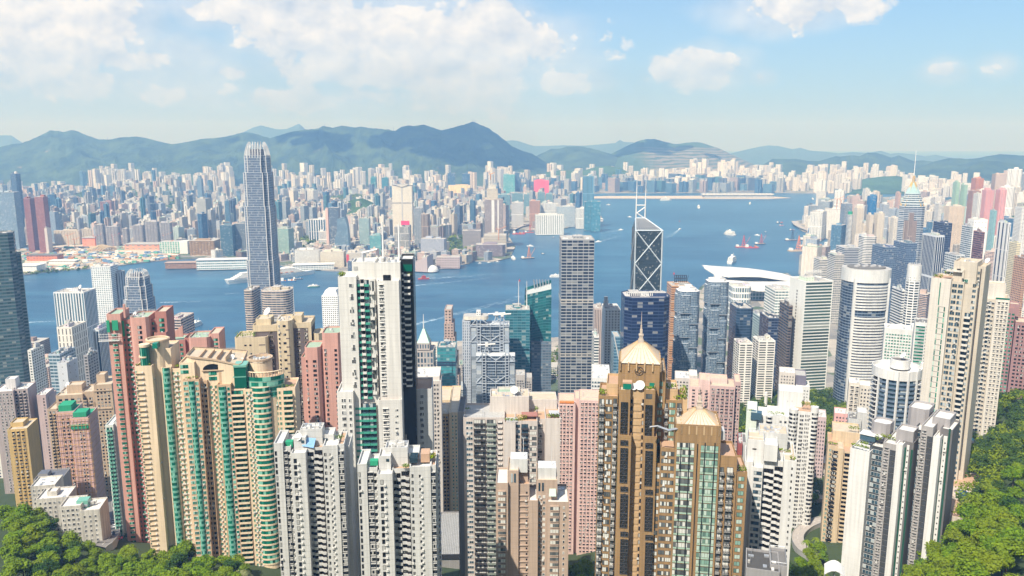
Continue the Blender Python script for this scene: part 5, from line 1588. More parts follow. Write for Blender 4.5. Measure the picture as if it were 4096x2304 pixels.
b=MB();b.bar((t.x(1475,10),10, t.z(1045,10)),(t.x(1475,10),10, t.z(1012,10)),.7, GREY);b.bar((t.x(1471,10),10, t.z(1012,10)),(t.x(1528,10),12, t.z(1000,10)),.5, WHITE);b.build('maintenance_crane', t.o)
t.plants(1353,1378,1104,1,4,2.2,140);t.plants(1632,1645,1102,8,9,1,40)
t.gear(1490,1590,1048,4,18,5)
t.finish()
# pair of white towers with stepped balconies
WL=wallmat('wall_white_jointed',(.58,.575,.555),2.9, line=.45)
def stepped(label, d, C, vt, pent, fh):
 a, b_, c, dd, e, f, r, g=C
 t=Tower(AT, label,(a+f)/2, d, fh=fh, group='white towers with stepped balconies')
 BZ=plain('balcony_white',(.54,.53,.51),.7)if 'balcony_white' not in bpy.data.materials else bpy.data.materials['balcony_white']
 t.blk(a, b_, vt,0,16, WL, ROOFW2);t.blk(b_, c, vt+14,1.2,16, WL, ROOFW2);t.blk(c, dd, vt+40,-2.4,14, WL, ROOFW2)
 t.blk(dd, e, vt+18,2.6,18, WL, TERR);t.blk(e, f, vt+10,-.4,17, WL, ROOFW2);t.blk(f, r, vt+4,.8,17, WL, TERR)
 t.blk(r-2, g, vt+12,5,20, WL, ROOFW2)
 t.col('window', wn(1.7,.7, n=1, fm=FR_DARK), a+5, a+12, vt+30, None,0, fill=.9)
 t.col('bay_window', bay(1.4,.8,.7, wm=BZ), b_+3, b_+(c-b_)*.62, vt+26, None,1.2, fill=.95)
 t.col('window', wn(1.2,.9, n=1, ac=True, fm=FR_DARK), b_+(c-b_)*.66, c-2, vt+30, None,1.2, fill=.7)
 t.col('window', wn(1.75,.7, n=1, fm=FR_DARK), c+(dd-c)*.20, c+(dd-c)*.40, vt+60, None,-2.4, fill=.9)
 t.col('air_conditioner', acs(1, BZ), c+(dd-c)*.44, c+(dd-c)*.56, vt+62, None,-2.4, dz=.3)
 t.col('balcony', zig(1.7, BZ, fh=fh), dd+1, dd+(e-dd)*.48, vt+34, None,2.6, fill=1.0);t.col('balcony', zig(2.6, BZ, fh=fh), dd+(e-dd)*.5, e-1, vt+26, None,2.6, fill=1.0)
 t.col('window', wn(1.2,.9, n=2, fm=FR_DARK), e+5, e+14, vt+34, None,-.4, fill=.8)
 t.col('window', wn(1.0,1.1, n=1, ac=True, fm=FR_DARK), e+(f-e)*.42, e+(f-e)*.54, vt+36, None,-.4, fill=.6)
 t.col('bay_window', bay(1.5,.7,.7, wm=BZ), f+1, r-1, vt+26, None,.8, fill=.92)
 t.side('balcony', blc(1.4,1.0, pm=BZ, fh=fh),1, r,5,6,16, vt+40, None, n=2, fill=.7)
 u0, u1, v, y0, y1=pent
 t.blk(u0, u1, v, y0, y1, WL, ROOFW2, name='penthouse', vb=vt+40);t.blk(u0-26, u0+22, v+34, y0-4, y0+5, WL, ROOFW2, name='penthouse', vb=vt+50)
 t.blk(u1-4, u1+46, v+22, y0+1, y1+2, WL, ROOFW2, name='penthouse', vb=vt+40)
 t.box('penthouse_window', u0+4, u0+16, v+46, v+56, y0-4.2, y0-4, GL_BLUE);t.box('penthouse_window', u1+6, u1+22, v+38, v+46, y0+.7, y0+1, GL_BLUE)
 t.gear(u0, u1, v, y0, y1,6)
 return t
t=stepped('white tower with stepped balconies, blue tarpaulin and dish on its roof',327,(1094,1130,1162,1222,1291,1350,1376,1397),1772,(1200,1288,1716,7,15),2.85)
q=MB();x0, x1=t.x(1204,3), t.x(1252,3);z=t.z(1768,3);q.face([(x0,2.4, z-1.4),(x1,1.6, z-2.2),(x1+.5,6, z+.6),(x0+1,6.6, z+.9)], TARP);q.face([(x0,2.4, z-1.44),(x0+1,6.6, z+.86),(x1+.5,6, z+.56),(x1,1.6, z-2.24)], TARP);q.build('tarpaulin', t.o)
dish(t.o, t.x(1194,4),4, t.z(1762,4),1.7);q=MB();q.box(t.x(1137,3), t.x(1166,3),3,6, t.z(1786,3), t.z(1764,3), GREENNET);q.build('green_netting', t.o)
t.plants(1342,1372,1756,3,5,1.4,60);t.finish()
t=stepped('white tower with stepped balconies and green sheeting and a shed on its roof',306,(1429,1466,1509,1569,1639,1722,1743,1750),1856,(1540,1630,1790,7,15),2.9)
q=MB();q.box(t.x(1474,3), t.x(1506,3),3,6, t.z(1860,3), t.z(1842,3), GREENNET);q.build('green_netting', t.o)
q=MB();q.prism([(t.x(1680,4),4),(t.x(1716,4),4),(t.x(1716,4),10),(t.x(1680,4),10)], t.z(1852,4), t.z(1818,4), TERR);q.build('roof_shed', t.o)
q=MB();q.box(t.x(1636,4), t.x(1668,4),2,8, t.z(1846,4), t.z(1826,4), GL_BLUE);q.build('skylight', t.o)
t.plants(1716,1740,1842,3,7,3,130);t.plants(1610,1634,1868,1,2,1.6,60);t.finish()
# golden stone pair with pyramid roofs
GO=wallmat('stone_gold',(.33,.205,.092),3.2, line=.35, tile=.8, var=.22)
GOP=wallmat('stone_pale_gold',(.52,.36,.20),3.2, line=.4, var=.12)
PYR=wallmat('pyramid_panels',(.52,.44,.36),1.0, line=.4, rough=.5, var=.06)
BRN=plain('bronze_dark',(.06,.045,.035),.45)
t=Tower(AT,'golden stone apartment towers under two pale pyramid roofs, taller one with a spire',2570,318, fh=3.2)
t.blk(2394,2472,1584,1.0,20, GO, TERR);t.blk(2426,2476,1536,6,22, GOP, TERR, vb=1640)
t.blk(2476,2522,1560,-1.2,18, GO, ROOFT);t.blk(2520,2582,1553,2.2,18, GOP, ROOFT);t.blk(2578,2622,1560,-1.2,18, GO, TERR)
t.blk(2474,2526,1742,-2.6,8, GO, TERR);t.blk(2574,2628,1746,-2.6,8, GO, TERR)
t.blk(2474,2640,1459,6,27, GO, ROOFT, vb=1600);t.blk(2620,2664,1484,9,30, GO, ROOFT)
t.blk(2628,2732,1600,10,26, GO, TERR);t.blk(2660,2712,1556,14,28, GOP, ROOFT, vb=1660);t.blk(2732,2750,1600,10,28, GOP, TERR)
def pyramid(u0, u1, v, y0, y1, vtop, uap, vsp, k=.16):
 x0, x1, z0=t.x(u0, y0, v), t.x(u1, y0, v), t.z(v, y0)
 cx, cy=(x0+x1)/2,(y0+y1)/2
 z1=t.z(vtop, cy)
 q=MB()
 B4=rect(x0, x1, y0, y1);T4=[(cx+(x-cx)*k, cy+(y-cy)*k)for x, y in B4]
 q.loft(B4, z0, T4, z1, PYR)
 for i in range(4):
  for j in range(8):
   f=j/8
   a, c, e, g=B4[i], B4[(i+1)%4], T4[i], T4[(i+1)%4]
   q.bar((a[0]+(c[0]-a[0])*f, a[1]+(c[1]-a[1])*f, z0),(e[0]+(g[0]-e[0])*f, e[1]+(g[1]-e[1])*f, z1),.12 if j else.22, GOP)
 q.face([(*p, z0)for p in B4][::-1], PYR)
 q.build('pyramid_roof', t.o)
 q=MB()
 for(f, za, zb)in((k*.9, z1-.3, z1+1.0),(k*.6, z1+1.0, z1+2.8),(k*.75, z1+2.8, z1+3.3),(k*.4, z1+3.3, z1+5.5)):
  q.prism([(cx+(x-cx)*f, cy+(y-cy)*f)for x, y in B4], za, zb, PYR)
 zs=t.z(vsp, cy)
 q.bar((cx, cy, z1+5),(cx, cy, z1+(zs-z1)*.55),.36, PYR,8);q.bar((cx, cy, z1+(zs-z1)*.5),(cx, cy, zs),.16, PYR,6, r2=.06)
 q.build('spire', t.o)
 q=MB()
 for s_ in range(4):
  a, c=B4[s_], B4[(s_+1)%4]
  n=5
  for i in range(n+1):
   px, py=a[0]+(c[0]-a[0])*i/n, a[1]+(c[1]-a[1])*i/n
   q.box(px-.3, px+.3, py-.3, py+.3, z0-3.2, z0+.5, GOP)
 q.build('eave_bracket', t.o)
pyramid(2482,2644,1455,5.6,27,1366,2575,1246)
q=MB();ex, ez, ey=t.x(2557,6,1483), t.z(1484,6),5.85;r=1.75
for i in range(24):
 a, c=2*math.pi*i/24,2*math.pi*(i+1)/24
 q.bar((ex+r*math.cos(a), ey, ez+r*math.sin(a)),(ex+r*math.cos(c), ey, ez+r*math.sin(c)),.16, BRN)
st=[(0,1.45),(.45,.45),(1.45,0),(.45,-.45),(0,-1.45),(-.45,-.45),(-1.45,0),(-.45,.45)]
for i in range(8):
 a, c=st[i], st[(i+1)%8]
 q.bar((ex+a[0], ey, ez+a[1]),(ex+c[0], ey, ez+c[1]),.12, BRN)
q.build('wall_emblem', t.o)
AC1=dict(pm=RAIL, fh=3.2, solid=False, ac=2)
for(u0, u1, v, y)in((2396,2419,1592,1.0),(2452,2470,1592,1.0),(2656,2674,1610,10),(2707,2729,1610,10)):
 t.col('balcony', blc(1.2,1.1, gm=GL_BRIGHT,**AC1), u0, u1, v, None, y, fill=.95)
t.col('window', wn(1.9,.6, gm=GL_BRIGHT, fm=FR_DARK, n=3),2422,2450,1592, None,1.0, fill=.85)
t.col('window', wn(1.9,.6, gm=GL_TEAL, fm=FR_DARK, n=3),2632,2653,1520, None,9, fill=.85);t.col('window', wn(2.0,.6, gm=GL_TEAL, fm=FR_DARK, n=3),2676,2704,1606, None,10, fill=.85)
for u in(2523,2570):t.col('window', wn(1.6,.8, n=1, fm=FR_DARK), u, u+8,1590, None,2.2, fill=.8)
t.col('spandrel_panel', pnl(2.0,.6, GOP,.25),2532,2569,1590, None,2.2, fill=.96)
def lattice(u0, u1, v0, v1, y):
 x0, x1, z0, z1=t.x(u0, y, v0), t.x(u1, y, v0), t.z(v1, y), t.z(v0, y)
 q=MB();q.box(x0, x1, y-.15, y+.05, z0, z1, BLK)
 w=x1-x0;yy=y-.3
 for x in(x0+w*.28, x1-w*.28, x0, x1):q.bar((x, yy, z0),(x, yy, z1),.07, BRN)
 z=z0+.2
 while z<z1-w*.6:
  q.bar((x0, yy, z),(x1, yy, z),.07, BRN);q.bar((x0, yy, z+w*.5),(x1, yy, z+w*.5),.05, BRN)
  c, m=(x0+x1)/2, z+w*.5
  for i in range(8):
   a, e=i*.785,(i+1)*.785
   q.bar((c+w*.3*math.cos(a), yy, m+w*.3*math.sin(a)),(c+w*.3*math.cos(e), yy, m+w*.3*math.sin(e)),.05, BRN)
  z+=w*1.05
 q.build('lattice_bay', t.o)
lattice(2484,2512,1611,1738,-1.2);lattice(2582,2610,1618,1742,-1.2)
for k,(va, vb)in enumerate(((1764,1785),(1795,1935),(1950,1970),(1980,2115),(2130,2150),(2160,2300))):
 lattice(2482,2512, va, vb,-2.6);lattice(2582,2612, va+6, vb+6,-2.6)
t.col('window', wn(1.7,.6, gm=GL_BRIGHT, fm=FR_DARK, n=3),2484,2512,1568,1590,-1.2, fill=.85);t.col('window', wn(1.9,.6, gm=GL_BRIGHT, fm=FR_DARK, n=3),2582,2610,1570,1600,-1.2, fill=.85)
dish(t.o, t.x(2532,2),2.6, t.z(1556,2)-1,1.5,(-.3,-.8,.5));dish(t.o, t.x(2556,2),2.8, t.z(1556,2)-1,2.1,(-.2,-.8,.5))
q=MB();q.box(t.x(2486,1), t.x(2524,1),0,3.5, t.z(1534,1), t.z(1528,1), TERR);q.box(t.x(2488,1), t.x(2520,1),.1,.2, t.z(1560,0), t.z(1538,0), GL_GREEN);q.build('terrace_awning', t.o)
t.box('crown_window',2598,2618,1532,1552,5.7,5.9, GL_GREEN)
t.plants(2398,2424,1578,2,5,2.4,120);t.plants(2580,2616,1556,-.4,1,1.4,90);t.plants(2700,2748,1596,11,13,1.6,110);t.plants(2722,2746,1580,13,15,4,160);t.plants(2660,2706,1552,15,17,1.8,100)
t.blk(2600,2646,1853,-1.0,14, GO, TERR);t.blk(2642,2706,1792,-1.5,14, GO, TERR)
t.blk(2703,2886,1700,-2.6,16, GO, ROOFT);t.blk(2877,2950,1824,-1.5,16, GO, TERR);t.blk(2946,2990,1888,-.5,18, GO, TERR)
pyramid(2728,2878,1697,-2.4,15.8,1622,2807,1534,.2)
t.col('curtain_window', bnd(1.9,.9, GL_BRIGHT, FR_DARK),2708,2778,1768, None,-2.6, fill=1.0);t.col('curtain_window', bnd(1.9,.9, GL_TEAL, FR_DARK),2804,2874,1780, None,-2.6, fill=1.0)
t.col('spandrel_panel', pnl(.72,0, plain('spandrel_green',(.38,.52,.42),.3),.16),2708,2778,1768, None,-2.6, fill=1.0);t.col('spandrel_panel', pnl(.72,0, bpy.data.materials['spandrel_green'],.16),2804,2874,1780, None,-2.6, fill=1.0)
for u in(2723,2757,2819,2858):t.box('glazing_post', u, u+4,1772,2500,-3.0,-2.7, BLK)
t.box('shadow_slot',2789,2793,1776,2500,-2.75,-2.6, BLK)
t.col('window', wn(1.7,.7, gm=GL_BRIGHT, fm=FR_DARK, n=3),2645,2702,1800, None,-1.5, n=2, fill=.86);t.col('window', wn(1.7,.7, gm=GL_BRIGHT, fm=FR_DARK, n=4),2603,2641,1862, None,-1.0, fill=.9)
t.col('balcony', blc(1.2,1.1, gm=GL_BRIGHT,**AC1),2878,2898,1866, None,-1.5, fill=.92);t.col('balcony', blc(1.2,1.1, gm=GL_BRIGHT,**AC1),2906,2936,1866, None,-1.5, fill=.92)
t.col('window', wn(1.7,.7, gm=GL_TEAL, fm=FR_DARK, n=2),2952,2980,1900, None,-.5, fill=.8)
t.box('roof_plant',2884,2900,1725,1760,0,6, GREY)
q=MB();q.bar((t.x(2632,-6),-6, t.z(1700,-6)),(t.x(2600,-8),-9, t.z(1702,-8)),.35, GREY);q.bar((t.x(2632,-6),-6, t.z(1702,-6)),(t.x(2674,-5),-5, t.z(1715,-5)),.55, STEEL);q.bar((t.x(2672,-5),-5, t.z(1716,-5)),(t.x(2712,-2),-2, t.z(1706,-2)),.6, STEEL);q.bar((t.x(2712,-2),-2, t.z(1706,-2)),(t.x(2730,2),4, t.z(1720,2)),.6, STEEL);q.build('maintenance_crane', t.o)
t.plants(2604,2640,1848,0,2,1.4,70);t.plants(2950,2986,1882,1,4,1.6,90)
t.finish()
# black and white slab tower with roof garden
BWW=wallmat('wall_pure_white',(.70,.69,.67),3.0, line=.18)
BWG=wallmat('wall_taupe',(.36,.34,.33),3.0, line=.2)
BWK=wallmat('wall_taupe_shaded',(.16,.15,.15),3.0, line=.2)  # darker taupe for the return walls, their shade put into the colour
BWD=wallmat('panel_black',(.055,.06,.065),3.0, line=.8)
DGR=plain('strip_green',(.02,.085,.055),.4)
t=Tower(AT,'black, grey and white slab tower with planted roof terrace and grey plant rooms',3600,372, fh=3.0, turn=-16)
t.blk(3401,3480,1800,0,22, BWW, ROOFW2);t.blk(3480,3534,1786,5,24, BWD, ROOFW2)
t.blk(3533,3588,1774,1.5,24, BWG, ROOFW2);t.blk(3586,3612,1776,.4,24, BWW, ROOFW2)
t.blk(3612,3656,1768,5,26, BWK, ROOFW2);t.blk(3655,3688,1718,15,40, BWD, ROOFW2)
t.blk(3686,3734,1706,9,40, BWG, ROOFW2);t.blk(3733,3762,1748,7.5,40, BWW, ROOFW2);t.blk(3762,3812,1716,13,30, BWK, ROOFW2)
t.col('window', wn(1.9,.6, gm=GL_BLUE, fm=FR_WHITE, n=3),3490,3532,1796, None,5, fill=.9)
t.col('window', wn(1.1,1.0, gm=GL_DARK, fm=FR_WHITE, n=3, hood=BWG),3540,3556,1784, None,1.5, fill=.9);t.col('dark_panel', pnl(2.75,.1, BWD,.15),3560,3585,1800, None,1.5, fill=.98)
t.col('window', wn(1.1,1.0, gm=GL_DARK, fm=FR_WHITE, n=3, hood=BWG),3691,3706,1716, None,9, fill=.9);t.col('dark_panel', pnl(2.75,.1, BWD,.15),3709,3732,1745, None,9, fill=.98)
t.col('window', wn(1.9,.6, gm=GL_BLUE, fm=FR_WHITE, n=2),3658,3684,1726, None,15, fill=.9)
t.box('green_strip',3616,3626,1790,2700,4.6,5.0, DGR);t.box('white_strip',3628,3638,1782,2700,4.4,5.0, BWW);t.box('green_strip',3644,3652,1800,2700,4.6,5.0, DGR)
t.box('green_strip',3764,3772,1756,2700,12.6,13, DGR);t.box('white_strip',3775,3790,1746,2700,12.4,13, BWW);t.box('green_strip',3796,3804,1716,2700,12.6,13, DGR)
t.col('window', wn(.5,1.2, n=1, fm=FR_DARK),3630,3635,1790, None,4.4, fill=.7);t.col('window', wn(.5,1.2, n=1, fm=FR_DARK),3779,3784,1760, None,12.4, fill=.7)
PG=plain('plant_room_grey',(.33,.31,.31),.8)
t.blk(3484,3560,1692,14,24, PG, ROOFW2,'plant_room', vb=1790, ch=1.6);t.blk(3586,3656,1722,6,16, PG, ROOFW2,'plant_room', vb=1790);t.blk(3632,3716,1634,26,40, PG, ROOFW2,'plant_room', vb=1730, ch=1.6);t.blk(3730,3802,1672,18,32, PG, ROOFW2,'plant_room', vb=1760)
for(u, v, y)in((3606,1716,11),(3626,1716,11),(3748,1665,24),(3770,1664,24)):
 q=MB();x, z=t.x(u, y), t.z(v, y)
 q.bar((x, y, z-1.2),(x, y, z+1.1),.95, DARK,12);q.bar((x, y, z+1.1),(x, y, z+1.25),1.05, GREY,12);q.build('cooling_tower', t.o)
q=MB();q.box(t.x(3436,8), t.x(3532,8),10,17, t.z(1768,8), t.z(1765,8), WHITE);q.box(t.x(3440,8), t.x(3500,8),10.5,16, t.z(1790,8), t.z(1768,8), GL_BLUE);q.build('roof_pavilion', t.o)
t.plants(3402,3474,1790,.8,2.6,1.8,170);t.plants(3520,3592,1756,8,10.5,1.8,200);t.plants(3440,3470,1780,4,6,2.4,70);t.plants(3500,3520,1758,9,11,2.6,60)
t.rail(3402,3478,1797,.4,9, STEEL);t.finish()
# tall cream tower on the right with an emblem, and its neighbour
CRM=wallmat('wall_cream',(.54,.48,.395),3.3, line=.22)
CRL=wallmat('wall_cream_white',(.62,.575,.51),3.3, line=.16)
t=Tower(AT,'very tall cream tower with a stepped top, roof garden and dark emblem, on the right',3830,455, zb=165, fh=3.3, turn=-12)
t.blk(3726,3806,1113,0,20, CRL, TERR);t.blk(3804,3858,1126,3,22, CRM, TERR)
t.blk(3817,3911,1047,6,24, CRM, ROOFT, vb=1230);t.blk(3850,3911,1150,5,24, CRM, ROOFT);t.blk(3909,3944,1066,9,28, CRM, ROOFT)
t.box('green_line',3760,3764,1130,1220,-.2,0, GL_GREEN)
for k in range(60):pass
t.col('slot_window', pnl(2.6,.3, GL_TEAL,.12),3752,3758,1226, None,0, fill=1.0);t.col('slot_window', pnl(2.6,.3, GL_GREEN,.12),3776,3781,1226, None,0, fill=1.0);t.col('joint_line', pnl(.16,3.05, CONCD,.1),3752,3781,1226, None,0, fill=1.0)
t.col('window', wn(1.9,.7, gm=GL_BLUE, fm=CRM, n=2),3808,3856,1132, None,3, n=2, fill=.82)
t.col('balcony', blc(1.7,1.1, pm=CRL, gm=GL_BLUE, fh=3.3),3857,3886,1250, None,5, fill=.9);t.col('window', wn(1.6,.8, gm=GL_BLUE, fm=CRM, n=2),3892,3908,1130, None,5, fill=.9)
t.col('window', wn(1.8,.7, gm=GL_GREEN, fm=FR_WHITE, n=3),3852,3874,1112,1240,5.6, fill=.9, every=2)
t.box('dark_seam',3923,3928,1076,1900,8.8,9, FR_DARK);t.col('window', wn(1.7,.7, gm=GL_BLUE, fm=CRM, n=2),3911,3922,1080, None,9, fill=.9)
q=MB();ex, ez=t.x(3836,6,1085), t.z(1085,6)
for(a, c)in(((-1.2,1.1),(.9,1.3)),((-1.1,.4),(1.2,.5)),((-1.3,-.4),(1.2,-.2)),((-.6,1.3),(-.9,-1.1)),((.3,1.2),(.8,-.5)),((-.9,-1.1),(.3,-.8)),((.2,-.6),(1.3,-1.2)),((-.2,.9),(.1,-.9))):
 q.bar((ex+a[0],5.9, ez+a[1]),(ex+c[0],5.9, ez+c[1]),.2, BLK)
q.build('wall_emblem', t.o)
q=MB();q.box(t.x(3722,4), t.x(3790,4),4,7, t.z(1090,4), t.z(1084,4), CRL);q.box(t.x(3786,4), t.x(3793,4),4,8, t.z(1112,4), t.z(1078,4), CRM);q.build('roof_beam', t.o)
t.plants(3735,3770,1108,1,4,1.8,90);t.plants(3776,3810,1100,5,9,3.6,160);dish(t.o, t.x(3880,12),12, t.z(1047,12),1.6);t.gear(3830,3900,1050,8,22,4)
t.blk(3790,3890,1960,-10,22, CRM, TERR, name='podium');t.finish()
t=Tower(AT,'cream white tower of many small windows right of the emblem tower',3985,560, zb=150, fh=3.2)
t.blk(3938,3986,1196,0,22, CRM, ROOFT);t.blk(3984,4040,1196,-2,22, CRL, ROOFT);t.blk(3940,4026,1136,5,20, CRL, ROOFT,'penthouse', vb=1240)
t.col('window', wn(1.3,.9, gm=GL_DARK, fm=FR_WHITE, n=2),3944,3984,1204, None,0, n=2, fill=.55);t.col('balcony', blc(1.1,.9, pm=CRL, gm=GL_BLUE, fh=3.2),3956,3968,1204, None,0, fill=.9)
t.col('window', wn(1.3,.9, gm=GL_DARK, fm=FR_WHITE, n=2, hood=CRL),3990,4036,1204, None,-2, n=3, fill=.5)
t.box('green_parapet',3984,4040,1192,1198,-2.2,-2, GL_GREEN);t.finish()
PURP=wallmat('wall_mauve',(.33,.19,.19),3.1, line=.2)
t=Tower(AT,'dusky mauve apartment tower with green bay glass at the right edge',4060,640, zb=140, fh=3.1)
t.blk(4026,4064,1232,0,22, PURP, ROOFT);t.blk(4062,4140,1290,-2,20, PURP, ROOFT);t.blk(4040,4080,1216,6,18, PURP, ROOFT,'penthouse', vb=1260)
t.col('window', wn(1.3,.9, gm=GL_GREEN, fm=FR_DARK),4030,4062,1250, None,0, n=2, fill=.6);t.col('window', wn(1.3,.9, gm=GL_DARK, fm=FR_DARK),4068,4136,1300, None,-2, n=4, fill=.55);t.finish()
# white towers right of the golden pair
WZ=wallmat('wall_bright_white',(.66,.655,.64),3.0, line=.14)
t=Tower(AT,'white tower with chevron balconies and boxy stepped roof, right of the golden pair',3080,335, fh=3.0)
t.blk(2980,3012,1846,0,20, WZ, ROOFW2);t.blk(3010,3052,1870,-1,20, WZ, ROOFW2);t.blk(3052,3140,1842,3,22, WZ, ROOFW2);t.blk(3136,3185,1842,-1,22, WZ, ROOFT)
t.blk(2990,3058,1760,3,16, WZ, ROOFT,'plant_room', vb=1880);t.blk(3058,3112,1780,1,14, WZ, ROOFW2,'plant_room', vb=1846);t.blk(3036,3152,1732,12,24, GW, ROOFT,'plant_room', vb=1850);t.blk(3112,3170,1812,8,22, WZ, TERR,'plant_room', vb=1850)
t.box('slot_window',3010,3026,1794,1798,2.8,3.1, FR_DARK)
t.col('window', wn(1.5,.8, gm=GL_BLUE, fm=FR_DARK, n=3),3014,3050,1880, None,-1, fill=.85)
t.col('balcony', zig(2.0, WZ, fh=3.0),3054,3096,1872, None,3, fill=.98);t.col('balcony', zig(2.6, WZ, fh=3.0),3097,3136,1864, None,3, fill=.98)
t.col('window', wn(.9,1.1, n=1, fm=FR_DARK),3166,3172,1862, None,-1, fill=.7)
t.plants(3116,3160,1806,9,10,1.2,70);t.plants(3162,3182,1838,1,3,1.6,50);t.rail(2992,3056,1758,4,15, STEEL)
t.gear(3040,3140,1734,13,23,8);t.finish()
t=Tower(AT,'white tower with round corner bays banded in dark glass and a roof garden',3150,530, fh=3.0)
t.blk(2986,3028,1646,0,24, wallmat('wall_mint',(.62,.68,.60),3.0, line=.15), ROOFW2);t.blk(3026,3070,1662,4,24, WZ, ROOFW2);t.blk(3068,3160,1664,2,24, WZ, ROOFW2);t.blk(3176,3250,1646,0,26, WZ, TERR)
t.blk(3116,3212,1566,12,28, WZ, ROOFW2,'plant_room', vb=1680)
for(u0, u1, v, y)in((3066,3092,1660,3),(3158,3195,1634,1),(3244,3276,1626,2)):
 t.cyl(u0, u1, v, y, WZ, ROOFW2, name='corner_bay')
 x0, x1=t.x(u0, y, v), t.x(u1, y, v)
 r=(x1-x0)/2;cx=(x0+x1)/2
 z=t.z(v, y)-3.6
 key=MB()
 for i in range(10):
  a, c=math.pi+math.pi*i/10, math.pi+math.pi*(i+1)/10
  key.face([(r*1.02*math.cos(a), r*1.02*math.sin(a),.2),(r*1.02*math.cos(c), r*1.02*math.sin(c),.2),(r*1.02*math.cos(c), r*1.02*math.sin(c),1.75),(r*1.02*math.cos(a), r*1.02*math.sin(a),1.75)], GL_DARK)
 while z>2:
  t.put('curved_window', key, cx, y, z);z-=3.0
t.col('window', wn(1.3,.9, n=2, fm=FR_DARK),3200,3216,1656, None,0, n=2, fill=.7);t.col('window', wn(1.3,.9, n=1, fm=FR_DARK),3220,3240,1656, None,0, n=3, fill=.35);t.col('window', wn(1.3,.9, fm=FR_DARK),3112,3152,1680, None,2, n=2, fill=.4)
t.col('window', wn(1.4,.9, gm=GL_TEAL),3032,3040,1690, None,4, fill=.9)
t.box('glass_pavilion',3004,3048,1652,1680,-1,5, GL_BLUE)
for u in(3148,3166):t.box('round_vent', u, u+5,1602,1608,11.8,12, GREY)
t.plants(3072,3140,1658,3,6,2,140);t.plants(3205,3270,1626,4,9,3.4,260);t.plants(2992,3014,1646,3,6,1.4,50);t.finish()
TAN=wallmat('wall_tan',(.58,.45,.30),3.0, line=.25)
t=Tower(AT,'tan tower with planted balconies beside the black and white slab',3370,500, fh=3.0)
t.blk(3312,3352,1782,0,26, TAN, TERR);t.blk(3350,3376,1794,-1.4,24, TAN, ROOFT);t.blk(3374,3420,1808,.6,24, TAN, TERR);t.blk(3330,3440,1728,14,34, TAN, ROOFT,'penthouse', vb=1800)
t.col('window', wn(1.3,.9, gm=GL_TEAL, fm=FR_DARK),3318,3326,1792, None,0, fill=.9);t.col('window', wn(1.3,.9, gm=GL_TEAL, fm=FR_DARK),3338,3348,1792, None,0, fill=.9)
t.col('balcony', blc(1.8,1.0, pm=TAN, fh=3.0),3378,3402,1812, None,.6, fill=.97)
t.plants(3314,3350,1778,2,4,1.6,90);t.plants(3396,3440,1718,15,19,1.8,120);t.finish()
NAVYB=plain('band_slate_blue',(.13,.18,.25),.5)
t=Tower(AT,'round white tower with slate blue balcony bands and a drum on top',3590,520, zb=120, fh=3.1)
t.cyl(3496,3684,1500,13, WHITE, ROOFW2,'wall', par=0);t.cyl(3488,3692,1462,13, WHITE, ROOFW2,'crown_ring', vb=1500, par=2.5);t.cyl(3561,3644,1434,13, WHITE, CONCD,'roof_drum', vb=1470)
x0, x1=t.x(3496,13,1500), t.x(3684,13,1500);r=(x1-x0)/2;cx=(x0+x1)/2
band, glass_, wing_=MB(), MB(), MB()
for i in range(12):
 a, c=R(222)+R(96)*i/12, R(222)+R(96)*(i+1)/12
 f=lambda q, rr, z0, z1, m:q.face([(rr*math.cos(a), rr*math.sin(a), z0),(rr*math.cos(c), rr*math.sin(c), z0),(rr*math.cos(c), rr*math.sin(c), z1),(rr*math.cos(a), rr*math.sin(a), z1)], m)
 f(band, r*1.06,0,1.2, NAVYB);band.face([(r*1.06*math.cos(a), r*1.06*math.sin(a),1.2),(r*1.06*math.cos(c), r*1.06*math.sin(c),1.2),(r*math.cos(c), r*math.sin(c),1.2),(r*math.cos(a), r*math.sin(a),1.2)], NAVYB)
 f(glass_, r*1.012,1.2,2.9, GL_BLUE)
for s_ in(0,1):
 for i in range(4):
  a0=R(186+118*s_);a, c=a0+R(50)*i/4, a0+R(50)*(i+1)/4
  if s_==0:a, c=R(178)+R(38)*i/4, R(178)+R(38)*(i+1)/4
  else:a, c=R(324)+R(38)*i/4, R(324)+R(38)*(i+1)/4
  wing_.face([(r*1.14*math.cos(a), r*1.14*math.sin(a),0),(r*1.14*math.cos(c), r*1.14*math.sin(c),0),(r*1.14*math.cos(c), r*1.14*math.sin(c),1.1),(r*1.14*math.cos(a), r*1.14*math.sin(a),1.1)], WHITE)
  wing_.face([(r*1.14*math.cos(a), r*1.14*math.sin(a),.1),(r*1.14*math.cos(c), r*1.14*math.sin(c),.1),(r*math.cos(c), r*math.sin(c),.1),(r*math.cos(a), r*math.sin(a),.1)], WHITE)
  f2=(r*1.01*math.cos(a), r*1.01*math.sin(a)),(r*1.01*math.cos(c), r*1.01*math.sin(c))
  wing_.face([(*f2[0],.2),(*f2[1],.2),(*f2[1],2.8),(*f2[0],2.8)], GL_DARK)
z=t.z(1512,0)-4
while z>2:
 t.put('balcony_band', band, cx,13, z);t.put('curved_window', glass_, cx,13, z);t.put('side_balcony', wing_, cx,13, z);z-=3.1
for k in range(5):
 a=R(222)+R(96)*k/4
 b=MB();b.bar((cx+r*1.07*math.cos(a),13+r*1.07*math.sin(a),0),(cx+r*1.07*math.cos(a),13+r*1.07*math.sin(a), t.z(1480,0)),.8, WHITE);b.build('white_pier', t.o)
dish(t.o, t.x(3590,13),13, t.z(1432,13),2.2,(-.6,-.3,.7));b=MB();xs=t.x(3668,15)
for k in range(4):b.prism(circle(xs,15,2.2-k*.3, n=12), t.z(1462,15)+k*1.2, t.z(1462,15)+k*1.2+1, WHITE)
b.build('roof_ornament', t.o)
t.finish()
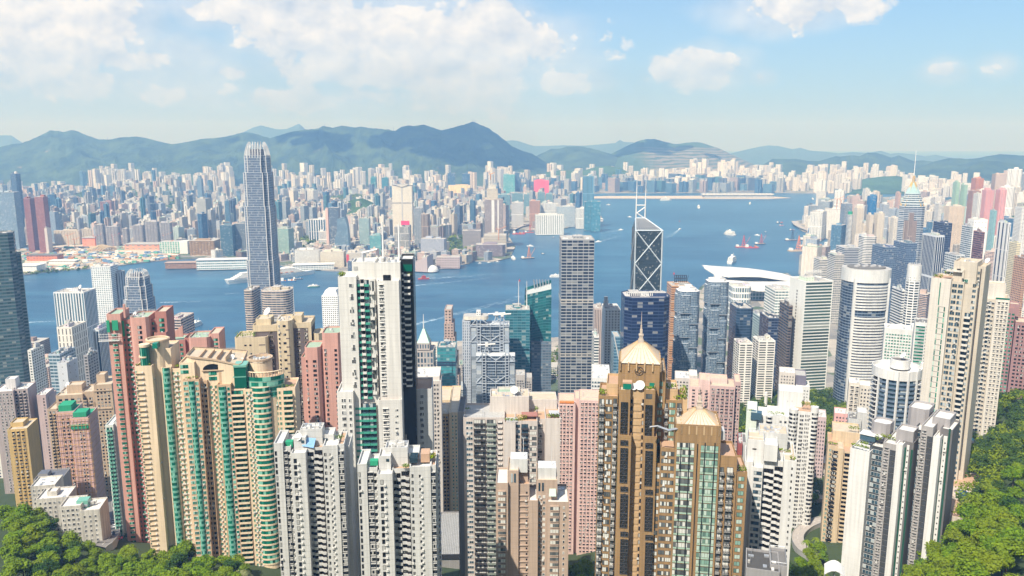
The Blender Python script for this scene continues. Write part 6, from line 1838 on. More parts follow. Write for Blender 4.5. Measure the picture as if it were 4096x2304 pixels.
# middle foreground: grey complex, taupe tower, cream slab, pink slab
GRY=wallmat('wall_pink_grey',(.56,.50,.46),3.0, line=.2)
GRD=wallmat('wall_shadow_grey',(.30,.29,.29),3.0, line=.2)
WP=wallmat('wall_pinkish_white',(.60,.55,.51),3.0, line=.16)
t=Tower(AT,'wide pinkish grey apartment complex with roof gardens, a trellis and white end walls',2030,405, fh=3.0)
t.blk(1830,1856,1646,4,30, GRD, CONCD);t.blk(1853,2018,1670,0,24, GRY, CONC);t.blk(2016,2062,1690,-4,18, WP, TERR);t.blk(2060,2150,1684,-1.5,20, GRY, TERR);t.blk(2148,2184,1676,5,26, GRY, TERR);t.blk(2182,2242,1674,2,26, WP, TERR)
t.blk(1960,2116,1586,12,26, WP, ROOFT,'penthouse', vb=1680);t.blk(2114,2228,1598,20,34, WP, ROOFT,'penthouse', vb=1690);t.blk(1988,2080,1568,18,28, WP, ROOFGR,'lift_room', vb=1600)
t.col('window', wn(1.3,.9, gm=GL_BLUE, n=3),1862,1892,1680, None,0, fill=.85)
t.col('balcony', blc(1.1,1.0, pm=FR_DARK, gm=GL_BRIGHT, fh=3.0),1894,1942,1676, None,0, fill=.98)
t.col('balcony', blc(1.1,1.0, pm=wallmat('rail_grey_green',(.22,.26,.23)), gm=GL_BRIGHT, fh=3.0),1946,1984,1676, None,0, fill=.98)
t.col('air_conditioner', acs(2, WP),1988,2013,1676, None,0, dz=1.2, fill=1);t.col('window', wn(1.0,.9, n=3, fm=FR_DARK),1988,2013,1676, None,0, dz=-.6, fill=.8)
t.col('window', wn(1.5,.8, gm=GL_BLUE, n=2, fm=FR_DARK),2063,2080,1694, None,-1.5, fill=.9);t.col('balcony', blc(1.0,1.0, pm=FR_DARK, gm=GL_BLUE, fh=3.0),2084,2114,1694, None,-1.5, fill=.95);t.col('window', wn(1.7,.6, gm=GL_BRIGHT, n=3, fm=FR_DARK),2118,2147,1700, None,-1.5, fill=.92)
t.col('bay_window', bay(1.4,.8,.7, GL_BRIGHT, WP),2152,2170,1690, None,5, fill=.9)
dish(t.o, t.x(2058,16),16, t.z(1576,16),2.2,(-.25,-.85,.4))
q=MB();q.box(t.x(2086,4), t.x(2150,4),3,9, t.z(1664,4), t.z(1660,4), plain('trellis_red',(.36,.16,.13),.8));q.box(t.x(2024,1), t.x(2070,1),-2,4, t.z(1680,1), t.z(1677,1), GREY);q.build('roof_trellis', t.o)
q=MB();q.box(t.x(2196,5), t.x(2236,5),5,11, t.z(1660,5), t.z(1656,5), GREY);q.build('roof_canopy', t.o)
t.plants(2022,2090,1684,-2,0,1.5,130);t.plants(2074,2104,1676,2,4,2.2,80);t.plants(2190,2234,1668,3,5,1.6,100);t.plants(2140,2154,1640,12,14,2.2,50);t.plants(1862,1880,1640,12,14,1.4,40)
t.rail(1856,1930,1668,.5,10);t.gear(1964,2110,1588,13,25,10);t.gear(1860,1950,1672,4,22,6);t.finish()
TP=wallmat('wall_taupe_pink',(.46,.35,.275),3.0, line=.3)
t=Tower(AT,'taupe tower with white metal sheds and thin aerials on its two roofs',2120,368, fh=3.0)
t.blk(1983,2032,1932,-1,18, TP, ROOFW2);t.blk(2030,2074,1882,1,18, TP, ROOFT);t.blk(2068,2118,1936,2.4,20, TP, TERR);t.blk(2114,2152,2002,-2,16, TP, ROOFW2);t.blk(2146,2230,1920,1.5,22, TP, ROOFT);t.blk(2188,2276,2008,-3,18, TP, ROOFW2)
SHEDM=plain('shed_metal',(.66,.67,.67),.5,.1, var=.3)
t.blk(2041,2110,1836,5,14, SHEDM, SHEDM,'roof_shed', vb=1890, par=0);t.blk(2153,2225,1872,5,14, SHEDM, SHEDM,'roof_shed', vb=1925, par=0)
t.blk(2030,2112,1876,7,20, TP, ROOFT,'plant_room', vb=1940)
for u, v0, v1 in((2094,1752,1830),(2208,1784,1866)):
 q=MB();x=t.x(u,9);q.bar((x,9, t.z(v1,9)),(x,9, t.z(v0,9)),.14, WHITE,5);q.box(x-.5, x+.5,8.5,9.5, t.z(v1,9), t.z(v1,9)+1.5, WHITE);q.build('aerial', t.o)
t.col('bay_window', bay(1.6,.7,.7, GL_BRIGHT, TP),1990,2024,1960, None,-1, fill=.9);t.col('ledge', pnl(.5,.2, TP,.5),2076,2112,1960, None,2.4, fill=1);t.col('window', wn(.8,1.2, n=1, fm=FR_DARK),2104,2110,1960, None,2.4, fill=.9)
t.col('window', wn(1.3,.9, gm=GL_BLUE, n=2, ac=True),2154,2162,1976, None,1.5, fill=.9);t.col('window', wn(1.3,.9, gm=GL_BRIGHT, n=1),2170,2182,1976, None,1.5, fill=.8);t.col('bay_window', bay(1.7,.6,.7, GL_BRIGHT, TP),2196,2240,2020, None,-3, fill=.8);t.col('window', wn(1.2,.9, n=1),2252,2260,2020, None,-3, fill=.8)
for u in(2044,2056,2154,2168):t.box('tall_window', u, u+7,1895 if u<2100 else 1932,1930 if u<2100 else 1964,.8 if u<2100 else 1.3,1.1 if u<2100 else 1.6, GL_BLUE)
q=MB();q.face([(t.x(2198,-1),-1, t.z(1985,-1)),(t.x(2228,-1),-1, t.z(1985,-1)),(t.x(2226,1),1.4, t.z(1955,1)),(t.x(2200,1),1.4, t.z(1955,1))], GL_TEAL);q.build('skylight', t.o)
t.gear(2072,2112,1938,4,18,5);t.gear(2192,2270,2010,-1,16,6);t.plants(2262,2275,2000,4,6,1,20);t.finish()
YEL=wallmat('wall_ochre',(.60,.42,.22),2.9, line=.2)
YEC=wallmat('wall_cream_yellow',(.66,.53,.36),2.9, line=.2)
t=Tower(AT,'long ochre and cream slab end with rows of small square windows',1780,580, fh=2.9)
t.blk(1731,1798,1655,0,70, YEL, ROOFT);t.blk(1796,1834,1650,-2,66, YEC, ROOFT);t.blk(1740,1800,1600,30,62, YEC, ROOFT,'penthouse', vb=1660)
t.col('window', wn(1.2,.9, n=2, fm=FR_DARK),1744,1794,1662, None,0, n=4, fill=.55);t.col('window', wn(1.2,.9, n=1, gm=GL_GREEN, fm=FR_WHITE),1804,1830,1658, None,-2, n=2, fill=.4);t.gear(1736,1830,1652,4,60,14);t.finish()
t=Tower('roof_building','low grey building with a pale ribbed metal roof between the towers',1790,470, zb=70, cat='building')
t.blk(1742,1850,2218,0,60, GRD, plain('roof_ribbed',(.30,.30,.29),.6, var=.4))
q=MB()
for k in range(14):x=t.x(1746+k*7.4,0,2218);q.box(x, x+.25,1,59, t.z(2218)-1, t.z(2218)-.7, GREY)
q.box(t.x(1744,0,2218), t.x(1848,0,2218),-.6,.2, t.z(2218)-3, t.z(2218)+.2, DARK);q.build('roof_rib', t.o);t.finish()
PKM=wallmat('wall_pale_pink',(.66,.47,.43),2.9, line=.25)
t=Tower(AT,'pale pink slab tower of tightly packed bay windows behind the taupe tower',2315,570, zb=88, fh=2.9)
t.blk(2230,2302,1612,0,24, PKM, ROOFT);t.blk(2296,2320,1594,4,24, PKM, ROOFT);t.blk(2316,2402,1602,-3,24, PKM, ROOFT);t.blk(2330,2400,1588,6,20, PKM, ROOFT,'penthouse', vb=1610)
t.col('bay_window', bay(1.2,.9,.5, GL_DARK, PKM),2236,2294,1618, None,0, n=4, fill=.62);t.col('bay_window', bay(1.2,.9,.5, GL_DARK, PKM),2322,2398,1608, None,-3, n=5, fill=.62);t.box('orange_sheet',2238,2296,1608,1614,-.3,3, ORANGE);t.finish()
PKR=wallmat('wall_rose',(.52,.37,.35),2.9, line=.25)
t=Tower(AT,'rose pink apartment slab with rows of dark bays behind the golden pair',2850,650, fh=2.9)
t.blk(2757,2800,1546,2,26, PKM, ROOFT);t.blk(2796,2842,1520,4,26, PKM, ROOFT);t.blk(2840,2941,1545,0,24, PKR, ROOFT);t.blk(2939,2964,1528,5,30, PKR, ROOFT);t.blk(2826,2910,1514,10,24, PKM, ROOFT,'penthouse', vb=1550)
t.col('bay_window', bay(1.3,.8,.6, GL_DARK, PKR),2844,2938,1552, None,0, n=5, fill=.66);t.col('window', wn(1.2,.9, fm=FR_DARK),2762,2838,1556, None,2, n=3, fill=.4);t.col('window', wn(1.2,.9, n=1, fm=FR_DARK),2942,2962,1540, None,5, n=2, fill=.5);t.finish()
# coral pink tower pair on the left
COR=wallmat('wall_coral',(.58,.32,.265),3.0, line=.16)
COD=wallmat('wall_coral_deep',(.42,.19,.16),3.0, line=.2)
SCAF=plain('scaffold_bamboo',(.52,.30,.10),.8)
t=Tower(AT,'tall coral pink tower with green netted scaffold near its top',540,450, fh=3.0)
t.blk(425,480,1256,0,18, COR, ROOFGR);t.blk(478,522,1278,3,20, COD, ROOFGR);t.blk(516,592,1270,-3,16, COR, ROOFGR, ch=1.6);t.blk(590,622,1276,3,20, COD, ROOFGR);t.blk(618,664,1246,2,20, COD, ROOFT, vb=1330);t.blk(616,664,1330,-1,20, COD, TERR)
t.col('bay_window', bay(1.5,.8,.6, GL_GREEN, COR),447,468,1330, None,0, fill=.95);t.col('bay_window', bay(1.5,.8,.6, GL_GREEN, COD),483,499,1330, None,3, fill=.95)
t.col('window', wn(1.3,.9, n=2, gm=GL_GREEN, fm=FR_DARK, ac=True),503,516,1290, None,3, fill=.9);t.col('window', wn(1.6,.8, fm=FR_DARK),548,566,1300, None,-3, fill=.85, every=1)
t.col('window', wn(1.4,.8, n=2, gm=GL_GREEN, fm=FR_DARK),594,618,1284, None,3, n=2, fill=.7);t.col('window', wn(1.8,.6, n=2, gm=GL_GREEN, fm=FR_DARK),634,656,1270, None,1.9, fill=.85)
q=MB();q.box(t.x(534,2), t.x(541,2),2,4, t.z(1270,2), t.z(1216,2), COR);q.build('roof_fin', t.o)
for(u0, u1, v0, v1, y)in((424,436,1282,1330,-.8),(446,470,1282,1322,-.8),(473,494,1284,1346,2)):
 t.box('green_netting', u0, u1, v0, v1, y-.6, y, GREENNET)
q=MB()
for k in range(9):q.bar((t.x(430+k*10,-1),-1.4, t.z(1362,-1)),(t.x(430+k*10,-1),-1.4, t.z(1328,-1)),.08, FR_WHITE)
for v in(1332,1342,1352):q.bar((t.x(428,-1),-1.4, t.z(v,-1)),(t.x(514,-1),-1.4, t.z(v,-1)),.09, FR_WHITE)
q.box(t.x(430,0), t.x(512,0),-1.5,-.4, t.z(1360,-1), t.z(1357,-1), FR_WHITE);q.build('scaffold', t.o)
dish(t.o, t.x(580,8),8, t.z(1264,8),1.3);t.gear(520,590,1272,-1,14,7);t.rail(520,590,1270,-2.5,15, FR_WHITE);t.finish()
t=Tower(AT,'lower coral pink tower with a swept roof fin behind the cream tower',770,520, fh=3.0)
t.blk(670,740,1360,4,22, COD, ROOFGR);t.blk(736,760,1352,6,22, COD, ROOFGR);t.blk(752,836,1350,0,20, COR, ROOFGR, ch=1.6);t.blk(834,875,1334,4,24, COR, ROOFT)
q=MB();F_=[(t.x(706,8),8, t.z(1345,8)),(t.x(760,8),8, t.z(1345,8)),(t.x(760,8),8, t.z(1298,8)),(t.x(738,8),8, t.z(1316,8)),(t.x(716,8),8, t.z(1326,8))]
q.face(F_, COR);q.face([(x, y+1.2, z)for x, y, z in F_][::-1], COR)
for i in range(5):a, c=F_[i], F_[(i+1)%5];q.face([a,(a[0], a[1]+1.2, a[2]),(c[0], c[1]+1.2, c[2]), c], COR)
q.build('roof_fin', t.o)
t.col('window', wn(1.6,.7, n=2, gm=GL_GREEN, fm=FR_DARK),698,734,1372, None,4, n=2, fill=.6);t.col('window', wn(1.6,.7, n=2, gm=GL_GREEN, fm=FR_DARK),852,872,1350, None,4, fill=.8);t.col('window', wn(1.3,.9, fm=FR_DARK),800,814,1386, None,0, fill=.8, every=2);t.gear(756,830,1352,2,18,7);t.finish()
t=Tower(AT,'coral pink tower with rounded corners just left of the tallest white tower',1285,480, fh=3.0)
t.blk(1204,1220,1428,2,18, COR, ROOFGR);t.blk(1216,1280,1390,0,18, COR, ROOFGR, ch=1.8);t.blk(1278,1292,1392,4,20, COR, ROOFGR);t.blk(1286,1362,1332,1,20, COR, ROOFGR, ch=1.8)
t.col('window', wn(1.4,.8, n=1, fm=FR_DARK),1222,1231,1436, None,0, fill=.6);t.col('window', wn(1.4,.8, n=2, fm=FR_DARK),1250,1266,1436, None,0, fill=.8);t.col('window', wn(1.5,.8, n=2, fm=FR_DARK),1297,1306,1392, None,1, fill=.9);t.col('window', wn(1.4,.8, n=2, fm=FR_DARK),1337,1347,1392, None,1, fill=.9)
t.col('air_conditioner', acs(1, COR),1279,1289,1432, None,4, dz=.4);t.gear(1292,1356,1334,3,18,4);t.finish()
# cream tower group with green glass bays
CR2=wallmat('wall_warm_cream',(.76,.60,.42),3.05, line=.16)
CR3=wallmat('wall_apricot',(.58,.40,.25),3.05, line=.2)
RIM=plain('roof_rim_tan',(.52,.38,.26),.7)
t=Tower(AT,'broad warm cream tower group with green glass bays, arch and round roof drums',850,425, fh=3.05)
t.blk(538,606,1464,-3,18, CR2, TERR);t.cyl(584,674,1352,8, CR2, ROOFT,'round_tower');t.blk(596,682,1394,4,22, CR2, ROOFT)
q=MB();x0, x1, z=t.x(582,8,1345), t.x(676,8,1345), t.z(1347,8);r=(x1-x0)/2
O_, I_=circle((x0+x1)/2,8, r*1.03, n=28), circle((x0+x1)/2,8, r*.86, n=28)
q.prism(O_, z-1.0, z+.2, RIM, cap=False)
for i in range(28):j=(i+1)%28;q.face([(*O_[i], z+.2),(*O_[j], z+.2),(*I_[j], z+.2),(*I_[i], z+.2)], RIM);q.face([(*I_[j], z-1.2),(*I_[i], z-1.2),(*I_[i], z+.2),(*I_[j], z+.2)], RIM)
q.build('roof_rim', t.o)
t.cyl(557,596,1380,0, GL_GREEN, PALEGL,'glass_drum', vb=1470, par=0);t.cyl(555,598,1376,0, CR2, CR2,'drum_cap', vb=1386, par=0);t.cyl(555,598,1422,0, CR2, CR2,'drum_ring', vb=1428, par=0)
t.box('tower_window',608,628,1374,1395,-2.3,8-5.4, GL_GREEN)
t.col('window', wn(1.3,.9, n=2, gm=GL_GREEN, fm=FR_DARK),613,627,1420, None,4, fill=.9);t.col('window', wn(1.3,.9, n=1, gm=GL_GREEN, fm=FR_DARK),634,644,1436, None,4, fill=.8)
t.col('window', wn(1.1,.9, n=1, gm=GL_GREEN, fm=CR2),540,546,1476, None,-3, fill=.9);t.col('ledge', pnl(.28,.5, RIM,.7),540,574,1476, None,-3, fill=1);t.col('air_conditioner', acs(1, RIM),564,574,1476, None,-3, dz=.8)
t.side('window', wn(1.4,.8, n=2, gm=GL_GREEN, fm=CR2),1,606,-3,-2,6,1480, None, n=2, fill=.6)
t.blk(644,682,1470,1,20, CR2, CONCD);t.blk(680,724,1474,2,20, CR2, TERR);t.blk(716,776,1450,-1,20, CR2, ROOFT);t.blk(730,796,1518,-3.5,16, CR3, TERR);t.blk(794,828,1522,0,20, CR3, TERR)
t.col('balcony', rnd_(1.7,3.05),648,678,1468, None,1, fill=1.0);t.col('window', wn(1.4,.8, n=2, gm=GL_GREEN, fm=CR2, ac=True),684,718,1482, None,2, n=2, fill=.5);t.col('air_conditioner', acs(2, RIM),694,710,1482, None,2, dz=.2)
t.col('balcony', rnd_(1.4,3.05),752,778,1522, None,-3.5, fill=.95);t.col('window', wn(1.6,.7, n=3, gm=GL_GREEN, fm=FR_WHITE),732,751,1522, None,-3.5, fill=.9);t.col('window', wn(1.6,.7, n=2, gm=GL_GREEN, fm=FR_WHITE),779,793,1522, None,-3.5, fill=.9)
t.col('window', wn(1.4,.8, n=1, fm=FR_DARK),802,808,1530, None,0, fill=.9);t.col('window', wn(1.4,.8, n=2, fm=FR_DARK),814,824,1530, None,0, fill=.9)
t.col('window', bnd(1.8,.7, GL_GREEN, PALEGL),720,752,1456,1512,-1, fill=1.0)
x0, x1=t.x(766,3), t.x(982,3)
P=[(x0,4),(x0+3,1.5),((x0+x1)/2,1.5),(x1-1,0),(x1,3),(x1-1,26),((x0+x1)/2,22),(x0,20)]
zl, zr=t.z(1418,3), t.z(1460,1)
zt=[zl, zl-.3,(zl+zr)/2+.6, zr, zr, zr+1,(zl+zr)/2+1, zl+.3]
b=MB();b.prism(P,0, zl, CR2, CR2, zt=zt, cap=False);b.face([(*p, z-1.2)for p, z in zip(P, zt)], ROOFT)
b.build('wall', t.o)
b=MB();E=[(px*1.0+(px-(x0+x1)/2)*.02, py-.5 if py<6 else py+.5)for px, py in P]
for i in range(8):j=(i+1)%8;b.face([(*E[i], zt[i]-.7),(*E[j], zt[j]-.7),(*E[j], zt[j]+.35),(*E[i], zt[i]+.35)], RIM);b.face([(*E[i], zt[i]+.35),(*E[j], zt[j]+.35),(*P[j], zt[j]+.35),(*P[i], zt[i]+.35)], RIM)
b.build('roof_rim', t.o)
b=MB()
for k in range(4):xx=x0+(x1-x0)*(.22+.16*k);b.box(xx, xx+.5,3,20, zr-.9, zl-.6-k*.35, CR3)
b.build('roof_beam', t.o)
b=MB();ax, az, aw=t.x(866,1.3), t.z(1478,1.3),5.2
A=[(ax+aw*math.cos(math.pi*i/12), az+3.4*math.sin(math.pi*i/12))for i in range(13)]
b.face([(x,1.25, z)for x, z in A], GL_DARK);b.box(ax-aw-.5, ax+aw+.5,.6,1.4, az-.5, az, RIM);b.build('arch_window', t.o)
t.col('window', bnd(1.9,.6, GL_GREEN, PALEGL),834,866,1482,1530,1.4, fill=1);t.col('window', bnd(1.9,.6, GL_GREEN, PALEGL),890,908,1490,1540,1.3, fill=1);t.box('brown_strip',874,884,1486,1536,1.0,1.4, CR3)
t.col('window', wn(1.5,.7, n=2, gm=GL_GREEN, fm=CR2, ac=True),834,872,1536, None,1.4, n=2, fill=.5)
t.blk(866,922,1538,-3.5,10, CR3, TERR);t.col('balcony', rnd_(1.5,3.05),872,904,1544, None,-3.5, fill=1.0);t.col('window', wn(1.6,.7, n=1, gm=GL_GREEN, fm=FR_WHITE),906,920,1544, None,-3.5, fill=.8)
t.blk(934,982,1470,-1.2,12, GL_GREEN, PALEGL,'glass_corner', vb=1552, par=0);t.box('glass_corner_cap',932,984,1462,1470,-1.6,8, PALEGL);t.box('glass_corner_cap',932,984,1506,1510,-1.4,0, PALEGL)
t.cyl(990,1088,1440,12, CR2, ROOFT,'roof_drum', vb=1500);q=MB();x0, x1, z=t.x(988,12,1433), t.x(1090,12,1433), t.z(1434,12);r=(x1-x0)/2;O_=circle((x0+x1)/2,12, r*1.03, n=26);q.prism(O_, z-1.0, z+.2, RIM, cap=False)
I_=circle((x0+x1)/2,12, r*.87, n=26)
for i in range(26):j=(i+1)%26;q.face([(*O_[i], z+.2),(*O_[j], z+.2),(*I_[j], z+.2),(*I_[i], z+.2)], RIM);q.face([(*I_[j], z-1.1),(*I_[i], z-1.1),(*I_[i], z+.2),(*I_[j], z+.2)], RIM)
q.build('roof_rim', t.o)
t.gear(1004,1076,1438,9,15,10)
t.blk(920,980,1556,-2,18, CR2, PALEGL);t.blk(976,1012,1556,-3,16, CR2, TERR);t.cyl(978,1138,1500,6, CR2, TERR,'wall', sq=.72);t.blk(1090,1180,1552,0,20, CR2, TERR)
x0, x1=t.x(978,6,1500), t.x(1138,6,1500);cx, r=(x0+x1)/2,(x1-x0)/2
gb, pb, cb_=MB(), MB(), MB()
n=14
for i in range(n):
 a, c=R(188)+R(164)*i/n, R(188)+R(164)*(i+1)/n
 pa, pc=(r*1.01*math.cos(a), r*.728*math.sin(a)),(r*1.01*math.cos(c), r*.728*math.sin(c))
 gb.face([(*pa,.55),(*pc,.55),(*pc,2.75),(*pa,2.75)], GL_GREEN)
 pb.face([(*pa,-.1),(*pc,-.1),(*pc,.5),(*pa,.5)], PALEGL)
 m=(r*1.03*math.cos(a), r*.745*math.sin(a));cb_.bar((m[0], m[1],0),(m[0], m[1],3.0),.22, CR2)
zz=t.z(1532,0)
for k in range(4):t.put('curved_window', gb, cx,6, zz-k*3.05);t.put('glass_band', pb, cx,6, zz-k*3.05)
q=MB()
for i in range(19):
 a=R(184)+R(172)*i/18
 q.bar((cx+r*.99*math.cos(a),6+r*.70*math.sin(a), t.z(1500,6)-.2),(cx+r*.99*math.cos(a),6+r*.70*math.sin(a), t.z(1500,6)+2.6),.28, CR2)
for i in range(18):
 a, c=R(184)+R(172)*i/18, R(184)+R(172)*(i+1)/18
 q.bar((cx+r*math.cos(a),6+r*.71*math.sin(a), t.z(1500,6)+2.7),(cx+r*math.cos(c),6+r*.71*math.sin(c), t.z(1500,6)+2.7),.35, CR2)
q.build('roof_colonnade', t.o)
t.col('balcony', blc(1.4,1.0, pm=CR2, gm=GL_GREEN, fh=3.05),924,974,1560, None,-2, fill=.96);t.col('window', wn(1.4,.8, n=2, gm=GL_GREEN, fm=CR2, ac=True),980,1010,1560, None,-3, n=2, fill=.6)
x0, x1=t.x(1012,-1), t.x(1092,-1);rr=(x1-x0)/2
gb2=MB()
for i in range(10):
 a, c=R(195)+R(150)*i/10, R(195)+R(150)*(i+1)/10
 pa, pc=(rr*math.cos(a),3.4*math.sin(a)),(rr*math.cos(c),3.4*math.sin(c))
 gb2.face([(*pa,.75),(*pc,.75),(*pc,2.85),(*pa,2.85)], GL_GREEN);gb2.face([(pa[0]*1.01, pa[1]*1.04,-.25),(pc[0]*1.01, pc[1]*1.04,-.25),(pc[0]*1.01, pc[1]*1.04,.75),(pa[0]*1.01, pa[1]*1.04,.75)], CR2);gb2.face([(pa[0]*1.01, pa[1]*1.04,.75),(pc[0]*1.01, pc[1]*1.04,.75),(*pc,.75),(*pa,.75)], CR2)
z=t.z(1556,-3)-3.05
b=MB();b.prism([((x0+x1)/2+rr*.97*math.cos(R(195)+R(150)*i/10),-1+3.2*math.sin(R(195)+R(150)*i/10))for i in range(11)],0, t.z(1556,-3), CR2, ROOFT);b.build('wall', t.o)
while z>2:t.put('round_bay_window', gb2,(x0+x1)/2,-1, z);z-=3.05
t.col('balcony', blc(1.6,1.0, pm=CR2, gm=GL_GREEN, fh=3.05),1130,1172,1560, None,0, fill=.92);t.col('window', wn(1.5,.8, n=2, gm=GL_GREEN, fm=CR2),1098,1124,1560, None,0, n=2, fill=.6)
dish(t.o, t.x(944,12),12, t.z(1452,12),2.3,(-.35,-.6,.7));dish(t.o, t.x(984,14),14, t.z(1456,14),1.5,(-.35,-.6,.7))
t.plants(540,602,1462,-2,0,1.2,110);t.plants(1120,1176,1548,1,3,1.4,70);t.plants(744,790,1512,-2,0,1,50);t.plants(700,716,1468,3,5,1.6,40);t.finish()
# beige and brown tower behind the cream group
BE=wallmat('wall_beige',(.60,.50,.34),3.0, line=.2)
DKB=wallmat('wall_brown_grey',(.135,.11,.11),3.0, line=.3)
t=Tower(AT,'beige tower with brown recesses, rounded shaft and big dish behind the cream group',1090,530, fh=3.0)
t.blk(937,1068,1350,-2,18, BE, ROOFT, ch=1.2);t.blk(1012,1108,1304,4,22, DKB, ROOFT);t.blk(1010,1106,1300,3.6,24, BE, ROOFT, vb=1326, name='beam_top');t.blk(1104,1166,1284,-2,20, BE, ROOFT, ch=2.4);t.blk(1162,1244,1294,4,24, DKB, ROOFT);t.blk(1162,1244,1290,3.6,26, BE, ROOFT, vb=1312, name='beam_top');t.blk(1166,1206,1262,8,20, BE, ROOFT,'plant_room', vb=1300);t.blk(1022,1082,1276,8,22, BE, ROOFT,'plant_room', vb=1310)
t.blk(1250,1286,1334,4,20, BE, ROOFT, ch=2);t.box('beige_pier',1232,1244,1296,1900,3.2,4.2, BE)
t.col('window', wn(1.3,.9, n=2, fm=BE),1076,1092,1322, None,4, fill=.9);t.col('window', wn(1.3,.9, n=2, fm=BE),1184,1200,1310, None,4, fill=.9);t.col('window', wn(1.3,.9, n=2, fm=BE),1216,1230,1310, None,4, fill=.9);t.col('window', wn(1.1,.9, n=1, fm=BE),1168,1174,1316, None,4, fill=.9)
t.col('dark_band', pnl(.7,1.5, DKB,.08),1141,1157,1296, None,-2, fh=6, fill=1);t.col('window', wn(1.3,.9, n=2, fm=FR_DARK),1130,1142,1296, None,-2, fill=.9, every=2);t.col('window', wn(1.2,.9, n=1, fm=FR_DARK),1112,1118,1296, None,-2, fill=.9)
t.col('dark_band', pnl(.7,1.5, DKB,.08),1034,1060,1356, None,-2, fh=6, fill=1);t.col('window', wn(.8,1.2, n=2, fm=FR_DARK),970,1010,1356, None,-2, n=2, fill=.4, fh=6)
dish(t.o, t.x(1098,10),10, t.z(1266,10),3.1,(-.6,-.5,.6));t.gear(1080,1160,1286,0,18,12)
q=MB();x=t.x(1200,12);q.bar((x,12, t.z(1262,12)),(x,12, t.z(1142,12)),.22, WHITE,6, r2=.1);q.build('mast', t.o)
t.plants(942,1020,1346,0,5,3.4,260);t.finish()
# far left residential towers
LG=wallmat('wall_mauve_grey',(.42,.36,.36),2.9, line=.25)
t=Tower(AT,'grey mauve apartment blocks with white roof rooms at the left edge',50,690, fh=2.9)
t.blk(-30,52,1566,0,24, LG, ROOFW2);t.blk(48,110,1556,4,26, LG, ROOFW2);t.blk(20,60,1516,10,20, wallmat('wall_lilac_white',(.62,.60,.60)), ROOFW2,'penthouse', vb=1570)
t.col('window', wn(1.3,.9, n=2, fm=FR_WHITE),-10,50,1572, None,0, n=4, fill=.5);t.col('balcony', blc(1.1,.9, pm=LG, fh=2.9),54,106,1562, None,4, n=3, fill=.6);t.gear(-10,100,1562,2,20,8);t.finish()
t=Tower(AT,'narrow pale green tower beside the dusky pink one',132,720, fh=2.9)
MINT=wallmat('wall_grey_mint',(.48,.54,.48),2.9, line=.25)
t.blk(114,150,1598,0,20, MINT, ROOFGR);t.col('balcony', blc(1.1,.9, pm=MINT, gm=GL_BLUE, fh=2.9),118,148,1604, None,0, n=2, fill=.7);t.plants(118,146,1594,2,6,1.5,50);t.finish()
t=Tower(AT,'dusky pink slim tower with a blank side and a roof room',170,700, fh=2.9)
DPK=wallmat('wall_dusky_pink',(.54,.42,.42),2.9, line=.16)
t.blk(146,182,1580,0,22, DPK, ROOFW2);t.blk(182,196,1586,6,26, DPK, ROOFW2);t.col('window', wn(1.1,1, n=1, fm=FR_DARK),170,178,1590, None,0, fill=.6);t.gear(148,180,1580,2,18,5);t.finish()
OCH=wallmat('wall_mustard',(.56,.40,.17),2.9, line=.2)
t=Tower(AT,'mustard yellow tower with two columns of dark balconies at the left',68,590, fh=2.9)
t.blk(28,108,1716,0,24, OCH, ROOFT);t.blk(40,92,1690,8,20, OCH, ROOFT,'penthouse', vb=1725);t.col('window', wn(1.4,.8, n=2, fm=FR_DARK, hood=OCH),42,100,1722, None,0, n=3, fill=.5);t.gear(36,100,1718,3,20,7);t.finish()
BP=wallmat('wall_scaffold_pink',(.60,.40,.37),2.9, line=.4)
t=Tower(AT,'pink tower wrapped in bamboo scaffolding under green netted tops',288,560, fh=2.9)
t.blk(222,296,1646,0,20, BP, GREENNET);t.blk(282,352,1670,-3,20, BP, GREENNET)
t.blk(232,284,1622,4,16, GREENNET, GREENNET,'green_netting', vb=1652, par=0);t.box('green_netting',282,352,1700,1716,-4,-3, GREENNET);t.box('green_netting',290,344,1650,1668,-2,8, GREENNET)
for(u0, u1, y, v0)in((218,296,-1.2,1650),(280,358,-4.4,1676)):
 q=MB()
 for i in range(6):x=t.x(u0+(u1-u0)*i/5, y);q.bar((x, y,0),(x, y, t.z(v0, y)),.17, SCAF)
 z=t.z(v0, y)
 while z>2:q.bar((t.x(u0, y), y, z),(t.x(u1, y), y, z),.15, SCAF);q.bar((t.x(u1, y), y, z),(t.x(u1, y),18, z),.15, SCAF);z-=4.8
 q.build('bamboo_scaffold', t.o)
t.col('window', wn(1.2,.9, n=1, fm=FR_WHITE),312,336,1690, None,-3, n=2, fill=.5);t.col('window', wn(1.2,.9, fm=FR_DARK),240,280,1670, None,0, n=2, fill=.5);t.finish()
BWN=wallmat('wall_sandstone',(.50,.38,.27),2.9, line=.25)
t=Tower(AT,'large sandstone coloured tower complex with balustraded roofs behind the scaffold',340,660, fh=2.9)
t.blk(188,226,1636,-2,20, BWN, ROOFT);t.blk(222,330,1580,0,24, BWN, ROOFT);t.blk(326,380,1566,3,26, BWN, ROOFT);t.blk(374,446,1538,-3,24, BWN, ROOFT);t.blk(384,418,1498,6,16, BWN, ROOFT,'penthouse', vb=1550);t.blk(266,326,1540,8,20, BWN, ROOFT,'penthouse', vb=1590)
t.col('balcony', blc(1.1,.9, pm=BWN, gm=GL_DARK, fh=2.9),192,222,1644, None,-2, n=2, fill=.7);t.col('balcony', blc(1.1,.9, pm=BWN, gm=GL_DARK, fh=2.9),228,376,1592, None,0, n=6, fill=.6);t.col('window', wn(1.2,.9, n=1, fm=FR_DARK),382,440,1552, None,-3, n=4, fill=.45)
for v in(1560,1632):t.box('cornice',372,448, v, v+5,-3.6,-3, BWN)
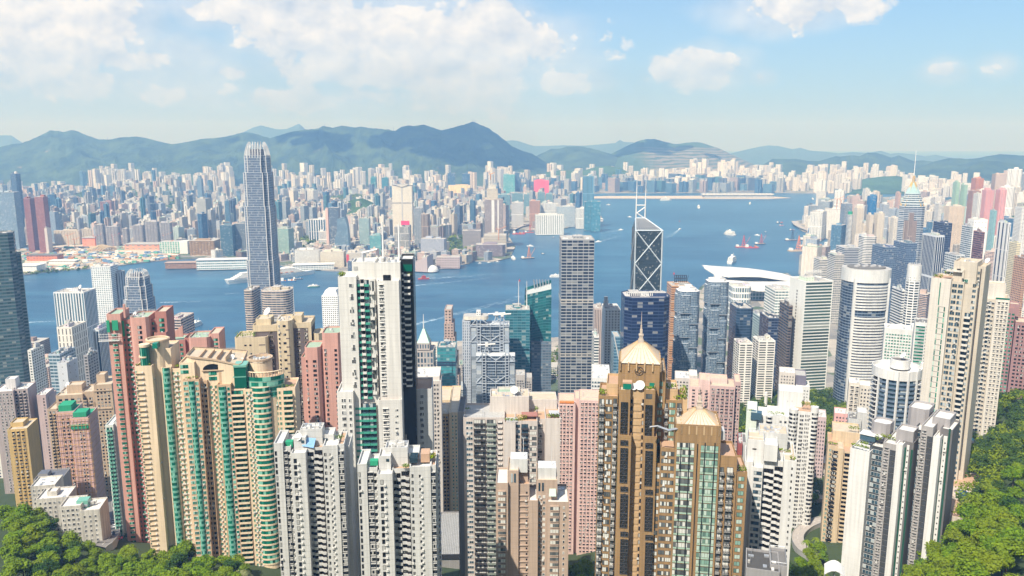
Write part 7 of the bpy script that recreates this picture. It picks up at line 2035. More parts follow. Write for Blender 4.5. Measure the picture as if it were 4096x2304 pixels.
dish(t.o, t.x(290,10),10, t.z(1540,10),2);t.gear(226,440,1572,4,20,8);t.finish()
t=Tower(AT,'thin white and green tower squeezed beside the coral pink tower',445,520, fh=2.9)
WGN=wallmat('wall_white_green',(.68,.72,.66),2.9, line=.2)
t.blk(420,452,1700,0,22, WGN, ROOFW2);t.blk(450,474,1690,3,24, WZ, ROOFW2);t.col('balcony', blc(1.0,1.0, pm=PALEGL, gm=GL_GREEN, fh=2.9),424,450,1708, None,0, n=2, fill=.8);t.finish()
OLD=wallmat('wall_old_white',(.60,.57,.51),2.9, line=.25, var=.3)
t=Tower('apartment_block','old white low block with flat roof rooms, front of three near the trees',320,430, fh=2.9, cat='apartment block')
t.blk(236,322,2024,0,14, OLD, ROOFW2);t.blk(320,398,2040,-1.5,15, OLD, ROOFW2);t.blk(304,350,2004,4,10, PALEGL, PALEGL,'roof_room', vb=2040, par=0)
t.col('window', wn(1.2,.9, n=2),242,318,2032, None,0, n=4, fill=.55);t.col('window', wn(1.1,.9, n=2),326,392,2056, None,-1.5, n=3, fill=.35);t.gear(240,390,2026,2,13,7);t.finish()
t=Tower('apartment_block','old white low block with a water tank, middle of three near the trees',208,450, fh=2.9, cat='apartment block')
t.blk(142,272,1992,0,16, OLD, ROOFW2);t.blk(186,226,1966,5,12, OLD, ROOFW2,'roof_room', vb=2000);t.col('window', wn(1.2,.9, n=2),148,268,2002, None,0, n=6, fill=.5);t.gear(146,268,1994,2,14,7);t.finish()
t=Tower('apartment_block','old white low block partly hidden, rearmost of three near the trees',165,490, fh=2.9, cat='apartment block')
t.blk(120,220,1942,0,16, OLD, ROOFW2);t.col('window', wn(1.2,.9, n=2),126,216,1952, None,0, n=5, fill=.5);t.gear(124,214,1944,2,14,6);t.finish()
t=Tower('apartment_block','low block with a dark slate grey roof behind the old white blocks',190,530, fh=2.9, cat='apartment block')
t.blk(132,250,1916,0,18, GRD, plain('roof_slate',(.12,.13,.16),.8));t.blk(150,190,1896,4,12, GRD, bpy.data.materials['roof_slate'],'roof_room', vb=1920, par=0);t.col('window', wn(1.3,.8, n=2, fm=FR_WHITE),136,246,1926, None,0, n=6, fill=.5);t.finish()
# smaller buildings glimpsed between the towers
def small(name, label, cat, d, blocks, cols, zb=None, extra=None):
 t=Tower(name, label,(blocks[0][0]+blocks[0][1])/2, d, zb=zb, cat=cat, fh=3.2)
 for(u0, u1, v, y0, y1, m, rm)in blocks:t.blk(u0, u1, v, y0, y1, m, rm)
 for(mk, u0, u1, v, y, n, f)in cols:t.col('window', mk, u0, u1, v, None, y, n=n, fill=f)
 t.gear(blocks[0][0], blocks[0][1], blocks[0][2], blocks[0][3]+1, blocks[0][4]-1,5)
 if extra:extra(t)
 return t.finish()
STO=wallmat('wall_stone_grey',(.46,.43,.41),3.4, line=.25)
small('bank_building','old carved stone bank block below the exposed-frame tower','building',960,[(2062,2100,1500,0,24, STO, CONC),(2098,2128,1510,3,24, STO, CONC)],[(wn(1.8,.7, n=1, fm=FR_DARK),2066,2098,1520,0,5,.5),(wn(1.8,.7, n=1, fm=FR_DARK),2100,2126,1524,3,4,.5)])
small('rooftop_block','cream building with a round pale roof deck below the stone pyramid tower','building',560,[(1656,1758,1506,0,26, WP, ROOFW2),(1690,1764,1524,-4,10, WP, ROOFW2)],[(wn(1.2,.9, fm=FR_DARK),1696,1756,1532,-4,5,.5)])
small('hotel','white hotel block with rows of small teal windows above the round white tower','hotel',800,[(3538,3652,1316,0,24, WZ, ROOFW2),(3648,3662,1308,3,24, WZ, ROOFW2)],[(wn(1.5,.8, gm=GL_GREEN, fm=FR_WHITE, n=2),3542,3648,1334,0,9,.7)])
small('apartment_tower','dark teal tower with white rounded balconies beside the small-windowed hotel','tower',760,[(3660,3720,1290,0,22, WZ, CONCD)],[(bay(1.7,.6,1.0, GL_GREEN, WZ),3664,3702,1300,0,1,.96),(wn(1.4,.8, fm=FR_DARK),3704,3718,1300,0,1,.7)])
small('apartment_block','cream white mid-rise with balconies between the wooded park and the round tower','apartment block',640,[(3396,3440,1532,0,18, CRL, ROOFW2),(3438,3486,1542,2,18, CRL, ROOFW2)],[(bay(1.2,.9,.8, GL_DARK, CRL),3400,3438,1540,0,2,.7),(wn(1.2,.9, fm=FR_DARK),3442,3482,1552,2,3,.4)])
small('apartment_block','grey white low block with roof rooms behind the tan tower','apartment block',590,[(3394,3446,1676,0,18, GW, CONCD),(3430,3470,1650,4,18, GW, ROOFW2)],[(wn(1.2,.9, fm=FR_DARK),3398,3442,1690,0,3,.4)])
small('apartment_block','pink low block at the edge of the wooded park','apartment block',640,[(3338,3398,1654,0,16, wallmat('wall_candy',(.66,.38,.36)), ROOFW2)],[(wn(1.2,.9, fm=FR_DARK),3342,3394,1664,0,4,.4)])
small('apartment_tower','muted pink tower half hidden behind the round-cornered white tower','tower',610,[(3268,3306,1668,0,20, DPK, ROOFW2)],[(wn(1.2,.9, fm=FR_DARK),3272,3304,1680,0,3,.4)])
small('apartment_block','white block with a red side wall behind the chevron balcony tower','apartment block',480,[(2952,2970,1774,0,20, wallmat('wall_brick_red',(.30,.07,.06)), CONCD),(2970,2986,1770,2,20, GW, CONCD)],[])
small('office_block','white office block with a dark roof behind the white towers','building',760,[(3118,3182,1490,0,20, WP, ROOFW2),(3180,3226,1502,4,26, wallmat('wall_plum',(.16,.15,.2)), CONC),(3186,3240,1546,-3,18, WZ, ROOFW2)],[(wn(1.2,.9, fm=FR_DARK),3122,3178,1500,0,5,.4),(wn(1.2,.9, n=2),3190,3236,1556,-3,4,.5)])
small('office_block','white low block with curved pale roofs left of the golden crown','building',620,[(2366,2440,1512,0,40, WZ, ROOFW2)],[(bnd(1.5,.8, GL_BLUE, FR_WHITE),2368,2438,1522,0,1,1)])
small('apartment_block','low white apartment block with arched roof behind the golden tower','apartment block',720,[(2700,2760,1512,0,24, WP, ROOFW2),(2756,2790,1502,6,26, WP, ROOFW2)],[(wn(1.2,.9, fm=FR_DARK),2704,2756,1522,0,4,.45)])
small('roof_building','dark grey roof building cut by the bottom edge below the chevron tower','building',282,[(2984,3120,2280,0,16, GRD, plain('roof_charcoal',(.07,.068,.065),.9)),(3080,3150,2262,4,18, GRD, CONCD)],[], extra=lambda t:t.rail(3084,3146,2260,4.4,17.6))
small('apartment_block','low tan houses with flat pale roofs beside the swimming pool','apartment block',620,[(3262,3312,1852,0,18, TAN, ROOFW2),(3270,3330,1880,-6,10, WP, ROOFW2)],[(wn(1.2,.9, fm=FR_DARK),3274,3326,1890,-6,4,.4)])
# the crowded blocks of the far city
rf=random.Random(77)
PAL={'old':[((.62,.55,.46),3),((.70,.66,.60),4),((.58,.46,.40),2),((.52,.50,.48),3),((.44,.46,.50),2),((.66,.50,.44),2),((.36,.42,.50),2),((.72,.70,.66),4),((.34,.26,.23),1),((.50,.60,.58),1)],'est':[((.74,.72,.68),6),((.72,.66,.56),4),((.74,.62,.50),2),((.64,.64,.66),2)],'wht':[((.78,.76,.73),6),((.76,.70,.62),3),((.70,.64,.58),2)],'off':[((.07,.17,.32),3),((.14,.28,.42),3),((.5,.54,.56),3),((.14,.16,.22),3),((.66,.64,.6),3),((.10,.26,.30),1),((.60,.46,.40),2)],}
def pick(p):
 l=PAL[p];t=rf.uniform(0, sum(w for _, w in l))
 for c, w in l:
  t-=w
  if t<=0:break
 j=rf.uniform(.9,1.08)
 return tuple(min(.82, x*j)for x in c)
NAMES={'old':'city_block','est':'estate_tower','wht':'estate_tower','off':'office_tower'}
def hue(c):
 r, g, b=c
 if max(c)<.3:return 'dark blue' if b>r else 'dark brown'
 if b>r*1.12:return 'blue grey'
 if g>r*1.1:return 'pale green'
 if r>b*1.42:return 'pinkish tan' if g<r*.8 else 'cream'
 if r>b*1.15:return 'cream' if g>r*.84 else 'pink'
 return 'white' if min(c)>.6 else 'grey'
cands=[]
def far_z(x, y):
 return 2.5 if y<4800 and x<1200 else max(2.5, min(hill_z(x, y-18), hill_z(x, y))-3)
def add(x, y, w, dp, rot, h, wall, zone, plan='rect', z0=None):
 if y>6000 and hill_z(x, y)>80:return
 for(ox, oy, r)in OCC:
  if abs(x-ox)<r+w*.5 and abs(y-oy)<r+dp*.5:return
 if zone in('off',):gl, wr, hr=((.03,.07,.12),.9,.6)
 elif zone=='old':gl, wr, hr=((.04,.055,.085), rf.choice((.5,.6,.9)), rf.choice((.45,.55)))
 else:gl, wr, hr=((.13,.15,.20), rf.choice((.34,.42)), rf.choice((.5,.94)))
 k=max(1.0, y/3500)
 cands.append(dict(x=x, y=y, w=w, dp=dp, rot=rot, h=h, wall=wall, zone=zone, plan=plan, z0=far_z(x, y)if z0 is None else z0, gl=gl, wr=wr, hr=hr, cw=4*k, fh=(3.2 if hr<.9 else 60)*k))
def inside(poly, x, y):
 c=False
 for(x0, y0),(x1, y1)in zip(poly, poly[1:]+poly[:1]):
  if(y0>y)!=(y1>y)and x<(x1-x0)*(y-y0)/(y1-y0)+x0:c=not c
 return c
PARK=[(1400,800,90,24),(1250,965,60,22),(1830,980,55,40),(360,790,70,26),(620,770,110,30),(690,840,40,20),(540,735,90,20),(3540,745,150,30),(860,1010,30,10),(1430,860,60,24)]
def parky(u, v):
 return any(((u-a)/b)**2+((v-c)/e)**2<1 for a, c, b, e in PARK)
def quarter(u0, u1, d0, d1, step, fn, poly, grid_rot=R(8)):
 y=d0
 while y<d1:
  s=step*(1+(y-d0)/9000)
  x=X(u0, y)
  while x<X(u1, y):
   xx, yy=x+rf.uniform(-.22,.22)*s, y+rf.uniform(-.22,.22)*s
   u, v=pix(xx, yy,3)
   if inside(poly, xx, yy)and not parky(u, v)and rf.random()<.86:
    fn(xx, yy, u, v, s)
   x+=s
  y+=s
def f_old(x, y, u, v, s):
 if y<3120 and u<770:return
 if y<2700 and u<1180:return
 p=rf.random()
 h=rf.uniform(24,62)if p<.66 else(rf.uniform(60,100)if p<.93 else rf.uniform(100,150))
 if y>4200:h*=.8
 if y<3150:h=min(h, rf.uniform(18,34))
 z='old' if p<.93 else 'off'
 w, dp=rf.uniform(.4,.78)*s, rf.uniform(.4,.78)*s
 if h>70:w, dp=rf.uniform(18,27), rf.uniform(18,27)
 add(x, y, w, dp, R(rf.choice((-34,-32,-36,-34,8,56))), h, pick(z), z, rf.choice(('rect','rect','bays','cross')))
quarter(-40,2020,2480,6300,43, f_old, kow)
quarter(2020,2330,3500,6300,70, f_old, kow)
def estate(u0, u1, d0, d1, n, h0, h1, pal='est', w0=24, w1=36, plan=None, wide=0):
 for _ in range(n):
  y=rf.uniform(d0, d1);x=X(rf.uniform(u0, u1), y)
  w=rf.uniform(w0, w1)*(1+y/16000)
  if rf.random()<wide:w*=2.2
  add(x, y, w, w*rf.uniform(.7,1), R(rf.uniform(-58,-28)), rf.uniform(h0, h1), pick(pal), pal, plan or rf.choice(('cross','cross','bays','rect')))
  OCC.append((x, y, w*.35))
estate(405,592,6700,7900,50,120,175);estate(420,560,6100,6700,16,60,95)
estate(-20,400,5600,7200,60,22,60,'est');estate(600,960,6000,7600,70,65,140);estate(700,745,7800,7900,3,150,170);estate(808,900,7600,8000,8,130,180)
estate(360,400,6900,7100,1,140,150,'off')
estate(840,960,6500,7600,34,120,190);estate(1060,1420,6200,7700,80,80,135);estate(1110,1300,4700,5200,12,105,120,'est',28,36)
estate(1370,1580,6800,8000,46,120,180);estate(1490,1570,7600,8100,8,130,170);estate(1560,1800,6400,7600,40,90,120);estate(1620,1800,7200,8000,22,130,180)
estate(1660,1800,6100,6500,12,75,90,'wht',40,60);estate(1880,2060,6700,8000,36,110,175)
estate(2060,2400,6700,8200,60,70,130);estate(2085,2150,8000,8300,6,150,170);estate(2330,2460,8000,8700,14,60,110)
estate(2060,2440,6350,7000,56,50,110,'off');estate(2380,3100,6350,7200,170,45,120,'off',36,60);estate(2380,3100,6500,8000,190,75,150,'wht')
estate(2740,2930,7900,8600,30,120,170,'wht');estate(2940,3080,7000,8300,36,100,165,'wht')
estate(3080,3200,6500,7600,30,60,110,'wht');estate(3190,3410,6900,8000,70,100,150,'wht');estate(3225,3400,6150,6500,16,80,115,'wht',40,56);estate(3370,3570,6700,7800,44,100,150,'wht')
estate(3585,3720,5200,6400,40,100,150,'wht');estate(3560,3720,3800,5000,34,80,130,'wht');estate(3690,4130,4600,6000,110,95,150,'wht');estate(3760,3860,6300,7000,16,90,120,'wht',22,30)
islp=[p for p in isl]
def f_isl(x, y, u, v, s):
 if u<3180 or u>4200:return
 if y<1900 and u<3560:return
 p=rf.random()
 h=rf.uniform(35,80)if p<.6 else rf.uniform(80,150)
 z=rf.choice(('old','wht','old','off'))
 w=rf.uniform(.4,.68)*s
 add(x, y, w, rf.uniform(.42,.7)*s, R(rf.choice((-40,-36,-44,50,-10))), h, pick(z), z, rf.choice(('rect','bays','cross')))
quarter(3160,4200,1300,4600,58, f_isl, islp)
def f_core(x, y, u, v, s):
 if y>1480 and u<2800:return
 p=rf.random()
 h=rf.uniform(18,50)
 w=rf.uniform(.45,.75)*s
 z=rf.choice(('old','off','old'))
 add(x, y, w, rf.uniform(.45,.75)*s, R(rf.choice((0,6,84))), h, pick(z), z, rf.choice(('rect','bays')), z0=G(x, y)-4)
quarter(-120,2200,760,1440,52, f_core,[(-2000,600),(2000,600),(2000,1440),(-2000,1440)])
quarter(3640,4250,800,1350,46, f_core,[(-2000,600),(2000,600),(2000,1440),(-2000,1440)])
def body(mb, c, dx=0, dy=0, dz=0, rot=None, off=0, tops=True):
 P=plan_poly(c['plan'], c['w'], c['dp'])
 if rot is not None:P=rot2(P, rot)
 P=[(x+dx, y+dy)for x, y in P]
 mb.fprism(P, dz, dz+c['h'], c['wall'], c['gl'], c['cw'], c['fh'], c['wr'], c['hr'],(.42,.40,.37)if rf.random()<.7 else(.22,.30,.24), off=off)
 if tops:
  for _ in range(rf.randint(1,2)):
   a, b=c['w']*rf.uniform(.1,.2), c['dp']*rf.uniform(.1,.2)
   x, y=dx+rf.uniform(-.2,.2)*c['w'], dy+rf.uniform(-.2,.2)*c['dp']
   mb.fprism(rect(x-a, x+a, y-b, y+b), dz+c['h'], dz+c['h']+rf.uniform(3,7),[k*.92 for k in c['wall']], c['gl'], wr=0, hr=0)
buf=[2304.0]*1100
for c in sorted(cands, key=lambda c:c['y']):
 ua, vt=pix(c['x']-c['w']/2, c['y'], c['z0']+c['h']);ub,_=pix(c['x']+c['w']/2, c['y'], c['z0']+c['h'])
 _, vb=pix(c['x'], c['y'], c['z0'])
 s=0
 for k in range(max(0, int(ua/4)), min(1024, int(ub/4)+1)):
  s+=max(0, min(vb, buf[k])-vt)
  buf[k]=min(buf[k], vt)
 c['vis']=s*4
cands.sort(key=lambda c:-c['vis'])
MARKS=[(0,'near the left edge'),(240,'behind the building site'),(640,'behind the gold brown hotel'),(880,'behind the ribbed skyscraper'),(1110,'behind the long white hotel'),(1330,'behind the curved blue tower'),(1560,'around the winged crown tower'),(1740,'near the unfinished tower'),(2020,'near the blue green blocks'),(2320,'beyond the runway'),(2620,'below the quarried hill'),(2900,'beside the cruise terminal'),(3190,'across the narrow harbour'),(3420,'left of the gold crowned skyscraper'),(3700,'near the green twin towers'),(3900,'below the wooded slope')]
NMAX=300
for k, c in enumerate(cands[:NMAX]):
 mb=MB()
 body(mb, c, off=rf.randint(0,500)*11)
 nm=NAMES[c['zone']]
 o=mb.build(nm, loc=(c['x'], c['y'], c['z0']), rz=c['rot'])
 u, v=pix(c['x'], c['y'], c['z0']+c['h']/2)
 place=[t for a, t in MARKS if u>=a]or['near the left edge']
 size='slim tall' if c['h']>2.6*c['w']else('tall' if c['h']>80 else('mid-rise' if c['h']>45 else 'low'))
 dist='on the near shore' if c['y']<2350 else('in the front blocks' if c['y']<3300 else('in the middle blocks' if c['y']<5200 else 'under the hills'))
 kind={'city_block':'city block','estate_tower':'apartment tower','office_tower':'office building'}[nm]
 t='%s %s %s %s %s'%(size, hue(c['wall']), kind, dist, place[-1])
 tag(o, t,'building','city buildings %s %s'%(dist, place[-1]))
rest=MB()
for c in cands[NMAX:]:
 body(rest, c, c['x'], c['y'], c['z0'], c['rot'], off=rf.randint(0,500)*11, tops=c['y']<5000)
o=rest.build('distant_city')
tag(o,'mass of small distant buildings filling the far city','distant buildings', kind='stuff')
# trees
rt=random.Random(5)
def crown_mesh(name, mat, r, h, n, size, seed, lobes=9):
 rr=random.Random(seed)
 b=MB()
 for i in range(lobes):
  a=rr.uniform(0,6.28)
  q=r*rr.uniform(.2,.62)if i else 0
  cz=h*rr.uniform(.42,.78)if i else h*.72
  lr=r*rr.uniform(.34,.55)
  leaves(b,(q*math.cos(a), q*math.sin(a), cz),(lr, lr, lr*rr.uniform(.6,.85)), n//lobes, size, mat, rr, up=.6, shell=.5)
 return b.mesh(name)
def trunk_mesh(h, r, seed):
 rr=random.Random(seed)
 b=MB()
 b.bar((0,0,-1.5),(0,0, h*.45), r, BARK,7, r2=r*.7)
 for i in range(5):
  a=i*1.26+rr.uniform(-.4,.4)
  b.bar((0,0, h*rr.uniform(.32,.45)),(math.cos(a)*h*.3, math.sin(a)*h*.3, h*rr.uniform(.6,.78)), r*.5, BARK,5, r2=r*.15)
 return b.mesh('trunk')
KINDS_=[]
for i in range(5):KINDS_.append(('tree', crown_mesh('crown', LEAF, rt.uniform(4.4,5.6), rt.uniform(10,12.5),1900,.46,100+i,10), trunk_mesh(11,.32, i)))
for i in range(2):KINDS_.append(('tree', crown_mesh('crown', LEAFD,4.8,11,1800,.46,200+i,10), trunk_mesh(11,.34,30+i)))
PALE_=('tree', crown_mesh('crown', LEAFP,4.2,9.5,2200,.34,300,12), trunk_mesh(9.5,.28,50))
def palm_mesh():
 b=MB();rr=random.Random(8)
 for i in range(17):
  a=i*2.4;L=rr.uniform(2.4,3.2)
  p0=Vector((0,0,7.8));pts=[]
  for k in range(6):
   f=k/5
   pts.append(p0+Vector((math.cos(a)*L*f, math.sin(a)*L*f,1.3*f-2.4*f*f+(i%3)*.25)))
  for k in range(5):
   d_=(pts[k+1]-pts[k]).normalized();s_=d_.cross(Vector((0,0,1))).normalized()*(.38*(1-abs(k-1.5)/4.5))
   b.face([tuple(pts[k]-s_), tuple(pts[k+1]-s_*.8), tuple(pts[k+1]+s_*.8), tuple(pts[k]+s_)], LEAF)
 return b.mesh('crown')
b=MB();b.bar((0,0,-1),(.3,0,7.8),.2, BARK,7, r2=.13);PALM_=('palm_tree', palm_mesh(), b.mesh('trunk'))
NT_=[0]
def plant_tree(x, y, kind, s, label, group, dz=0.0):
 nm, cm, tm=kind
 o=empty(nm,(x, y, G(x, y)+dz), rt.uniform(0,6.28))
 o.scale=(s, s, s*rt.uniform(.9,1.12))
 tag(o, label, nm.replace('_',' ').replace('palm tree','palm'), group)
 for n_, me in(('trunk', tm),('crown', cm)):
  c=bpy.data.objects.new(n_, me);COL.objects.link(c);c.parent=o
 NT_[0]+=1
 return o
def poly_in(P, u, v):return inside(P, u, v)
def wood(P, ys, step, label, group, pal, smin=.7, smax=1.25, cap=999):
 n=0
 y=ys[0]
 while y<ys[1]:
  x=X(P_min(P), y)
  x1=X(P_max(P), y)
  while x<x1:
   xx, yy=x+rt.uniform(-.4,.4)*step, y+rt.uniform(-.4,.4)*step
   u, v=pix(xx, yy, G(xx, yy)+8)
   if n<cap and poly_in(P, u, v)and all(abs(xx-ox)>r*.55 or abs(yy-4-oy)>r*.5 for ox, oy, r in NEARB):
    s=rt.uniform(smin, smax)
    k=rt.choice(pal)
    t=label if s<1.08 else 'larger '+label
    plant_tree(xx, yy, k, s, t, group+(' large' if s>=1.08 else ''));n+=1
   x+=step
  y+=step*.85
 return n
def P_min(P):return min(p[0]for p in P)
def P_max(P):return max(p[0]for p in P)
NEARB=[o for o in OCC if o[1]<700]
K=KINDS_
LL=[(-60,1985),(60,1990),(150,2040),(240,2120),(330,2170),(420,2190),(520,2190),(580,2235),(640,2210),(700,2200),(790,2200),(860,2225),(940,2230),(1000,2290),(1060,2420),(-60,2420)]
na=wood(LL,(338,452),9.4,'leafy green tree in the wood along the lower left corner','wood at the lower left', K[:5]+K[:5]+K[5:],.8,1.35,190)
LR=[(3600,2420),(3660,2250),(3740,2150),(3820,2070),(3890,2030),(3960,1940),(4030,1880),(4100,1815),(4200,1790),(4200,2420)]
nb=wood(LR,(235,425),9.2,'sunlit yellow green tree in the wood at the lower right corner','wood at the lower right', K[:5]+K[:5]+K[5:6],.75,1.35,150)
plant_tree(X(690,398),398, PALE_,1.1,'pale flowering tree at the foot of the warm cream tower group', None)
plant_tree(X(900,392),392, PALE_,1.25,'pale flowering tree at the wood edge below the glass bays', None)
plant_tree(X(3790,330),330, PALE_,1.0,'pale flowering tree beside the pool terrace', None)
for u, d_, t in((770,402,'palm at the foot of the cream group, left of two'),(880,404,'palm at the foot of the cream group, right of two'),(3300,470,'palm above the bend of the hillside road'),(3342,480,'palm between the hillside road and the white slab')):
 plant_tree(X(u, d_), d_, PALM_,1.3, t, None)
RG=[(3180,2040),(3250,2010),(3300,2030),(3380,2010),(3392,2310),(3150,2310)]
ROADP=[(3166,2010,3334,2240)]
def gap_tree(u, d_, s, k, lab, g):plant_tree(X(u, d_), d_, k, s, lab, g)
for u, d_, s in((3290,440,.9),(3330,452,1.1),(3356,430,1.0),(3310,425,.95),(3270,420,.9),(3350,470,1.1),(3376,455,.9),(3300,405,1.0),(3336,412,1.1),(3366,402,1.0),(3250,398,.8),(3186,408,.9),(3206,396,1.0),(3230,388,.9),(3276,384,1.0),(3310,380,.9),(3350,384,1.0)):
 gap_tree(u, d_, s, rt.choice(K[:5]),'round green tree inside the bend of the hillside road','trees by the hillside road')
for u, d_, s in((3196,540,.9),(3216,548,1.0),(3238,560,.8),(3262,552,1.0),(3290,545,1.1),(3310,560,.9),(3180,552,.9)):
 gap_tree(u, d_, s, rt.choice(K),'dark green tree between the hillside road and the swimming pool','trees above the hillside road')
for u, d_, s in((2290,425,1.0),(2326,418,1.15),(2360,428,1.2),(2384,420,.9),(2300,405,1.0),(2344,402,1.1),(2376,404,1.0)):
 gap_tree(u, d_, s, K[rt.randint(0,4)],'bright green tree between the taupe tower and the golden tower','trees beside the golden tower')
for u, d_, s in((556,418,.8),(568,410,.7)):
 gap_tree(u, d_, s, K[0],'slender bright tree between the coral tower and the cream slab','trees at the coral tower')
for u, d_, s in((448,470,.7),(470,480,.8),(455,500,.7),(425,452,.7),(476,455,.9)):
 gap_tree(u, d_, s, K[5],'dark street tree beside the curving street at the left','street trees at the left')
# woods beyond: crowns one can no longer tell apart
wb=MB()
def mass(P, ys, step, r, n, size, mats, test=None, hgt=9.0):
 y=ys[0]
 while y<ys[1]:
  x, x1=X(P_min(P), y), X(P_max(P), y)
  while x<x1:
   xx, yy=x+rt.uniform(-.45,.45)*step, y+rt.uniform(-.45,.45)*step
   g=max(3, G(xx, yy))if yy<1400 else 3.0
   u, v=pix(xx, yy, g+hgt*.7)
   if poly_in(P, u, v)and all(abs(xx-ox)>q*.8 or abs(yy-oy)>q*.7 for ox, oy, q in OCC_NEAR):
    s=rt.uniform(.7,1.25)
    m=rt.choice(mats)
    for _ in range(3):
     leaves(wb,(xx+rt.uniform(-.4,.4)*r, yy+rt.uniform(-.4,.4)*r, g+hgt*s*rt.uniform(.45,.75)),(r*s*.62, r*s*.62, r*s*.5), n//3, size, m, rt, up=.7, shell=.45)
   x+=step
  y+=step*.9
OCC_NEAR=[o for o in OCC if o[1]<1300]
DS=[(3846,1990),(3850,1450),(4330,1400),(4330,1830),(4100,1830),(4030,1895),(3960,1955),(3890,2045)]
mass(DS,(325,760),7.6,5.4,210,.76,[LEAFD, LEAFD, LEAF], hgt=11)  # dark leaf for a darker species, with the slope's shade in its colour
PK_=[(2950,1560),(3000,1480),(3100,1560),(3180,1560),(3240,1520),(3330,1480),(3420,1480),(3560,1490),(3560,1560),(3480,1640),(3400,1640),(3330,1720),(3300,1830),(3260,1860),(3200,1700),(2960,1830),(2940,1700)]
mass(PK_,(600,1010),9.5,6.2,150,.95,[LEAFD, LEAF, LEAFD], hgt=12)
mass([(2130,1490),(2240,1490),(2240,1600),(2130,1600)],(860,1080),11,6,90,1.1,[LEAFD, LEAF], hgt=10)
mass([(2205,1350),(2240,1350),(2240,1500),(2205,1500)],(1080,1500),13,7,70,1.3,[LEAF, LEAFD], hgt=9)
mass([(3215,1750),(3330,1750),(3330,2010),(3215,2010)],(560,700),9,5.5,130,.8,[LEAFD, LEAF], hgt=9)
mass([(3130,2150),(3200,2150),(3390,2200),(3400,2330),(3130,2330)],(360,440),8,5,220,.6,[LEAF, LEAFD], hgt=8)
mass([(2790,1395),(2960,1395),(2960,1500),(2790,1500)],(960,1200),13,6,60,1.2,[LEAFD, LEAF], hgt=9)
for(pu, pv, ru, rv)in PARK:
 if pv>900 or pu<3000:
  P=[(pu+ru*math.cos(a), pv+rv*math.sin(a))for a in[i*.6283 for i in range(10)]]
  d0, d1=ground(pu, pv+rv)[1], ground(pu, pv-rv)[1]
  mass(P,(d0, d1),26,15,36,4.2,[LEAFD, LEAF], hgt=12)
mass([(90,1086),(260,1074),(372,1062),(372,1070),(250,1082),(100,1097)],(2420,2620),20,8,24,3.2,[LEAF, LEAFD], hgt=5)
o=wb.build('woodland');tag(o,'woods, parks and clumps of far trees among the buildings','woodland', kind='stuff')
# hillside road, pools, cars, small structures
ASPH=plain('asphalt',(.16,.15,.145),.9, var=.35, scale=.5, streak=False)
PAVE=plain('road_concrete',(.40,.36,.33),.9, var=.35, scale=.4, streak=False)
LINE=plain('road_line',(.70,.68,.62),.8, streak=False)
POOL=plain('pool_water',(.02,.22,.46),.1, streak=False, var=.1)
POOLT=plain('pool_water_teal',(.05,.40,.48),.1, streak=False, var=.1)
DECK=plain('pool_deck',(.52,.42,.34),.85, streak=False)
def road(name, label, pts, w, mat):
 mb, kb, lb=MB(), MB(), MB()
 V=[Vector(p)for p in pts]
 L_, R_=[],[]
 for i, p in enumerate(V):
  t_=(V[min(i+1, len(V)-1)]-V[max(i-1,0)]);t_.z=0;t_.normalize()
  n_=Vector((-t_.y, t_.x,0))*w/2
  L_.append(p+n_);R_.append(p-n_)
 for i in range(len(V)-1):
  mb.face([tuple(R_[i]), tuple(R_[i+1]), tuple(L_[i+1]), tuple(L_[i])], mat)
  for S in(L_, R_):
   a, c=S[i], S[i+1]
   mb.face([tuple(a-Vector((0,0,9))), tuple(c-Vector((0,0,9))), tuple(c), tuple(a)], CONC)
   kb.bar(tuple(a+Vector((0,0,.45))), tuple(c+Vector((0,0,.45))),.22, CONC)
  if i%2==0:
   d_=(V[i+1]-V[i]).normalized();s_=Vector((-d_.y, d_.x,0))*.12
   u_=Vector((0,0,.01))
   lb.face([tuple(V[i]-s_+u_), tuple(V[i+1]-s_+u_), tuple(V[i+1]+s_+u_), tuple(V[i]+s_+u_)], LINE)
 o=mb.build(name);tag(o, label,'road', kind='structure')
 kb.build('kerb', o);lb.build('road_marking', o)
 return o
def gpt(u, v, dz=0):
 y=150.0
 while y<1400:
  x=X(u, y, v)
  if Z(v, y)<=G(x, y)+dz:return(x, y, G(x, y)+dz)
  y+=2.0
 return(X(u,1400, v),1400,5)
def smooth(P, n=4):
 out=[]
 for i in range(len(P)-1):
  a, b, c, d_=[Vector(P[j])for j in(max(i-1,0), i, i+1, min(i+2, len(P)-1))]
  for k in range(n):
   t_=k/n
   out.append(tuple(.5*((2*b)+(c-a)*t_+(2*a-5*b+4*c-d_)*t_*t_+(3*b-a-3*c+d_)*t_**3)))
 out.append(tuple(P[-1]))
 return out
road('road','pale hillside road bending between trees below the chevron tower', smooth([gpt(u, v,3.5)for u, v in((3330,2066),(3300,2076),(3262,2088),(3222,2108),(3194,2136),(3192,2166),(3212,2196),(3244,2216),(3270,2236))]),7.5, PAVE)
road('street','shaded curving street between the old white blocks and the coral tower', smooth([gpt(u, v,2.0)for u, v in((430,1985),(424,2030),(440,2070),(452,2110),(440,2150),(400,2190))]),9, ASPH)
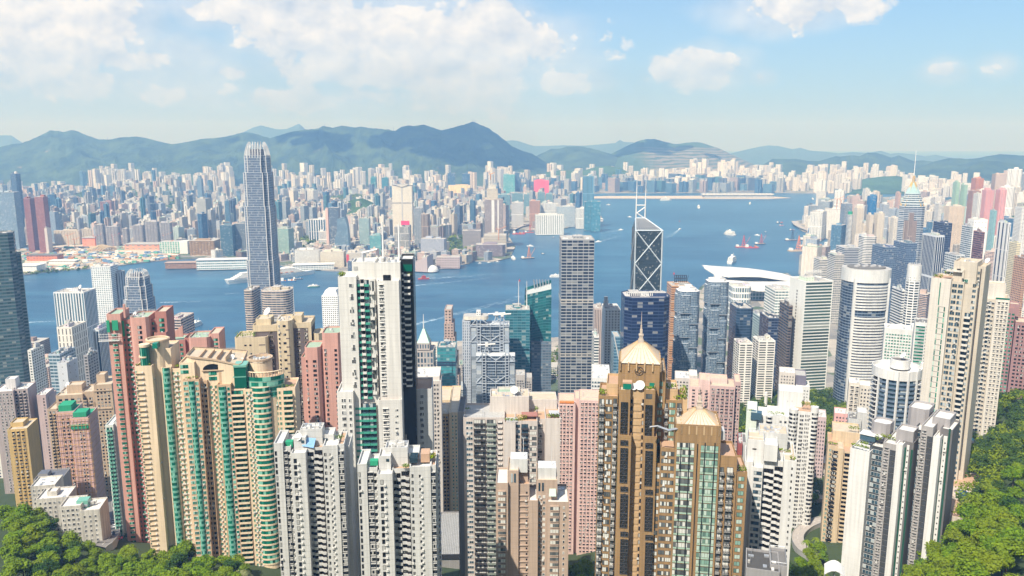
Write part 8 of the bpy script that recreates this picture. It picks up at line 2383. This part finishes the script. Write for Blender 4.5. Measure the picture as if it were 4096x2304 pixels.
def car(u, v, rz, col, label):
 p=gpt(u, v,2.05)
 o=empty('parked_car', p, rz);tag(o, label,'car', None)
 b=MB();b.prism([(-2.2,-.88),(2.2,-.88),(2.2,.88),(-2.2,.88)],.32,.86, col);b.loft(rect(-2.2,2.2,-.88,.88),.86, rect(-2.1,2.05,-.82,.82),.98, col);b.build('body', o)
 b=MB();b.loft(rect(-1.5,1.2,-.78,.78),.97, rect(-1.0,.6,-.64,.64),1.46, GL_DARK);b.face([(-1.0,-.64,1.46),(.6,-.64,1.46),(.6,.64,1.46),(-1.0,.64,1.46)], col);b.build('cabin', o)
 for x in(-1.35,1.35):
  for y in(-.8,.8):
   b=MB();b.bar((x, y-.11,.32),(x, y+.11,.32),.33, DARK,12);b.build('wheel', o)
CAR_R, CAR_W, CAR_S, CAR_B=plain('car_red',(.50,.03,.03),.25, streak=False), plain('car_white',(.72,.72,.72),.25, streak=False), plain('car_silver',(.40,.42,.44),.25,.4, streak=False), plain('car_black',(.03,.03,.035),.2, streak=False)
car(404,2068,.3, CAR_R,'red car parked at the top of the shaded street');car(424,2074,.2, CAR_W,'white car behind the red one on the shaded street');car(452,2086,-1.2, CAR_S,'silver car in the bend of the shaded street');car(458,2108,-1.3, CAR_W,'white car below the silver one in the bend')
car(476,2160,.4, CAR_R,'red car at the lower end of the shaded street');car(456,2136,-1.2, CAR_B,'black car on the lower part of the shaded street');car(3228,2112,.5, CAR_B,'dark car driving round the pale hillside road');car(3262,2092,.4, CAR_S,'silver car farther up the pale hillside road')
def lamp(u, v, label):
 p=gpt(u, v,2.5)
 o=empty('street_lamp', p);tag(o, label,'street lamp')
 b=MB();b.bar((0,0,0),(0,0,8.5),.13, STEEL,8, r2=.08);b.bar((0,0,8.5),(1.6,0,8.8),.07, STEEL,6);b.build('pole', o)
 b=MB();b.box(1.3,2.2,-.16,.16,8.66,8.84, WHITE);b.build('lamp_head', o)
lamp(3200,2130,'street lamp on the outer edge of the hillside road');lamp(3296,2082,'street lamp farther along the hillside road');lamp(432,2140,'street lamp beside the shaded curving street')
def pool(label, u0, u1, v0, v1, mat, zb=None, d=None, deck=4):
 p=gpt((u0+u1)/2, v1,3)if d is None else(X((u0+u1)/2, d, v1), d, Z(v1, d))
 w=(u1-u0)*p[1]/FPX/2
 y2=((p[2]-CAMH)*_k(v0)[0]/_k(v0)[1])
 dp=max(5, y2-p[1])
 o=empty('swimming_pool', p);tag(o, label,'swimming pool')
 b=MB();b.box(-w-deck, w+deck,-deck, dp+deck,-14,0, DECK);b.build('deck', o)
 b=MB();P=circle(0, dp/2, w, dp/2,20);b.prism(P,0,.06, mat);b.build('water', o)
 b=MB()
 for i in range(20):b.bar((*P[i],.12),(*P[(i+1)%20],.12),.18, WHITE)
 b.build('rim', o)
 b=MB()
 for i in range(6):b.box(-w-2.6,-w-1.2, i*2.2, i*2.2+.8,.02,.4, WHITE)
 b.build('sun_bed', o)
pool('round blue swimming pool with a pale deck beside the tan tower',3256,3282,1968,1990, POOL, deck=3)
pool('teal swimming pool on the terrace of the many-windowed cream tower',3872,3912,1740,1764, POOLT, d=545, deck=3)
pool('deep blue swimming pool at the foot of the emblem tower',3878,3936,1960,2010, POOL, d=418, deck=5)
t=Tower('podium_building','cream terrace block with planters below the emblem tower',3840,400, cat='building', zb=170)
t.blk(3800,3940,2076,0,26, CRM, TERR);t.col('window', wn(1.4,.8, n=2, fm=FR_DARK),3806,3850,2092, None,0, n=2, fill=.5, fh=4)
t.plants(3806,3936,2066,1,4,1.6,240);t.plants(3846,3900,2040,4,9,5,320, LEAFP);t.finish()
p=gpt(3062,1622,8)
o=empty('chimney_tower', p);tag(o,'small slender white tower standing among park trees','tower')
b=MB();b.prism(circle(0,0,1.9, n=12),0,12, WHITE);b.prism(circle(0,0,2.3, n=12),12,12.8, WHITE);b.build('shaft', o)
b=MB();b.prism(circle(0,0,1.4, n=12),12.8,15, WHITE);b.loft(circle(0,0,1.6, n=12),15, circle(0,0,.2, n=12),16.4, WHITE);b.build('lantern', o)
t=Tower('membrane_canopy','white tent-like canopy at the bottom edge beside the white slab',3340,330, cat='canopy', zb=190)
b=MB();x0, x1=t.x(3300,0,2270), t.x(3384,0,2270);z=t.z(2290,0)
for i in range(6):
 a, c=x0+(x1-x0)*i/6, x0+(x1-x0)*(i+1)/6
 h1, h2=2.6*math.sin(math.pi*i/6),2.6*math.sin(math.pi*(i+1)/6)
 b.face([(a,0, z+h1),(c,0, z+h2),(c,8, z+h2+1),(a,8, z+h1+1)], WHITE);b.face([(a,0, z+h1-.2),(a,8, z+h1+.8),(c,8, z+h2+.8),(c,0, z+h2-.2)], WHITE)
b.build('canopy_sheet', t.o)
b=MB()
for x in(x0+.3,(x0+x1)/2, x1-.3):b.bar((x,.5,0),(x,.5, z+.2),.2, STEEL);b.bar((x,7,0),(x,7, z+.5),.2, STEEL)
b.build('post', t.o)
def crane(u, vb, v, label, mat, d=None, z0=3):
 x, y=ground(u, vb)if d is None else(X(u, d, vb), d)
 zb=3 if d is None else Z(vb, d)
 h=Z(v, y)-zb
 o=empty('tower_crane',(x, y, zb));tag(o, label,'crane')
 b=MB();b.bar((0,0,0),(0,0, h*.8),1.2, mat);b.build('crane_mast', o)
 b=MB();b.bar((0,0, h*.78),(h*.55,0, h),.8, mat);b.bar((0,0, h*.78),(-h*.2,0, h*.80),.9, mat);b.bar((-h*.2,0, h*.8),(0,0, h*.95),.4, mat);b.build('jib', o)
for u, vb, v, t_, m in((275,985,930,'orange crane left on the building site', ORANGE),(300,990,950,'orange crane with a slanted jib on the building site', ORANGE),(385,985,935,'red crane by the dark banded towers', REDP),(455,985,932,'red crane beside the golden shell roof', REDP),(660,985,930,'orange crane near the gold brown hotel', ORANGE),(672,1010,960,'small yellow crane near the netted block', ORANGE)):
 crane(u, vb, v, t_, m)
crane(1962,720,690,'tower crane on top of the unfinished crowned tower', ORANGE, d=2760);crane(1995,960,905,'orange crane at the podium of the unfinished tower', ORANGE, d=2640)
crane(3346,838,785,'slim crane above the white slabs on the shore point', ORANGE, d=3300);crane(3362,838,790,'second slim crane above the white slabs', ORANGE, d=3310)
rc=random.Random(21);cb=MB()
CM=[plain('site_%s'%n_, c_,.8, streak=False)for n_, c_ in(('white',(.7,.7,.68)),('blue',(.12,.22,.38)),('rust',(.42,.2,.1)),('tan',(.5,.42,.32)),('grey',(.3,.3,.3)),('green',(.1,.34,.26)))]
for _ in range(900):
 u, v=rc.uniform(90,720), rc.uniform(990,1080)
 x, y=ground(u, v,3)
 if not inside(kow, x, y)or v>1092-(u-80)*.09:continue
 if any(abs(x-ox)<r and abs(y-oy)<r for ox, oy, r in OCC):continue
 a, c, h=rc.uniform(2,12), rc.uniform(2,6), rc.uniform(1.5,7)
 cb.box(x-a, x+a, y-c, y+c,2.9,3+h, rc.choice(CM), bottom=False)
o=cb.build('site_clutter');tag(o,'huts, stacks and machines scattered over the sandy building site','site clutter', kind='stuff')
def flyover(name, label, P, w, z):
 mb=MB();V=[Vector((*ground(u, v, z), z))for u, v in P]
 V=[Vector(q)for q in smooth([tuple(q)for q in V],3)]
 for i in range(len(V)-1):
  t_=(V[i+1]-V[i]).normalized();n_=Vector((-t_.y, t_.x,0))*w/2
  a, b_, c, d_=V[i]-n_, V[i+1]-n_, V[i+1]+n_, V[i]+n_
  mb.face([tuple(q)for q in(a, b_, c, d_)], PAVE);dn=Vector((0,0,2.2))
  mb.face([tuple(q)for q in(a-dn, b_-dn, b_, a)], CONC);mb.face([tuple(q)for q in(c-dn, d_-dn, d_, c)], CONC)
  mb.face([tuple(q)for q in(d_-dn, c-dn, b_-dn, a-dn)], CONC)
  if i%2==0:mb.bar((V[i].x, V[i].y,0),(V[i].x, V[i].y, z-2),2.0, CONC,6)
 o=mb.build(name);tag(o, label,'flyover')
flyover('flyover','elevated waterside road curving round the shore point',[(3176,884),(3190,900),(3230,918),(3290,938),(3350,952),(3420,960),(3500,968)],26,10)
flyover('flyover','elevated road along the far shore behind the runway',[(2060,765),(2300,766),(2500,764),(2700,763),(2900,763),(3080,764)],30,10)
flyover('flyover','looping elevated road by the red derrick barges',[(2052,918),(2080,905),(2110,898),(2130,892),(2128,884),(2100,882),(2062,886)],18,10)
# vessels
SHIPW=plain('ship_white',(.82,.82,.80),.4, streak=False)
HULLD=plain('hull_dark',(.03,.04,.07),.5, streak=False)
HULLB=plain('hull_blue',(.03,.14,.34),.5, streak=False)
HULLR=plain('hull_red',(.50,.05,.04),.5, streak=False)
HULLO=plain('hull_orange',(.70,.22,.06),.5, streak=False)
DECKT=plain('deck_tan',(.46,.36,.26),.8, streak=False)
GRNB=plain('hull_green',(.05,.28,.18),.5, streak=False)
FOAM=plain('wake_foam',(.36,.48,.58),.6, streak=False)
def hull_poly(L, w, bow=.28):
 a, b=L/2, w/2
 return[(-a,-b*.85),(a*(1-bow*2),-b),(a*(1-bow),-b*.7),(a,0),(a*(1-bow), b*.7),(a*(1-bow*2), b),(-a, b*.85)]
def hull(o, L, w, h, mat, deck=None, flare=1.08):
 P=hull_poly(L, w)
 Q=[(x*.96, y*.8)for x, y in P]
 b=MB();b.loft(Q,-1.0, P, h, mat);b.face([(x, y, h)for x, y in P], deck or DECKT)
 i0=[(x, y, h)for x, y in P]
 return b.build('hull', o)
def vessel(name, label, cat, u, v, rz):
 x, y=ground(u, v,.5)
 o=empty(name,(x, y,0.0), R(rz));tag(o, label, cat)
 return o
def wake(o, u, v, u2, v2, w0, w1, label):
 a, b=Vector((*ground(u, v,0),.05)), Vector((*ground(u2, v2,0),.05))
 d_=(b-a);n_=Vector((-d_.y, d_.x,0)).normalized()
 mb=MB();k=14;rr=random.Random(int(u))
 for s in(-1,0,1):
  for i in range(k):
   f, g=i/k,(i+.8)/k
   p, q=a+d_*f, a+d_*g
   o1, o2=n_*s*(w0+(w1-w0)*f)*.5, n_*s*(w0+(w1-w0)*g)*.5
   ww=(w0*.2)*(1-f*.75)*rr.uniform(.4,1.2)+.2
   if rr.random()<f*.55:continue
   mb.face([tuple(p+o1-n_*ww), tuple(q+o2-n_*ww*.8), tuple(q+o2+n_*ww*.8), tuple(p+o1+n_*ww)], FOAM)
 w=mb.build('boat_wake');tag(w, label,'wake', kind='stuff')
def decks(o, L, w, z, n, mat, step=2.6, k=.86, shift=-.02, name='superstructure', glass=GL_DARK):
 b=MB()
 for i in range(n):
  l, ww=L*k**i/2, w*.94**i/2
  x0, x1=-l+shift*L*i, l*.82+shift*L*i
  b.box(x0, x1,-ww, ww, z, z+step*.42, mat);b.box(x0+.4, x1-.4,-ww+.3, ww-.3, z+step*.42, z+step*.82, glass);b.box(x0-.3, x1+.3,-ww-.2, ww+.2, z+step*.82, z+step, mat)
  z+=step
 return b.build(name, o), z
def ferry(label, u, v, L, rz, n=3, mat=None, hm=None, wk=None):
 o=vessel('ferry', label,'ferry', u, v, rz)
 hull(o, L, L*.26, L*.09, hm or SHIPW, SHIPW)
 _, z=decks(o, L*.8, L*.24, L*.09, n, mat or SHIPW, L*.045, k=.93)
 b=MB();b.box(-L*.1, L*.02,-L*.04, L*.04, z, z+L*.09, SHIPW);b.build('funnel', o)
 b=MB();b.bar((L*.2,0, z),(L*.2,0, z+L*.14), L*.006+.1, WHITE);b.build('mast', o)
 if wk:wake(o, u, v,*wk)
 return o
def speedboat(label, u, v, L, rz, wk):
 o=vessel('motor_boat', label,'boat', u, v, rz)
 hull(o, L, L*.3, L*.11, SHIPW, SHIPW)
 b=MB();b.loft(rect(-L*.25, L*.2,-L*.12, L*.12), L*.11, rect(-L*.2, L*.08,-L*.1, L*.1), L*.24, SHIPW);b.face([(-L*.2,-L*.1, L*.24),(L*.08,-L*.1, L*.24),(L*.08, L*.1, L*.24),(-L*.2, L*.1, L*.24)], SHIPW);b.build('cabin', o)
 wake(o,*wk)
def derrick(label, u, v, L, rz, hm, dm, cab=SHIPW):
 o=vessel('derrick_barge', label,'barge', u, v, rz)
 b=MB();b.prism(rect(-L/2, L/2,-L*.18, L*.18),-.5, L*.07, hm, DECKT);b.build('hull', o)
 b=MB();b.box(-L*.46,-L*.3,-L*.12, L*.12, L*.07, L*.2, cab);b.build('cabin', o)
 b=MB();x=L*.12;h=L*.95
 for sx in(-1,1):
  for sy in(-1,1):b.bar((x+sx*L*.12, sy*L*.1, L*.07),(x,0, h), L*.016, dm)
 for k in range(1,6):
  f=k/6;zz=L*.07+(h-L*.07)*f;e=L*.12*(1-f);g=L*.1*(1-f)
  for a, c in(((x-e,-g),(x+e,-g)),((x+e,-g),(x+e, g)),((x+e, g),(x-e, g)),((x-e, g),(x-e,-g))):b.bar((*a, zz),(*c, zz), L*.011, dm)
 b.build('derrick_frame', o)
 b=MB();b.bar((x+L*.1,0, L*.12),(x+L*.5,0, L*.8), L*.014, dm);b.build('boom', o)
def cargo(label, u, v, L, rz, hm, cols, name='barge'):
 o=vessel(name, label,'barge', u, v, rz)
 b=MB();b.prism(hull_poly(L, L*.24,.1),-.5, L*.07, hm, DECKT);b.build('hull', o)
 b=MB();b.box(-L*.45,-L*.28,-L*.09, L*.09, L*.07, L*.24, SHIPW);b.build('cabin', o)
 b=MB();rr=random.Random(int(u))
 for k in range(6):b.box(-L*.22+k*L*.1,-L*.14+k*L*.1,-L*.08, L*.08, L*.07, L*rr.uniform(.1,.17), rr.choice(cols))
 b.build('cargo_stack', o)
x0, y0=ground(905,1136,.5);x1, y1=ground(1262,1094,.5)
L=math.hypot(x1-x0, y1-y0)
o=empty('cruise_ship',((x0+x1)/2,(y0+y1)/2,0), math.atan2(y1-y0, x1-x0));tag(o,'long white cruise liner with stacked decks and an orange funnel','cruise ship')
hull(o, L,30,13, SHIPW, SHIPW)
b=MB();b.box(-L*.44, L*.18,-15.6,-14.4,8.6,9.6, GL_BLUE);b.build('porthole_row', o)
decks(o, L*.86,28,13,5, SHIPW,3.0,.93,-.006)
b=MB();b.prism(circle(-L*.08,0,7,5,12),26,41, plain('funnel_orange',(.80,.34,.05),.5, streak=False));b.build('funnel', o)
b=MB();b.box(L*.12, L*.2,-7,7,26,31, SHIPW);b.bar((L*.16,0,31),(L*.16,0,42),.5, WHITE);b.build('bridge', o)
b=MB()
for k in range(9):b.box(-L*.3+k*17,-L*.3+k*17+8,-15.8,-14.6,16.4,18.2, HULLO)
b.build('lifeboat', o)
cargo('blue hulled supply boat alongside the cruise liner',1153,1126,46,14, HULLB,[SHIPW, HULLB, ORANGE],'supply_boat')
cargo('dark hulled barge beyond the supply boat at the liner',1192,1117,30,14, HULLD,[HULLB, GREY],'barge')
ferry('small green and white ferry crossing in front of the cruise liner',1255,1148,34,20,2, SHIPW, GRNB)
ferry('white ferry behind the mauve office block',786,1304,46,80,3)
o=vessel('tug_boat','red tug with a long wake in mid harbour','boat',1694,1116,195);hull(o,34,10,4, HULLR, DECKT);decks(o,14,7,4,2, HULLR,3);b=MB();b.bar((0,0,9),(0,0,16),.5, HULLR);b.build('mast', o);wake(o,1706,1114,1990,1098,10,26,'pale wake trailing behind the red tug')
ferry('large white ferry heading away, upper right part of the harbour',2917,940,70,118,4)
ferry('large white catamaran ferry lying in mid harbour',2928,1050,78,62,4)
ferry('white ship near the runway, closest to the two masts',2794,832,62,80,3)
ferry('long white ship below the runway, left one',2664,802,84,10,3)
ferry('small white ship right of the runway tip',3000,816,44,70,3)
ferry('small white ferry near the narrow harbour mouth',3250,798,40,80,3)
ferry('white boat by the bay of the netted tower',2434,820,30,10,2)
ferry('grey white ship half hidden behind the steel grid tower',2224,1108,40,4,2)
ferry('cream sightseeing boat cut off by the tallest white tower',2052,1036,46,100,2)
speedboat('white launch with a wake left of the crossed-brace tower roof',2484,920,24,10,(2478,921,2396,934,8,22,'wake of the launch left of the braced tower'))
speedboat('white launch with a bright wake behind it in front of the grid tower',2392,968,26,200,(2400,966,2478,944,8,22,'wake of the launch right of the grid tower'))
speedboat('white launch heading up harbour right of the braced tower',2720,918,24,45,(2714,921,2662,955,8,24,'wake of the launch right of the braced tower'))
speedboat('white launch with a wake left of the grid tower',2120,985,26,180,(2130,986,2236,992,8,20,'wake of the launch left of the grid tower'))
speedboat('white launch left of the braced tower masts',2518,868,22,160,(2524,869,2548,878,6,14,'wake of the launch by the masts'))
speedboat('white launch with a wake near the derrick barges',3028,941,22,165,(3034,942,3100,958,8,18,'wake of the launch near the derrick barges'))
for u, v, L, rz, hm, dm, t_ in((2110,1034,46,20, HULLD, ORANGE,'derrick barge with a multi-coloured frame left of the grid tower'),(3186,1004,62,12, DECKT, HULLO,'derrick barge with a big orange frame, lowest of the group'),(3252,990,48,0, HULLO, HULLO,'derrick barge with an orange frame, right of the group'),(2968,988,50,5, HULLR, HULLR,'low red derrick barge in mid harbour'),(3040,976,44,20, HULLD, REDP,'derrick barge with a dark red frame in mid harbour'),(3164,962,48,10, HULLD, HULLD,'dark derrick barge, leftmost of the group off the shore point'),(3226,960,54,0, HULLD, HULLB,'navy derrick barge behind the orange ones'),(3214,986,40,30, HULLD, HULLD,'dark derrick barge between the two orange ones'),(2116,930,40,10, HULLR, REDP,'red derrick barge left by the looping road'),(2240,932,40,80, HULLR, REDP,'red derrick barge against the grid tower edge')):
 derrick(t_, u, v, L, rz, hm, dm)
for u, v, L, rz, hm, t_ in((3008,991,56,4, HULLR,'red flat barge right of the low red derrick'),(3292,994,60,6, HULLO,'orange cargo barge right of the orange derricks'),(3120,892,36,10, HULLD,'dark cargo barge off the shore point'),(3126,902,24,20, HULLR,'small barge just below the dark cargo barge'),(2076,936,60,8, HULLR,'red barge moored beside the looping road'),(2160,925,50,8, DECKT,'tan barge moored below the comb-fronted hotel'),(2200,934,64,6, DECKT,'wide tan barge right of the moored tan barge'),(3170,921,28,10, HULLD,'small dark barge under the waterside flyover'),(3330,985,70,6, DECKT,'long breakwater barge near the striped blocks')):
 cargo(t_, u, v, L, rz, hm,[HULLR, DECKT, HULLB, GREY, ORANGE])
for u, v, L, t_ in((2172,1016,16,'tiny dark boat right of the coloured derrick'),(2528,976,16,'tiny dark boat left edge of the braced tower'),(3062,928,14,'tiny dark boat above the mid harbour derrick'),(2214,950,14,'tiny boat below the tan barges'),(1920,1053,14,'tiny white boat off the mauve brown hotel, first'),(1956,1050,14,'tiny white boat off the mauve brown hotel, second'),(1990,1047,14,'tiny white boat off the mauve brown hotel, third')):
 o=vessel('small_boat', t_,'boat', u, v,10);m=SHIPW if 'white' in t_ else HULLD;hull(o, L, L*.3, L*.1, m, DECKT);b=MB();b.box(-L*.2, L*.1,-L*.1, L*.1, L*.1, L*.24, SHIPW);b.build('cabin', o)
for u, v, t_ in((2078,1124,'red and white buoy left of the grid tower'),(2696,1096,'red buoy right of the braced tower'),(2718,886,'small red buoy far out in the harbour')):
 o=vessel('buoy', t_,'buoy', u, v,0);b=MB();b.bar((0,0,-1),(0,0,2),3, HULLR,10);b.build('float', o);b=MB();b.bar((0,0,2),(0,0,7),1.4, HULLR,8, r2=.5);b.build('marker', o)
for(u, v, u2, v2, w0, w1, t_)in((108,1290,222,1284,10,6,'short white wake near the left towers'),(640,1210,850,1204,8,14,'long faint foam streak in the near channel'),(86,1128,130,1125,6,6,'faint foam streak below the far shore'),(1650,1300,2060,1196,8,18,'long faint foam line behind the grid tower'),(1660,1142,1990,1110,6,14,'faint foam line below the red tug'),(900,1176,960,1172,5,6,'faint foam streak left of the ribbed skyscraper'),(2060,1188,2096,1184,8,10,'foam streak beside the slanted teal tower')):
 wake(None, u, v, u2, v2, w0, w1, t_)
def aerial(u, v0, v1, d_, label):
 z0=Z(v0, d_);o=empty('radio_mast',(X(u, d_, v0), d_, z0-6));tag(o, label,'mast')
 b=MB();b.bar((0,0,0),(0,0, Z(v1, d_)-z0+6),3.2, GREY,4, r2=1.2);b.build('lattice', o)
for u, v0, v1, d_, t_ in((1892,489,476,8700,'tallest radio mast on the highest peak of the range'),(1900,489,482,8700,'shorter radio mast on the highest peak of the range'),(1574,522,506,8700,'power pylon on the saddle of the range'),(430,558,546,8700,'power pylon on the ridge left of the ribbed skyscraper'),(1299,504,497,8700,'white radar dome mast on the middle ridge')):
 aerial(u, v0, v1, d_, t_)
# unseen clouds added above the frame so their shadows fall on the far hills
CLD=plain('cloud_white',(.85,.85,.86),1.0, var=.05, streak=False)
def cloud(gx, gy, gz, h, r, n, seed, label):
 k=(h-gz)/sun_dir.z
 c=Vector((gx, gy, gz))+sun_dir*k
 rr=random.Random(seed);b=MB()
 for i in range(n):
  o=Vector((rr.gauss(0, r*.5), rr.gauss(0, r*.32), rr.uniform(0, r*.2)));q=r*rr.uniform(.16,.34)
  rows=[]
  for a in range(7):
   la=-math.pi/2+math.pi*a/6
   rows.append([c+o+Vector((q*math.cos(la)*math.cos(t), q*math.cos(la)*math.sin(t), q*.6*math.sin(la)))for t in[math.pi*j/5 for j in range(10)]])
  for a in range(6):
   for j in range(10):b.face([tuple(rows[a][j]), tuple(rows[a][(j+1)%10]), tuple(rows[a+1][(j+1)%10]), tuple(rows[a+1][j])], CLD)
 tag(b.build('cloud'), label,'cloud', kind='stuff')
cloud(X(1760,8300),8300,330,2600,900,26,1,'unseen cumulus cloud shading the highest peak of the range')
cloud(X(1250,8600),8600,380,2500,420,12,2,'small unseen cumulus cloud added to shade the middle of the range')
cloud(X(2620,9500),9500,300,2600,520,14,3,'unseen cumulus cloud added to shade the quarried hill')
